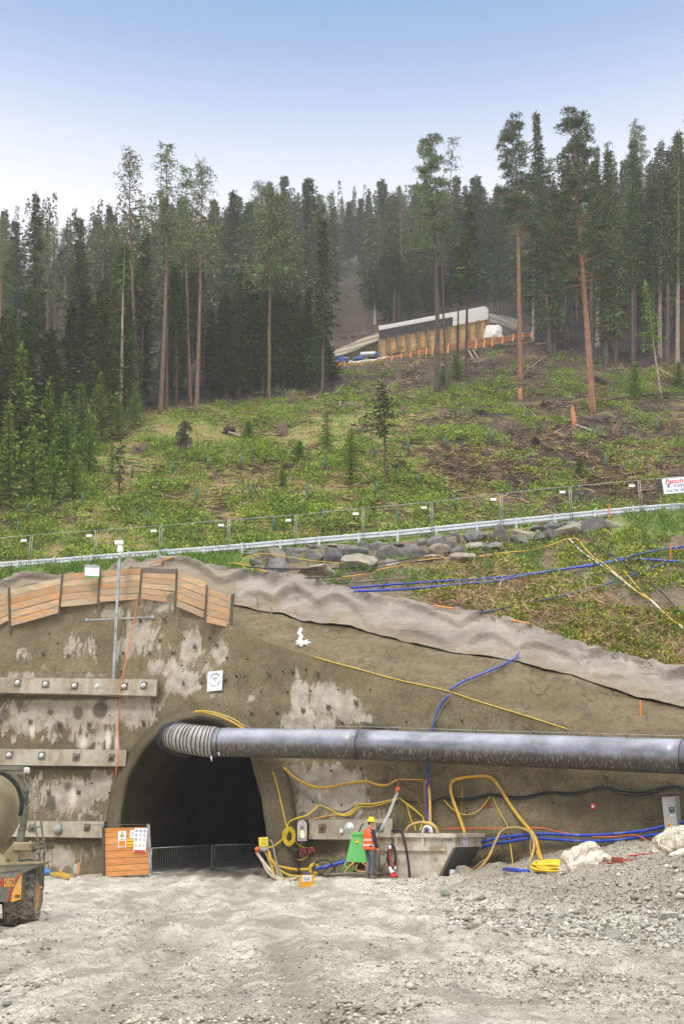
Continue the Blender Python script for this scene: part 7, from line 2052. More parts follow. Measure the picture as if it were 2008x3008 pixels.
spill("yellow cable trailing right from the yellow floor box", [(915, 2570, 33.2), (925, 2585, 33.1), (943, 2598, 33.0)], .02, M_yel_b)
spill("white hose lying on the mud in front of the worker", [(974, 2586, 33.3), (1000, 2591, 33.0), (1030, 2597, 32.8), (1060, 2597, 32.8)], .028, M_white, "white_hose")
root = None
for k, (x, y, lb) in enumerate(((915, 2495, "red plug couplings dangling on the wall right of the lamp"), (889, 2499, "dark red socket hanging below the lamp"))):
    p = wall_hit(x, y, .4); mb = MB(); mb.box((0, 0, 0), (.22, .14, .14), None, .03); mb.tube([(-.06, -.05, -.02), (-.1, -.1, -.2)], .035, 8); mb.tube([(.08, -.05, 0), (.1, -.12, -.14)], .04, 8)
    mb.build("plug_socket", mat_basic("dark_red_plastic", L(120, 34, 36), .4, var=.4, vscale=12), None, lb, "plug").location = p
p = gpt(1058, 2578, .05); mb = MB()
mb.tube(smooth_pts([Vector((-.9, .1, .02)), Vector((-.3, 0, .05)), Vector((.2, -.05, .04)), Vector((.7, .05, .06)), Vector((1.15, .12, .09))], 5), .045, 8); mb.tube(smooth_pts([Vector((-.8, .25, .02)), Vector((0, .2, .05)), Vector((.9, .2, .05))], 4), .03, 7)
mb.build("muddy_pipe", mat_basic("mud_coated_pipe", L(104, 98, 84), .8, var=.3), None, "mud coated pipes lying at the worker's feet", "pipe").location = p
root = empty("spoked_wheel", wall_hit(960, 2560, 1.9), label="dark thin spoked wheel frame right of the yellow floor box", cat="frame")
mb = MB(); add_ring(mb, Vector((-.1, 0, 0)), Vector((0, 1, 0)), .34, .022, 28, 5); mb.tube([(-.1, 0, -.3), (.45, .1, .35)], .02, 5); mb.tube([(-.4, 0, -.25), (.25, .1, .3)], .02, 5); mb.tube([(-.4, 0, .1), (.1, 0, -.3)], .02, 5); mb.build("frame", M_black, root)
# ================================================================== ROAD: GUARDRAIL, MESH FENCE, BOULDERS
M_rail = mat_basic("galvanised_rail", L(206, 210, 212), .4, .35, var=.08, dirt=L(150, 148, 138), dirt_amt=.25)
gposts = [-400, -286, -172, -60, 53, 160, 269, 378, 488, 600, 711, 823, 937, 1053, 1167, 1280, 1399, 1514, 1628, 1745, 1858, 1974, 2092, 2210, 2330]
RT = [(-400, 1690), (0, 1651), (160, 1640), (378, 1622), (600, 1606), (711, 1597), (937, 1577), (1167, 1558), (1399, 1534), (1628, 1511), (1858, 1488), (2008, 1477), (2330, 1448)]
gb = U(900, 1612, road_Y(900) + .3)
root = empty("guardrail", gb, label="long galvanised guardrail along the upper road edge", cat="guardrail")
prof = [(0, 0), (-.05, -.03), (-.05, -.10), (0, -.14), (0, -.18), (-.05, -.22), (-.05, -.29), (0, -.32)]
line = []
for x in np.arange(-400, 2331, 30):
    p = U(x, interp(RT, x), road_Y(x) + .3); line.append(p - gb)
mb = MB(); vs = []; fs = []; m = len(prof)
for p in line:
    for dy, dz in prof: vs.append(p + Vector((0, dy, dz)))
for i in range(len(line) - 1):
    for j in range(m - 1): fs.append((i * m + j, i * m + j + 1, (i + 1) * m + j + 1, (i + 1) * m + j))
mb.add(vs, fs)
mb.build("rail", M_rail, root)
first = None
for x in gposts:
    p = U(x, interp(RT, x) - 2, road_Y(x) + .22) - gb
    if first is None:
        mb = MB(); mb.box((0, 0, -.47), (.11, .07, .96)); first = mb.build("post", M_rail, root); o = first
    else:
        o = first.copy(); C.objects.link(o); o.parent = root
    o.location = p
# mesh fence panels in front
ftop = [(-500, 1626), (94, 1572), (285, 1558), (474, 1544), (672, 1527), (869, 1513), (1066, 1493), (1266, 1475), (1470, 1450), (1672, 1429), (1875, 1411), (2080, 1392), (2500, 1350)]
fposts = [-290, -98, 94, 285, 474, 672, 869, 1066, 1266, 1470, 1672, 1875, 2080, 2285]
M_fence = mat_basic("fence_wire", L(158, 156, 146), .5, .5, var=.1)
fl_labels = {0: "mesh fence panel cut by the left edge", 1: "mesh fence panel with pale tag, above the hoarding's left end", 2: "mesh fence panel directly behind the camera pole", 3: "mesh fence panel above the hoarding crest", 4: "mesh fence panel where the boulder wall begins",
             5: "mesh fence panel above the largest boulders", 6: "mesh fence panel above the middle of the boulder wall", 7: "mesh fence panel over the dry reddish brushwood", 8: "mesh fence panel above the small boulders", 9: "mesh fence panel left of the advertising banner", 10: "mesh fence panel left of the banner carrying its edge", 11: "mesh fence panel behind the banner"}
for i in range(len(fposts) - 1):
    x0, x1 = fposts[i] + 3, fposts[i + 1] - 3
    if x1 < -120 or x0 > 2200: continue
    a = U(x0, interp(ftop, x0), road_Y(x0) - .25); b = U(x1, interp(ftop, x1), road_Y(x1) - .25)
    ht = 1.85; ab = a - Vector((0, 0, ht)); bb = b - Vector((0, 0, ht))
    X = bb - ab; lb = fl_labels.get(i - 1, "mesh fence panel by the road")
    root = empty("mesh_fence", ab, label=lb, cat="fence", group="mesh fence panels along the road")
    mb = MB(); 
    for s_, e_ in ((Vector(), Vector((0, 0, ht))), (X, X + Vector((0, 0, ht))), (Vector((0, 0, ht)), X + Vector((0, 0, ht))), (Vector((0, 0, .08)), X + Vector((0, 0, .08)))):
        mb.tube([s_, e_], .019, 6)
    mb.build("frame", M_fence, root)
    m2 = MB()
    for k in range(1, 16): m2.bar(X * (k / 16) + Vector((0, 0, .08)), X * (k / 24) + Vector((0, 0, ht)), .0025, .0025)
    for k in range(1, 5): m2.bar(Vector((0, 0, ht * k / 5)), X + Vector((0, 0, ht * k / 5)), .0025, .0025)
    m2.build("mesh", M_fence, root)
    tg = X * .90 + Vector((0, -.04, ht - .27)); MB().box(tg, (.30, .02, .13)).build("tag_plate", M_white, root)
    if i % 2 == 0: MB().box((0, 0, -.06), (.6, .22, .14), None, .02).build("foot", M_rock, root)
# advertising banner at the right edge
Yq = road_Y(2000) - .40
q = [U(1943, 1406, Yq), U(2120, 1392, Yq - .2), U(2122, 1436, Yq - .2), U(1948, 1452, Yq)]
M_b, w_, h_ = sign_frame(q)
root = frame_empty("advertising_banner", M_b, "white company banner tied to the mesh fence at the right edge", "banner")
MB().box((0, 0, -.01), (w_, h_, .02)).build("banner_sheet", M_white, root)
mb = MB(); mb.text("Patscheider", Matrix.Translation((-w_ / 2 + .12, h_ * .27, .003)), .36, .001, 'LEFT', .008, shear=.25); mb.build("red_script", M_red, root)
mb = MB(); mb.text("SCHIEFERER", Matrix.Translation((-w_ / 2 + .52, -.02, .003)), .19, .001, 'LEFT', .003, .8); mb.text("WALTER HEISS GmbH", Matrix.Translation((-w_ / 2 + .12, -h_ * .33, .003)), .19, .001, 'LEFT', .002, .85)
mb.text("S", Matrix.Translation((-w_ / 2 + .28, 0, .006)), .26, .001, bold=.014); mb.build("blue_lettering", M_blue_ink, root)
mb = MB(); add_ring(mb, Vector((-w_ / 2 + .28, 0, .004)), Vector((0, 0, 1)), .15, .006, 28, 4); mb.box((.0, -.12, .003), (.001, .001, .001)); mb.text("Erdbau Transporte Recycling", Matrix.Translation((-w_ / 2 + .52, -.15, .003)), .06, .001, 'LEFT'); mb.build("ring_and_small_print", M_red, root)

# boulders of the retaining wall: (px, py, half width px, half height px, shade)
BLD = [(735, 1627, 26, 9, 0), (799, 1634, 34, 15, 1), (803, 1671, 30, 20, 0), (757, 1654, 20, 11, 0), (857, 1643, 26, 22, 0), (883, 1619, 22, 11, 0), (928, 1606, 34, 8, 0), (834, 1621, 15, 7, 0), (927, 1638, 28, 24, 0), (968, 1640, 28, 24, 0),
       (1036, 1622, 46, 18, 0), (1000, 1605, 36, 6, 1), (1070, 1607, 20, 8, 0), (1037, 1662, 62, 30, 2), (935, 1678, 58, 22, 2), (1138, 1630, 40, 22, 0), (1100, 1607, 22, 9, 0), (1160, 1602, 28, 8, 0), (1217, 1622, 32, 18, 0), (1153, 1656, 28, 12, 2), (1235, 1595, 14, 10, 0),
       (1273, 1599, 26, 18, 0), (1320, 1592, 22, 13, 1), (1290, 1626, 26, 14, 2), (1342, 1620, 24, 16, 0), (1321, 1605, 12, 10, 0), (1330, 1584, 22, 10, 0), (1390, 1590, 30, 15, 0), (1378, 1612, 36, 15, 2), (1434, 1578, 12, 8, 0), (1448, 1604, 38, 14, 0), (1464, 1580, 24, 20, 0), (1530, 1570, 28, 16, 1),
       (1520, 1592, 26, 12, 0), (1582, 1577, 18, 13, 0), (1622, 1576, 22, 16, 0), (1572, 1553, 26, 9, 0), (1610, 1552, 32, 14, 0), (1648, 1550, 22, 12, 0), (1675, 1540, 24, 9, 0), (1709, 1539, 18, 8, 1), (1660, 1564, 40, 15, 2), (1745, 1549, 30, 15, 0), (1774, 1534, 24, 9, 0), (1800, 1541, 22, 10, 2), (1262, 1640, 30, 8, 2), (1420, 1600, 16, 8, 0), (1360, 1640, 40, 8, 2)]
for i, (x, y, hw, hh, sh) in enumerate(BLD):
    p = hit(B_verge, x, y + 2) or U(x, y, road_Y(x) - .3)
    p = p + (CAM - p).normalized() * .40
    k = 1 / ppm(p); mb = MB(); rock_mesh(mb, (0, 0, 0), (hw * k * 1.35, hw * k * .9, hh * k * 2.15), 100 + i)
    size = 'large' if hw > 34 else 'small' if hw < 22 else 'medium'
    lb = f"{size} {['grey', 'pale tan', 'brownish mortared'][sh]} boulder in the dry stone bank under the guardrail"
    mb.build("boulder", (M_rock, M_rock_b, M_rock_b)[sh], None, lb, "boulder", "boulders of the dry stone bank").location = p
# filler soil between boulders is the verge slope itself

# --- hoses lying on the verge
V_ = lambda nm, lb, pts, r, m, off=.03, sub=5: hose(nm, lb, pts, r, m, surf='first', off=off, cat=nm.split('_')[-1], sub=sub)
V_("black_hose", "black hose strung along the foot of the boulders, upper one", [(722, 1679), (780, 1684), (850, 1686), (950, 1685), (1050, 1680), (1125, 1669), (1226, 1650), (1320, 1634), (1450, 1616), (1560, 1600), (1640, 1582), (1700, 1558)], .03, M_black, .18)
V_("black_hose", "second black hose below the boulders", [(895, 1711), (950, 1710), (1010, 1703), (1090, 1690), (1180, 1668), (1316, 1650), (1400, 1640), (1560, 1612), (1650, 1592), (1705, 1560)], .024, M_black, .16)
V_("black_hose", "lowest thin black hose on the grassy slope", [(960, 1726), (1030, 1722), (1120, 1716), (1220, 1708)], .02, M_black, .12)
V_("yellow_hose", "yellow hose winding through the grass below the boulders", [(1000, 1708), (1050, 1703), (1130, 1683), (1200, 1668), (1260, 1655), (1314, 1652), (1400, 1648), (1480, 1636), (1560, 1628), (1620, 1612), (1660, 1596), (1690, 1593)], .034, M_yel, .16)
V_("yellow_cable", "thin yellow cable looping over the left boulders", [(720, 1656), (780, 1648), (850, 1660), (920, 1671), (1010, 1678), (1080, 1676)], .016, M_yel_b, .35)
V_("yellow_hose", "short yellow hose coming out of the grass at the cloth edge", [(672, 1669), (700, 1672), (740, 1682), (785, 1697)], .03, M_yel, .2)
V_("blue_pipe", "upper blue pipe crossing the slope above the cloth", [(1030, 1742), (1100, 1736), (1200, 1728), (1300, 1721), (1400, 1716), (1500, 1706), (1600, 1694), (1700, 1678), (1800, 1660), (1860, 1645), (1940, 1628), (2010, 1618), (2120, 1600)], .05, M_blue, .16)
V_("blue_pipe", "lower blue pipe crossing the slope above the cloth", [(1040, 1750), (1120, 1748), (1220, 1742), (1330, 1731), (1440, 1722), (1540, 1703), (1640, 1686), (1760, 1670), (1830, 1657), (1900, 1655), (1960, 1660), (2010, 1664), (2120, 1670)], .05, M_blue, .14)
V_("blue_pipe", "thin dark blue pipe running up to the right edge of the slope", [(1408, 1812), (1460, 1802), (1540, 1784), (1640, 1764), (1740, 1738), (1820, 1714), (1900, 1682), (1985, 1652)], .03, mat_basic("dark_blue_pipe", L(40, 72, 130), .5, var=.2), .12)
V_("yellow_hose", "yellow hose running down the right hand slope beside grey cable", [(1690, 1593), (1705, 1606), (1722, 1628), (1745, 1652), (1772, 1668), (1800, 1692), (1830, 1718), (1860, 1745), (1895, 1768), (1915, 1780), (1940, 1806), (1975, 1838), (2010, 1858), (2080, 1900)], .036, M_yel, .16)
V_("grey_cable", "pale grey cable beside the yellow hose on the right hand slope", [(1670, 1594), (1688, 1612), (1710, 1634), (1742, 1656), (1765, 1672), (1800, 1696), (1840, 1728), (1880, 1758), (1912, 1778), (1945, 1812), (1985, 1845), (2020, 1872)], .028, M_white2, .16)
V_("black_hose", "black twin hose running down to the right edge of the slope", [(1703, 1560), (1725, 1590), (1760, 1625), (1805, 1648), (1840, 1678), (1890, 1716), (1945, 1756), (1985, 1800), (2015, 1822)], .034, M_black, .16)
V_("yellow_cable", "thin yellow cable branching between the hoses on the right slope", [(1830, 1685), (1850, 1710), (1875, 1740), (1905, 1770)], .016, M_yel_b, .14)
hose("board_edge", "orange board edge showing above the cloth, right one", [(1500, 1833), (1558, 1846)], .05, M_plank_o, surf='first', off=.1, cat='board', sub=1, n=4)
hose("board_edge", "orange board edge showing above the cloth, left one", [(1274, 1790), (1335, 1800)], .05, M_plank_o, surf='first', off=.1, cat='board', sub=1, n=4)
hose("loose_plank", "loose orange plank poking over the cloth peak", [(432, 1656, .2), (512, 1636, .2)], .06, M_plank_o, surf='Y', cat='plank', sub=1, n=4) if False else None
p, q_ = U(440, 1657, 45.2), U(511, 1637, 45.6)
MB().bar((0, 0, 0), q_ - p, .16, .05).build("loose_plank", M_plank_o, None, "loose orange plank crossing behind the cloth peak", "plank").location = p
# ================================================================== LOOSE STONES
def stones(n, pxr, pyr, sz, seed, cond=None, k_=8):
    r = random.Random(seed); g = np.random.default_rng(seed); P = []; t_ = 0
    while len(P) < n and t_ < n * 6:
        t_ += 1
        px, py = r.uniform(*pxr), r.uniform(*pyr)
        d = ray(px, py)
        if d.z > -.02: continue
        q = CAM + d * (-CAM.z / d.z)
        if q.y > 36: continue
        m = sstep(.1, .5, float(np.interp(q.x, [-1, 1.5, 5, 8], [0, .12, .62, 1.1])) * float(sstep(0, 1, (q.y - 19) / 6)))
        if cond and not cond(q, px, py, r): continue
        P.append((q.x, q.y))
    P = np.array(P); Z = gz(P[:, 0], P[:, 1]); n = len(P)
    base = np.array([[1, 0, 0], [-1, 0, 0], [0, 1, 0], [0, -1, 0], [0, 0, 1], [0, 0, -1]], float)
    s = g.uniform(sz[0], sz[1], n) * (1 + 1.6 * (g.random(n) ** 6))
    V = base[None] * s[:, None, None] * g.uniform(.5, 1.3, (n, 6, 1)) + g.normal(size=(n, 6, 3)) * s[:, None, None] * .22
    V[:, :, 2] *= .65
    an = g.uniform(0, 6.28, n); c_, s_ = np.cos(an)[:, None], np.sin(an)[:, None]
    x, y = V[:, :, 0] * c_ - V[:, :, 1] * s_, V[:, :, 0] * s_ + V[:, :, 1] * c_
    V = np.stack([x + P[:, :1], y + P[:, 1:], V[:, :, 2] + Z[:, None] + s[:, None] * .2], -1)
    f = np.array([[0, 2, 4], [2, 1, 4], [1, 3, 4], [3, 0, 4], [2, 0, 5], [1, 2, 5], [3, 1, 5], [0, 3, 5]])
    F_ = (np.arange(n)[:, None, None] * 6 + f[None]).reshape(-1, 3)
    return V.reshape(-1, 3), F_
def m_stone(nm, a, b, c_):
    t = NT(nm); g = t.n.new("ShaderNodeNewGeometry")
    return t.out(t.ramp(g.outputs['Random Per Island'], [(0, a), (.6, b), (1.0, c_)]), .85, t.bump(t.noise(40, 3, .7), .6, .01))
V, F_ = stones(13000, (-40, 2050), (2560, 3060), (.005, .014), 3, lambda q, x, y, r: r.random() < .35 + .9 * float(fbm(q.x * .7, q.y * .5, 6.6, 3)))
tag(mesh_np("gravel", V, F_, m_stone("gravel_stones", L(116, 107, 90), L(166, 158, 140), L(216, 209, 193))), kind='stuff')
V, F_ = stones(5000, (-40, 2050), (2570, 3060), (.009, .024), 4, lambda q, x, y, r: float(fbm(q.x * .5, q.y * .8, 6.6, 3)) > .35)
tag(mesh_np("mud_clods", V, F_, m_stone("clods", L(118, 108, 90), L(168, 160, 142), L(206, 198, 180))), kind='stuff')
onm = lambda q, x, y, r: y < interp([(1000, 2600), (1400, 2700), (1700, 2760), (2050, 2800)], x)
V, F_ = stones(19000, (1080, 2060), (2500, 2800), (.006, .021), 5, onm)
tag(mesh_np("rubble", V, F_, m_stone("rubble_stones", L(100, 92, 78), L(150, 142, 126), L(204, 198, 184))), kind='stuff')
V, F_ = stones(1100, (1300, 2060), (2650, 2800), (.02, .055), 6, lambda q, x, y, r: abs(y - interp([(1300, 2700), (1700, 2745), (2050, 2730)], x)) < r.gauss(0, 26) + 14)
tag(mesh_np("coarse_rubble", V, F_, m_stone("coarse_rubble_stones", L(118, 113, 98), L(162, 157, 142), L(206, 202, 190))), kind='stuff')
for i, (x, y, hw, hh, lb) in enumerate([(1800, 2752, 24, 32, "tallest pale boulder standing upright at the mound foot"), (1975, 2694, 34, 18, "broad flat greenish rock near the right edge of the mound"), (1714, 2684, 19, 13, "split slabby rock up the mound, left of the tall boulder"),
      (1746, 2716, 19, 11, "green tinted rock just above and left of the tall boulder"), (1899, 2724, 24, 14, "lilac grey rock right of the tall boulder, upper one"), (1881, 2750, 32, 10, "long flat greenish slab right of the tall boulder"), (1988, 2714, 15, 12, "white flecked stone by the right edge"),
      (1997, 2738, 18, 14, "pale green lump at the right edge"), (1782, 2705, 13, 11, "small upright stone above the tall boulder"), (1696, 2716, 12, 9, "small brown stone left of the green rock"), (1613, 2750, 18, 12, "lone grey rock left along the mound foot"), (1766, 2740, 17, 11, "grey rock touching the tall boulder on its left"),
      (1842, 2764, 13, 9, "lilac pebble rock at the slab's left end"), (1896, 2764, 14, 9, "white veined rock under the long slab"), (1709, 2745, 12, 11, "round green stone left of the tall boulder"), (1910, 2686, 12, 13, "pale stone up the mound toward the right"), (1860, 2702, 10, 11, "narrow green stone between the slabs"),
      (1463, 2735, 17, 9, "flat pale stone far left on the mound foot"), (1310, 2630, 16, 11, "pale block in the mud below the skip"), (1300, 2690, 12, 8, "small white stone in the mud left of the mound"), (1395, 2722, 13, 8, "greyish stone at the left toe of the mound"),
      (24, 2950, 15, 8, "dark blue stone at the bottom left of the ground"), (18, 2924, 10, 6, "small dark stone at the far left of the ground"), (1610, 2705, 9, 7, "slate blue chip at the left of the mound"), (1940, 2770, 14, 9, "pale rubble stone low by the right edge")]):
    p = gpt(x, y + hh * .5); k = 1 / ppm(p); mb = MB(); rock_mesh(mb, (0, 0, 0), (hw * k * 1.15, hw * k * .85, hh * k * 1.25), 300 + i)
    p.z += hh * k * .45
    mb.build("rock", M_rock if i in (21, 22, 23) else (M_rock_g, M_rock_g, M_rock_b)[i % 3] if i else M_rock_g, None, lb, "rock", "rocks on the rubble mound" if i < 21 else None).location = p

# ================================================================== CLEARING: STUMPS, LOGS, GUARDS
M_stump = m_bark("stump_bark", L(74, 58, 44), L(132, 110, 88))
M_root = m_bark("torn_roots", L(44, 32, 24), L(96, 74, 54))
M_cut = mat_basic("grey_cut_wood", L(158, 136, 108), .9, var=.25)
def mk_stump(name, h, r0, fresh, seed, label, p, split=False):
    rr = random.Random(seed); root = empty(name, p, (0, rr.uniform(-.1, .1), rr.uniform(0, 6)), label, "stump", "stumps in the clearing")
    prof = [(r0 * 1.5, -.35), (r0 * 1.25, .05), (r0, .25 * h), (r0 * .92, h)]
    mb = MB().lathe(prof, 14)
    for i, v in enumerate(mb.v): 
        a = atan2(v[1], v[0]); w = 1 + .14 * sin(a * 5 + seed) * (1.2 - v[2] / h * .7) + .06 * sin(a * 11); mb.v[i] = (v[0] * w, v[1] * w, v[2] + (rr.uniform(-.3, .25) * h if split and v[2] > .8 * h else 0))
    n = 14; mb.f.append(tuple(range(3 * n, 4 * n))); mb.sm.append(False); mb.mi.append(0)
    mb.build("trunk_base", M_wood_fresh if fresh and split else M_stump, root)
    mb = MB().lathe([(.001, h * 1.0 + .01), (r0 * .86, h * 1.0 + .01), (r0 * .86, h * .93)], 14)
    mb.build("cut_face", M_wood_fresh if fresh else M_cut, root)
    return root
for i, (x, y, hp, wp_, fr_, lb) in enumerate([(420, 1332, 30, 24, 0, "pale grey stump among shrubs on the left of the clearing"), (395, 1330, 20, 18, 0, "small dark stump beside the pale grey stump"), (553, 1330, 22, 16, 0, "dark stump near the dead leaning sapling"), (829, 1275, 34, 30, 0, "wide grey stump left of the lone small spruce"),
      (862, 1188, 42, 16, 0, "tall thin reddish stump below the larch"), (1186, 1215, 22, 24, 0, "dark stump right of the pole frame"), (1302, 1222, 20, 22, 0, "grey stump below the leaning pine"), (1527, 1170, 30, 12, 1, "orange broken stump below the salmon barked pine"), (1687, 1256, 62, 13, 1, "tallest split orange stump left of the biggest pine"),
      (1808, 1282, 34, 20, 0, "reddish stump right of the split orange stump"), (1929, 1250, 24, 24, 0, "low dark stump near the right edge"), (1404, 1505, 34, 22, 1, "reddish stump close above the road fence"), (1531, 1208, 20, 16, 0, "small dark stump under the orange broken stump"), (1366, 1418, 24, 20, 0, "dark stump left of the dry reddish brushwood"),
      (1451, 1398, 26, 30, 0, "wide dark stump above the dry brushwood"), (1826, 1400, 40, 18, 0, "tall dark stump in the brushwood at right"), (1215, 1090, 26, 12, 0, "upright stump just below the board fence"), (1171, 1118, 22, 16, 0, "dark stump under the left part of the board fence"), (1118, 1105, 18, 12, 0, "small stump at the left end below the board fence"),
      (1502, 1102, 18, 12, 0, "little stump left of the salmon barked pine"), (1489, 1064, 24, 10, 0, "slim stump close to the white sheet"), (840, 1475, 20, 18, 0, "dark stump half hidden low in the middle"), (285, 1560, 26, 20, 0, "black stump low at the left margin"), (215, 1530, 18, 22, 0, "flat black stump in the grass at left")]):
    b = hit(B_hill, x, y)
    if b is None: continue
    k = 1 / ppm(b); mk_stump("stump", hp * k, wp_ * k / 2, fr_, i, lb, b, split=(i in (7, 8)))
for i, (x, y, sz, lb) in enumerate([(672, 1275, 34, "tall dark uprooted stump with pale log at left"), (744, 1372, 22, "small torn root stump left of the big root plate"), (853, 1388, 44, "wide dark root plate in the middle of the clearing"), (1177, 1385, 48, "biggest root plate, right of the lone small spruce"), (1096, 1498, 28, "dark root ball just above the mesh fence"),
      (1598, 1198, 28, "spiky root ball above the split orange stump"), (1576, 1312, 38, "large brown root plate with a mossy log"), (1495, 1278, 24, "root ball left of the mossy log"), (1406, 1218, 34, "curved bare roots below the leaning pine"), (1750, 1130, 36, "dark upturned roots right of the biggest pine"), (1490, 1350, 22, "small root ball above the dry brushwood"), (455, 1445, 40, "low dark root mound on the left of the clearing")]):
    b = hit(B_hill, x, y)
    if b is None: continue
    R = sz / ppm(b) * .8; rr = random.Random(50 + i)
    root = empty("root_plate", b, (0, 0, rr.uniform(-.6, .6)), lb, "root plate", "uprooted root plates in the clearing")
    mb = MB(); rock_mesh(mb, (0, 0, R * .4), (R * .7, R * .35, R * .5), 80 + i); mb.build("soil_clump", M_root, root)
    mb = MB()
    for k in range(34):
        a = rr.uniform(-.3, pi + .3); ln = R * rr.uniform(.6, 1.25); e = Vector((cos(a) * ln, rr.uniform(-.4, .3) * R, sin(a) * ln * .85 + .1)); m_ = e * .5 + rv(rr) * R * .22
        mb.tube([Vector((0, 0, R * .3)), m_, e], [R * .09, R * .055, R * .012], 4, False)
    mb.build("roots", M_root, root)
LOGS = [((1680, 1254), (1778, 1289), 9, 'p', "long pale log slanting below the split orange stump"), ((1680, 1198), (1848, 1172), 7, 'd', "long dark log lying behind the biggest pine"), ((1848, 1172), (1973, 1158), 7, 'd', "dark log continuing to the right edge"), ((1752, 1108), (1778, 1134), 14, 'd', "short mossy log right of the biggest pine"),
        ((1817, 1222), (1884, 1197), 5, 'd', "thin dark log right of the pines"), ((966, 1184), (1008, 1134), 6, 'p', "pale log leaning below the left end of the board fence"), ((904, 1168), (942, 1184), 3, 'p', "thin white branch right of the lone larch"), ((1585, 1310), (1622, 1331), 12, 'd', "mossy log sticking from the brown root plate"),
        ((1933, 1090), (2020, 1140), 6, 'p', "grey log at the right edge under the trees"), ((1576, 1017), (1648, 1010), 6, 'p', "white birch log below the right wood"), ((1374, 1032), (1394, 1069), 5, 'p', "pale pole leaning below the board fence, left one"), ((1388, 1032), (1405, 1060), 4, 'p', "pale pole leaning below the board fence, right one"),
        ((1394, 1070), (1440, 1056), 4, 'p', "thin pale pole lying right of the leaning poles"), ((1100, 1108), (1215, 1062), 5, 'd', "long thin dark pole below the board fence"), ((1430, 1128), (1500, 1068), 5, 'd', "dark pole on the mossy slope by the salmon barked pine"), ((1310, 1327), (1400, 1325), 4, 'd', "straight dark pole in the shrubs right of centre"),
        ((672, 1278), (712, 1292), 8, 'p', "short pale log at the foot of the tall uprooted stump"), ((1480, 1020), (1560, 1012), 6, 'p', "pale log behind the salmon barked pine"), ((700, 1185), (745, 1178), 3, 'd', "thin stick by the dark spruces left of centre"), ((1540, 1100), (1600, 1050), 4, 'p', "grey pole leaning behind the salmon barked pine")]
for a, b, w, s_, lb in LOGS:
    p, q = hit(B_hill, *a), hit(B_hill, *b)
    if p is None or q is None: continue
    up = Vector((0, 0, .12 + w / ppm(p) / 2)); r_ = w / ppm(p) / 2
    MB().tube([up, (q - p) * .5 + up + Vector((0, 0, .03)), q - p + up], [r_, r_ * .9, r_ * .7], 8).build("log", M_bark_p if s_ == 'p' else M_bark_d, None, lb, "log", "logs lying in the clearing").location = p
first = None
M_guard = mat_basic("green_mesh_tube", L(56, 92, 74), .7, var=.2, vscale=20)
for x, y in [(507, 1398), (611, 1384), (388, 1404), (576, 1478), (80, 1522), (53, 1578), (431, 1550), (241, 1492), (706, 1378), (954, 1386), (1200, 1338), (1101, 1350), (1310, 1318), (1104, 1460), (1230, 1438), (736, 1470), (904, 1470), (951, 1545), (803, 1570), (1167, 1550), (1835, 1290), (1941, 1376), (1754, 1290), (1777, 1380), (1704, 1470), (1337, 1502), (1929, 1272), (1442, 1306)]:
    b = hit(B_hill, x, y)
    if b is None: continue
    if first is None:
        first = MB().tube([(0, 0, -.1), (.02, 0, .55), (.01, .01, 1.1)], .085, 8).build("tree_guard", M_guard, None, "green mesh tube protecting a sapling in the clearing", "tree guard", "green tree guards in the clearing"); o = first
    else: o = first.copy(); C.objects.link(o)
    o.location = b; o.rotation_euler = (random.uniform(-.06, .06), random.uniform(-.08, .08), 0)
b = hit(B_hill, 1000, 1212)
root = empty("pole_frame", b, label="rough frame of peeled poles with a red tag, middle of the slope", cat="frame")
k = 1 / ppm(b); mb = MB()
for (x0, y0), (x1, y1), w in [((-3, 0), (-1, -38), 5), ((10, 0), (12, -34), 3), ((8, -30), (66, -31), 3), ((10, -25), (62, -27), 3), ((20, -6), (62, -26), 4), ((16, -2), (40, -8), 3), ((64, -8), (66, -34), 8), ((-4, -8), (14, -7), 2.5), ((-4, -15), (14, -14), 2.5), ((-4, -22), (14, -21), 2.5)]:
    mb.tube([Vector((x0 * k, 0, -y0 * k)), Vector((x1 * k, .1, -y1 * k))], w * k / 2, 6)
mb.build("poles", M_bark_p, root); MB().box((65 * k, -.12, 32 * k), (.12, .05, .12)).build("tag", M_orange, root)

# ================================================================== RETAINING WALL UP THE HILL
hb0, hb1 = hit(B_hill, 1113, 1052), hit(B_hill, 1420, 1004)
Y0, Y1 = hb0.y - .5, min(hb1.y - .5, hb0.y + 9)
HY = lambda px: lerp(Y0, Y1, (px - 1113) / (1433 - 1113.0))
def HP_(px, py, dy=0.0): return U(px, py, HY(px) + dy)
LB = [(1113, 1056), (1250, 1022), (1375, 1004), (1436, 994)]; LT = [(1113, 998), (1200, 981), (1280, 966), (1329, 957), (1431, 938)]
BT = [(1113, 970), (1280, 939), (1329, 931)]; WT = [(1112, 957), (1132, 955), (1280, 926), (1329, 917), (1424, 899), (1433, 908)]
org = HP_(1270, 1022)
root = empty("log_wall", org, label="log retaining wall with black and white sheeting high on the hill", cat="retaining wall")
M_bf0 = mat_basic("earth_behind_logs", L(120, 88, 56), .9)
M_logw = m_planks("yellow_logs", [L(250, 208, 140), L(226, 176, 108), L(255, 220, 160)], .15)
mb = MB(); nl = 19
xs = np.linspace(1113, 1433, 12)
for j in range(nl):
    for i in range(len(xs) - 1):
        def pt(x): return HP_(x, lerp(interp(LB, x), interp(LT, x), (j + .5) / nl)) - org
        a, b_ = pt(xs[i]), pt(xs[i + 1]); rr_ = (interp(LB, xs[i]) - interp(LT, xs[i])) / nl / 2 / ppm(a + org)
        mb.tube([a, b_], rr_ * .97, 6)
mb.build("log_lagging", M_logw, root)
mb = MB()
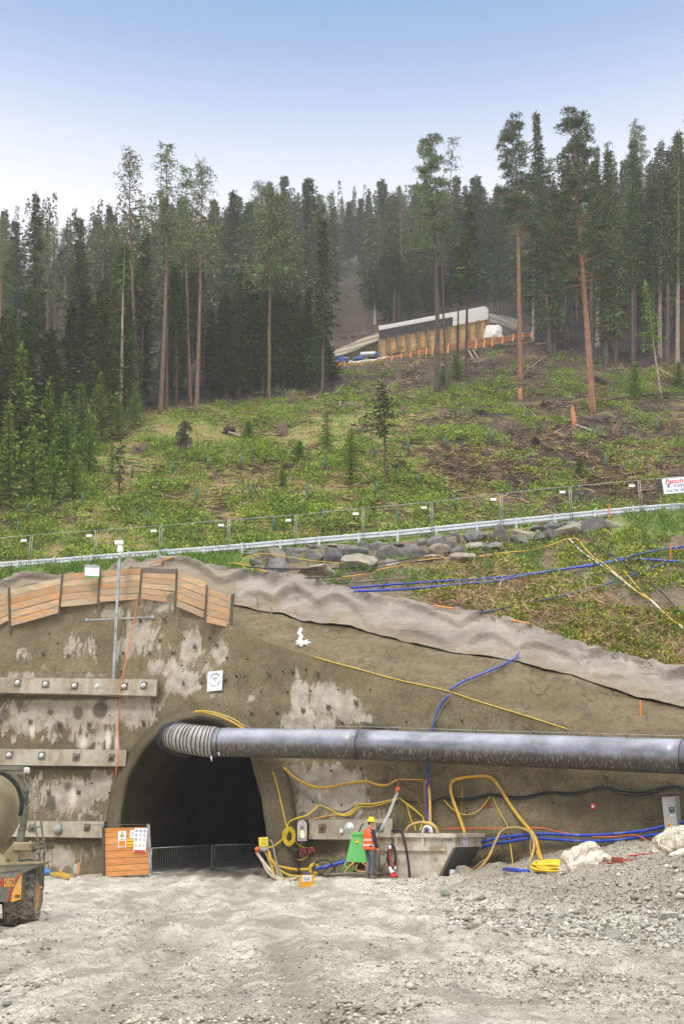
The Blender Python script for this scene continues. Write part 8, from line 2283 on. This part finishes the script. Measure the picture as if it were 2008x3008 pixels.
for i in range(len(xs) - 1):
    mb.quadbox([HP_(xs[i], interp(LB, xs[i]), .3) - org, HP_(xs[i + 1], interp(LB, xs[i + 1]), .3) - org, HP_(xs[i + 1], interp(WT, xs[i + 1]) + 4, .3) - org, HP_(xs[i], interp(WT, xs[i]) + 4, .3) - org], Vector((0, .25, 0)))
mb.build("backing", M_bf0, root)
def sheet(nm, top, bot, x0, x1, mat, dy, n=26, amp=.10):
    V = []; F_ = []
    for i in range(n + 1):
        x = lerp(x0, x1, i / n)
        for j in range(6): V.append(HP_(x, lerp(interp(top, x), interp(bot, x), j / 5), dy - amp * abs(sin(i * 1.7)) * (1 if j else .3)) - org)
    for i in range(n):
        for j in range(5): a = i * 6 + j; F_.append((a, a + 1, a + 7, a + 6))
    MB().add(V, F_, True).build(nm, mat, root)
sheet("black_sheet", BT, LT, 1113, 1329, mat_basic("black_membrane", L(62, 56, 54), .8, var=.2), -.25)
M_geo = mat_basic("white_geotextile", L(218, 214, 206), .9, var=.06)
sheet("white_sheet", WT, BT, 1112, 1329, M_geo, -.30); sheet("white_sheet", WT, LT, 1329, 1433, M_geo, -.30)
for x in (1113, 1140, 1169, 1197, 1226, 1256, 1286, 1315, 1344, 1374, 1403, 1432):
    MB().bar(HP_(x, interp(LB, x) + 3, -.35) - org, HP_(x, interp(LT, x) - 2, -.35) - org, .20, .2, (0, 1, 0)).build("steel_post", M_steel_p, root)
# stack of sheets and the covered cut banks left and right
MG = mat_basic("muddy_geotextile", L(176, 164, 142), .9, var=.15, vscale=3)
def bank_poly(nm, lb, pts, mat, thick, cat):
    o_ = HP_(*pts[0][:2]); P = [HP_(x, y, dy) - o_ for x, y, dy in pts]
    h = len(P) // 2; V = []; F_ = []                        # first half: upper edge, second half: lower edge reversed
    top, bot = P[:h], P[h:][::-1]; m = 7
    for i in range(h):
        for j in range(m): 
            q = top[i].lerp(bot[i], j / (m - 1)); V.append(q + Vector((0, -.25 * abs(sin(i * 2.3 + j * .9)), 0)))
    for i in range(h - 1):
        for j in range(m - 1): a = i * m + j; F_.append((a, a + 1, a + m + 1, a + m))
    n = len(V); V += [v + Vector((0, thick, 0)) for v in V]; F_ += [tuple(k_ + n for k_ in f[::-1]) for f in F_]
    MB().add(V, F_, True).build(nm, mat, None, lb, cat).location = o_
bank_poly("cut_bank", "bare tan cut bank left of the log wall", [(985, 1040, 2), (1016, 1022, 2), (1052, 1008, 2), (1085, 996, 1), (1112, 984, .5), (1112, 1060, .2), (1085, 1062, .5), (1052, 1064, 1), (1016, 1064, 2), (985, 1064, 2)], M_mud, 1.5, "bank")
bank_poly("bank_cover", "pale geotextile rolled over the cut bank left of the log wall", [(973, 1034, 1.5), (1011, 1018, 1.5), (1030, 1012, 1.2), (1052, 1000, 1), (1085, 988, .5), (1112, 979, 0), (1112, 1001, 0), (1085, 1011, .4), (1052, 1024, .8), (1030, 1034, 1), (1011, 1042, 1.2), (973, 1050, 1.3)], MG, .3, "cloth")
bank_poly("bank_cover", "grey geotextile along the cut right of the white sheet", [(1436, 921, 1), (1460, 926, 1.5), (1490, 933, 2), (1510, 937, 2), (1520, 945, 2), (1516, 968, 1.8), (1508, 970, 1.8), (1488, 962, 1.8), (1460, 952, 1.2), (1436, 948, .6)], mat_basic("grey_geotextile", L(164, 158, 148), .9, var=.12, vscale=3), .3, "cloth")
p = HP_(1447, 986, -1); crumple("fallen_sheet", "white crumpled sheet slumped at the right end of the log wall", "sheet", M_geo, p, 1.35, .8, 1.9, 31, .2, 3, 4)
# board fence in front
FT = [(990, 1063), (1034, 1066), (1087, 1064), (1120, 1054), (1150, 1045), (1206, 1034), (1252, 1023), (1288, 1014), (1373, 1002), (1446, 993), (1507, 983), (1560, 975)]
fh = lambda x: interp([(990, 24), (1150, 26), (1300, 25), (1446, 20), (1560, 11)], x)
org = HP_(1270, 1045, -3)
root = empty("board_fence", org, label="long low fence of orange boards along the hill terrace", cat="fence")
M_bf = m_planks("terrace_boards", [L(196, 130, 78), L(150, 108, 72), L(210, 144, 86), L(120, 90, 64)], .3)
fx = [990, 1012, 1034, 1060, 1087, 1120, 1150, 1178, 1206, 1230, 1252, 1270, 1288, 1316, 1345, 1373, 1398, 1422, 1446, 1476, 1507, 1534, 1560]
mb = MB()
for i in range(len(fx) - 1):
    for j in range(4):
        a, b_ = fx[i], fx[i + 1]
        f0, f1 = (j + .08) / 4, (j + .92) / 4
        mb.quadbox([HP_(a, interp(FT, a) + fh(a) * f1, -3) - org, HP_(b_, interp(FT, b_) + fh(b_) * f1, -3) - org, HP_(b_, interp(FT, b_) + fh(b_) * f0, -3) - org, HP_(a, interp(FT, a) + fh(a) * f0, -3) - org], Vector((0, .08, 0)))
mb.build("boards", M_bf, root)
for x in fx[::1]:
    mb = MB(); mb.bar(HP_(x, interp(FT, x) + fh(x) + 4, -3.1) - org, HP_(x, interp(FT, x) - 3, -3.1) - org, .14, .1, (0, 1, 0)); mb.bar(HP_(x - 3, interp(FT, x) + fh(x) + 5, -4) - org, HP_(x, interp(FT, x) + 4, -3.1) - org, .1, .1); mb.build("post", M_plank_o, root)
# terrace floor behind the boards and the plant on it
tf_ = [HP_(x, y, dy) for x, y, dy in ((930, 1078, -1), (985, 1068, -2.8), (1034, 1068, -2.8), (1087, 1066, -2.8), (1150, 1048, -2.8), (1150, 1042, 2), (1087, 1052, 2), (1034, 1056, 2), (985, 1058, 3), (930, 1068, 4))]
MB().prism([tuple(p) for p in tf_], lambda q_: q_, (0, 0, -.3)).build("terrace", M_ground, None, kind='structure')
def plant(nm, lb, cat, px, py, dy=-1.0): return empty(nm, HP_(px, py, dy), label=lb, cat=cat)
r_ = plant("site_container", "bright blue box container on the terrace left of the log wall", "container", 998, 1062)
kk = 1 / ppm(r_.location); M_cblue = mat_basic("container_blue", L(44, 92, 176), .5, var=.1)
MB().box((0, .8, 8 * kk), (18 * kk, 1.6, 16 * kk), None, .04).build("body", M_cblue, r_); MB().box((0, -.02, 8 * kk), (1.0 * kk, .04, 15 * kk)).build("door_seam", M_dark, r_); MB().box((0, .8, 16.2 * kk), (18.6 * kk, 1.7, .08)).build("roof", M_cblue, r_)
r_ = plant("site_container", "dark blue half open box beside the bright blue container", "container", 1016, 1061)
MB().box((0, .8, 5 * kk), (15 * kk, 1.5, 10 * kk), None, .04).build("body", mat_basic("navy_paint", L(40, 58, 96), .5), r_); MB().box((0, .8, 11 * kk), (16 * kk, 1.7, 1.4 * kk)).build("roof", M_white2, r_)
r_ = plant("drilling_rig", "blue drilling rig with raised boom at the left end of the log wall", "drilling rig", 1070, 1056)
mb = MB(); mb.box((-20 * kk, .5, 4 * kk), (30 * kk, 1.2, 6 * kk), None, .1); mb.box((-12 * kk, .5, 9 * kk), (14 * kk, 1, 7 * kk), None, .08); mb.tube([(-6 * kk, .4, 12 * kk), (14 * kk, .4, 14 * kk)], 2.2 * kk, 8); mb.box((36 * kk, .3, 17 * kk), (8 * kk, 1, 11 * kk), None, .1); mb.build("chassis", M_cblue, r_)
MB().bar((-12 * kk, .3, 22 * kk), (32 * kk, .3, 25 * kk), .3, .3).build("boom", M_white2, r_)
mb = MB(); mb.box((24 * kk, .4, 7 * kk), (26 * kk, 1.3, 10 * kk), None, .2); mb.tube([(14 * kk, .2, 6 * kk), (16 * kk, .2, 18 * kk)], 2 * kk, 8); mb.build("engine", M_black, r_)
mb = MB(); mb.tube([(-34 * kk, 0, 1.5 * kk), (-8 * kk, 0, 1.5 * kk)], 2 * kk, 8); mb.tube([(12 * kk, 0, 1.5 * kk), (38 * kk, 0, 1.5 * kk)], 2 * kk, 8); mb.build("track", M_black, r_)
r_ = plant("parked_van", "small white van parked on the terrace behind the tree trunk", "van", 972, 1066, -1)
mb = MB(); mb.prism([(-13, 0), (-13, 7), (-9, 12), (8, 12), (13, 7), (14, 1), (13, 0)], lambda q_: Vector((q_[0] * kk, 0, q_[1] * kk)), (0, 1.7, 0)); mb.build("body", M_white, r_)
mb = MB(); mb.prism([(-11, 7), (-8, 11), (6, 11), (11, 7)], lambda q_: Vector((q_[0] * kk, -.02, q_[1] * kk)), (0, .02, 0)); mb.build("window", M_dark, r_)
for s_ in (-8, 8): MB().tube([(s_ * kk, -.05, 1.4 * kk), (s_ * kk, .25, 1.4 * kk)], 2.2 * kk, 12).build("wheel", M_black, r_)
r_ = plant("cable_drum", "light blue round drum on the terrace at far left", "drum", 956, 1064, -1)
mb = MB(); 
for k in range(8):
    a = k * pi / 4; mb.bar((0, 0, 10 * kk), (cos(a) * 7 * kk, 0, (10 + 7 * sin(a)) * kk), .12, .12)
add_ring(mb, Vector((0, 0, 10 * kk)), Vector((0, 1, 0)), 7.5 * kk, .1, 20, 5); mb.build("drum", mat_basic("light_blue_paint", L(96, 168, 216), .5), r_)
# ================================================================== WORKER
wo = U(1086, 2577, 33.2); wo.z = float(gz(wo.x, wo.y))
wk = (2576 - 2401) / ppm(wo)                              # height with helmet
worker = empty("person", wo, label="worker in orange vest and yellow helmet seen from behind, facing the skip", cat="person")
def skin(name, chains, mat, parent, sub=2, root_first=True):
    """chains: list of lists of (x,y,z,r); equal points are merged"""
    V, E, Rr, idx = [], [], [], {}
    for ch in chains:
        prev = None
        for x, y, z, r in ch:
            k = (round(x, 4), round(y, 4), round(z, 4))
            if k not in idx: idx[k] = len(V); V.append((x, y, z)); Rr.append(r)
            if prev is not None: E.append((prev, idx[k]))
            prev = idx[k]
    me = bpy.data.meshes.new(name); me.from_pydata(V, E, []); o = bpy.data.objects.new(name, me); C.objects.link(o)
    m = o.modifiers.new("s", 'SKIN'); m.use_smooth_shade = True
    sv_ = me.skin_vertices[0].data
    for i, r in enumerate(Rr):
        rr = r if isinstance(r, tuple) else (r, r); sv_[i].radius = rr; sv_[i].use_root = (i == 0)
    s = o.modifiers.new("u", 'SUBSURF'); s.levels = sub; s.render_levels = sub
    dg = bpy.context.evaluated_depsgraph_get(); dg.update()
    m2 = bpy.data.meshes.new_from_object(o.evaluated_get(dg)); bpy.data.objects.remove(o)
    m2.materials.clear(); m2.materials.append(mat)
    o = bpy.data.objects.new(name, m2); C.objects.link(o); o.parent = parent
    return o
M_skin = mat_basic("skin", L(198, 142, 112), .6, var=.1)
M_vest = mat_basic("orange_vest", L(255, 92, 24), .6, var=.08, vscale=9)
M_tape = mat_basic("reflective_tape", L(206, 206, 200), .35, .1)
M_jack = mat_basic("dark_jacket", L(44, 44, 58), .85, var=.25, vscale=12)
M_trou = mat_basic("grey_trousers", L(78, 82, 92), .85, var=.3, vscale=8, bump=.5, bscale=14, dirt=L(134, 128, 116), dirt_amt=.5)
M_helm = mat_basic("yellow_helmet", L(252, 204, 10), .3, var=.03)
# local axes: faces +Y, right hand +X, metres for a 1.80 m tall figure
pel = (0, 0, .95, .135); hipR, hipL = (.095, 0, .90, .10), (-.095, 0, .90, .10)
legR = [pel, hipR, (.115, .02, .52, .062), (.12, -.01, .12, .045), (.125, -.01, .05, .042), (.13, .13, .03, .035)]
legL = [pel, hipL, (-.11, .04, .52, .062), (-.13, .02, .12, .045), (-.135, .02, .05, .042), (-.145, .16, .03, .035)]
spine = [pel, (0, .0, 1.12, .13), (0, -.01, 1.32, .15), (0, 0, 1.45, .07), (0, .03, 1.52, .055), (.01, .05, 1.60, .085), (.01, .06, 1.68, .09)]
ch_ = (0, -.01, 1.32, .15)
armR = [ch_, (.175, -.01, 1.38, .062), (.235, .0, 1.12, .046), (.255, .09, .92, .034), (.258, .11, .87, .03)]
armL = [ch_, (-.175, -.01, 1.38, .062), (-.235, .0, 1.12, .046), (-.235, .12, .93, .034), (-.232, .15, .88, .03)]
def hand(w, s, f):
    """palm from wrist w downwards/forwards; s = side sign, f = curl"""
    x, y, z = w; pm = (x, y + .02, z - .06, .026); out = [[(x, y, z, .03), pm]]
    for k, (dy, ln) in enumerate(((.032, .075), (.012, .085), (-.008, .08), (-.028, .062))):
        a = (x, y + dy + .01, z - .085, .0095); b = (x - s * .012 * f, y + dy + .02 + .012 * f, z - .085 - ln * .5, .0085); c_ = (x - s * .03 * f, y + dy + .02 + .02 * f, z - .085 - ln * (1 - .25 * f), .007)
        out.append([pm, a, b, c_])
    out.append([(x, y, z, .03), (x - s * .01, y + .05, z - .045, .011), (x - s * .018, y + .068, z - .085, .009)])
    return out
body = skin("body", [legR, legL, spine, armR, armL] + hand((.258, .11, .87), 1, 1.0) + hand((-.232, .15, .88), -1, 1.4), M_skin, worker)
# face and ears on the head
mbf = MB()
hc = Vector((.01, .06, 1.64)); turn = Matrix.Rotation(radians(-38), 4, 'Z')
def FP_(x, y, z): return tuple(hc + turn @ Vector((x, y, z)))
mbf.tube([FP_(0, .085, .03), FP_(0, .118, -.012), FP_(0, .09, -.022)], [.009, .016, .010], 6)
for s_ in (-1, 1): mbf.tube([FP_(s_ * .088, -.005, .025), FP_(s_ * .098, -.012, .0), FP_(s_ * .088, -.002, -.03)], [.012, .02, .010], 6)
mbf.tube([FP_(-.028, .086, -.052), FP_(0, .094, -.050), FP_(.028, .086, -.052)], .007, 5)
mbf.tube([FP_(-.03, .04, -.085), FP_(0, .07, -.092), FP_(.03, .04, -.085)], .024, 6)
nf = len(body.data.vertices)
mbf.build("face_features", M_skin, body)
mbe = MB()
for s_ in (-1, 1): mbe.tube([FP_(s_ * .034, .080, .018), FP_(s_ * .034, .088, .018)], .009, 8)
mbe.build("eyes", M_ink, body)
mbh = MB().lathe([(.060, -.07), (.078, -.03), (.088, .02), (.086, .05)], 18, Matrix.Translation(hc + turn @ Vector((0, -.028, .0))) @ turn); mbh.build("hair", mat_basic("dark_grey_hair", L(60, 54, 50), .9), body)
hm = Matrix.Translation(hc + Vector((0, 0, .035))) @ turn @ Matrix.Rotation(radians(-4), 4, 'X')
mb = MB().lathe([(.118, -.005), (.122, .0), (.118, .012), (.116, .05), (.104, .085), (.075, .118), (.035, .134), (.001, .138)], 28, hm)
mb.prism([(-.10, .06), (-.085, .14), (-.04, .175), (.04, .175), (.085, .14), (.10, .06)], lambda q_: hm @ Vector((q_[0], q_[1], .0)), (0, 0, .01))
mb.prism([(-.02, -.1), (.02, -.1), (.02, .1), (-.02, .1)], lambda q_: hm @ Vector((q_[0], q_[1], .128)), (0, 0, .014))
helm = mb.build("helmet", M_helm, worker)
p5 = lambda p, r: (p[0], p[1], p[2], r)
tr = skin("trousers", [[(0, 0, .99, .155), p5(hipR, .128), (.10, .02, .72, .098), (.115, .02, .52, .082), (.118, .0, .30, .078), (.12, -.01, .09, .082)], [(0, 0, .99, .155), p5(hipL, .128), (-.10, .02, .72, .098), (-.11, .04, .52, .082), (-.12, .03, .30, .078), (-.13, .02, .09, .082)]], M_trou, worker)
for s_, l_ in ((1, legR), (-1, legL)):
    a = l_[-2]; skin("boot", [[(a[0], a[1] - .02, .12, .055), (a[0], a[1] - .01, .05, .055), (a[0], a[1] + .07, .045, .05), (a[0] + s_ * .01, a[1] + .15, .04, .042)]], mat_basic("muddy_boot", L(120, 116, 108), .8, var=.3), worker)
jk = skin("jacket", [[(0, 0, .97, .155), (0, 0, 1.12, .15), (0, -.01, 1.32, .165), (0, 0, 1.45, .085), (0, .02, 1.50, .07)], [(0, -.01, 1.32, .165), (.18, -.01, 1.38, .08), (.215, -.005, 1.25, .07), (.238, .0, 1.12, .064), (.25, .05, 1.0, .058), (.256, .095, .90, .05)], [(0, -.01, 1.32, .165), (-.18, -.01, 1.38, .08), (-.215, -.005, 1.25, .07), (-.238, .0, 1.12, .064), (-.238, .07, 1.0, .058), (-.235, .125, .91, .05)]], M_jack, worker)
def ell_loft(rows, n=28, gap=None):
    """rows of (z, rx, ry, cx, cy)"""
    mb = MB(); vs = []; fs = []
    for z, rx, ry, cx_, cy_ in rows:
        for k in range(n):
            a = 2 * pi * k / n; w = 1 + .02 * sin(3 * a + z * 9)
            ca, sa = cos(a), sin(a); e = .75
            vs.append((cx_ + rx * w * math.copysign(abs(ca) ** e, ca), cy_ + ry * w * math.copysign(abs(sa) ** e, sa), z))
    for i in range(len(rows) - 1):
        for k in range(n): k2 = (k + 1) % n; fs.append((i * n + k, i * n + k2, (i + 1) * n + k2, (i + 1) * n + k))
    return mb.add(vs, fs, True)
vr = [(.86, .215, .185, 0, 0), (.95, .212, .18, 0, 0), (1.08, .192, .158, 0, -.005), (1.2, .192, .155, 0, -.008), (1.33, .192, .158, 0, -.01), (1.40, .175, .14, 0, -.01), (1.455, .12, .10, 0, 0), (1.475, .09, .08, 0, .01)]
vest = ell_loft(vr).build("hi_vis_vest", M_vest, worker)
for z in (1.14, .985):
    rw = [(z - .026, .217 if z < 1 else .196, .185 if z < 1 else .161, 0, -.004), (z + .026, .213 if z < 1 else .196, .181 if z < 1 else .161, 0, -.004)]
    ell_loft(rw).build("reflective_band", M_tape, vest)
mb = MB(); mb.box((-.245, .2, .82), (.10, .16, .07), Matrix.Identity(4), .01); mb.build("held_tool", mat_basic("grey_tool", L(130, 132, 136), .5), worker)
s_ = wk / 1.815
worker.scale = (s_, s_, s_)
worker.rotation_euler = (0, 0, radians(-52))
worker.location = wo + Vector((0, 0, .0))

# ================================================================== AIR (rain haze drifting over the woods)
hz = NT("rain_haze"); hn_ = hz.n; hn_.remove(hz.b)
pv = hn_.new("ShaderNodeVolumePrincipled")
pv.inputs['Color'].default_value = (.93, .93, .92, 1); pv.inputs['Density'].default_value = HAZE if 'HAZE' in globals() else .0006
pv.inputs['Anisotropy'].default_value = .1
hz.l.new(pv.outputs[0], hn_['Material Output'].inputs['Volume'])
hx0, hx1, hy0, hy1, hz0, hz1 = -480, 480, -340, 800, -8, 380
MB().box(((hx0 + hx1) / 2, (hy0 + hy1) / 2, (hz0 + hz1) / 2), (hx1 - hx0, hy1 - hy0, hz1 - hz0)).build("haze", hz.m, None, kind='stuff')

# look-alikes that stand apart are told apart by their order from the left
ORD = "first second third fourth fifth sixth seventh eighth ninth tenth eleventh twelfth thirteenth fourteenth fifteenth sixteenth seventeenth eighteenth nineteenth twentieth".split()
bpy.context.view_layer.update()
_sets = {}
for o in C.objects:
    if o.parent is None and o.get('label') and o.get('category'): _sets.setdefault(o['label'], []).append(o)
for lb, os_ in _sets.items():
    if 1 < len(os_) <= 20:
        for i, o in enumerate(sorted(os_, key=lambda o: proj(o.matrix_world.translation)[0])): o['label'] = lb + ", " + ORD[i] + " from the left"
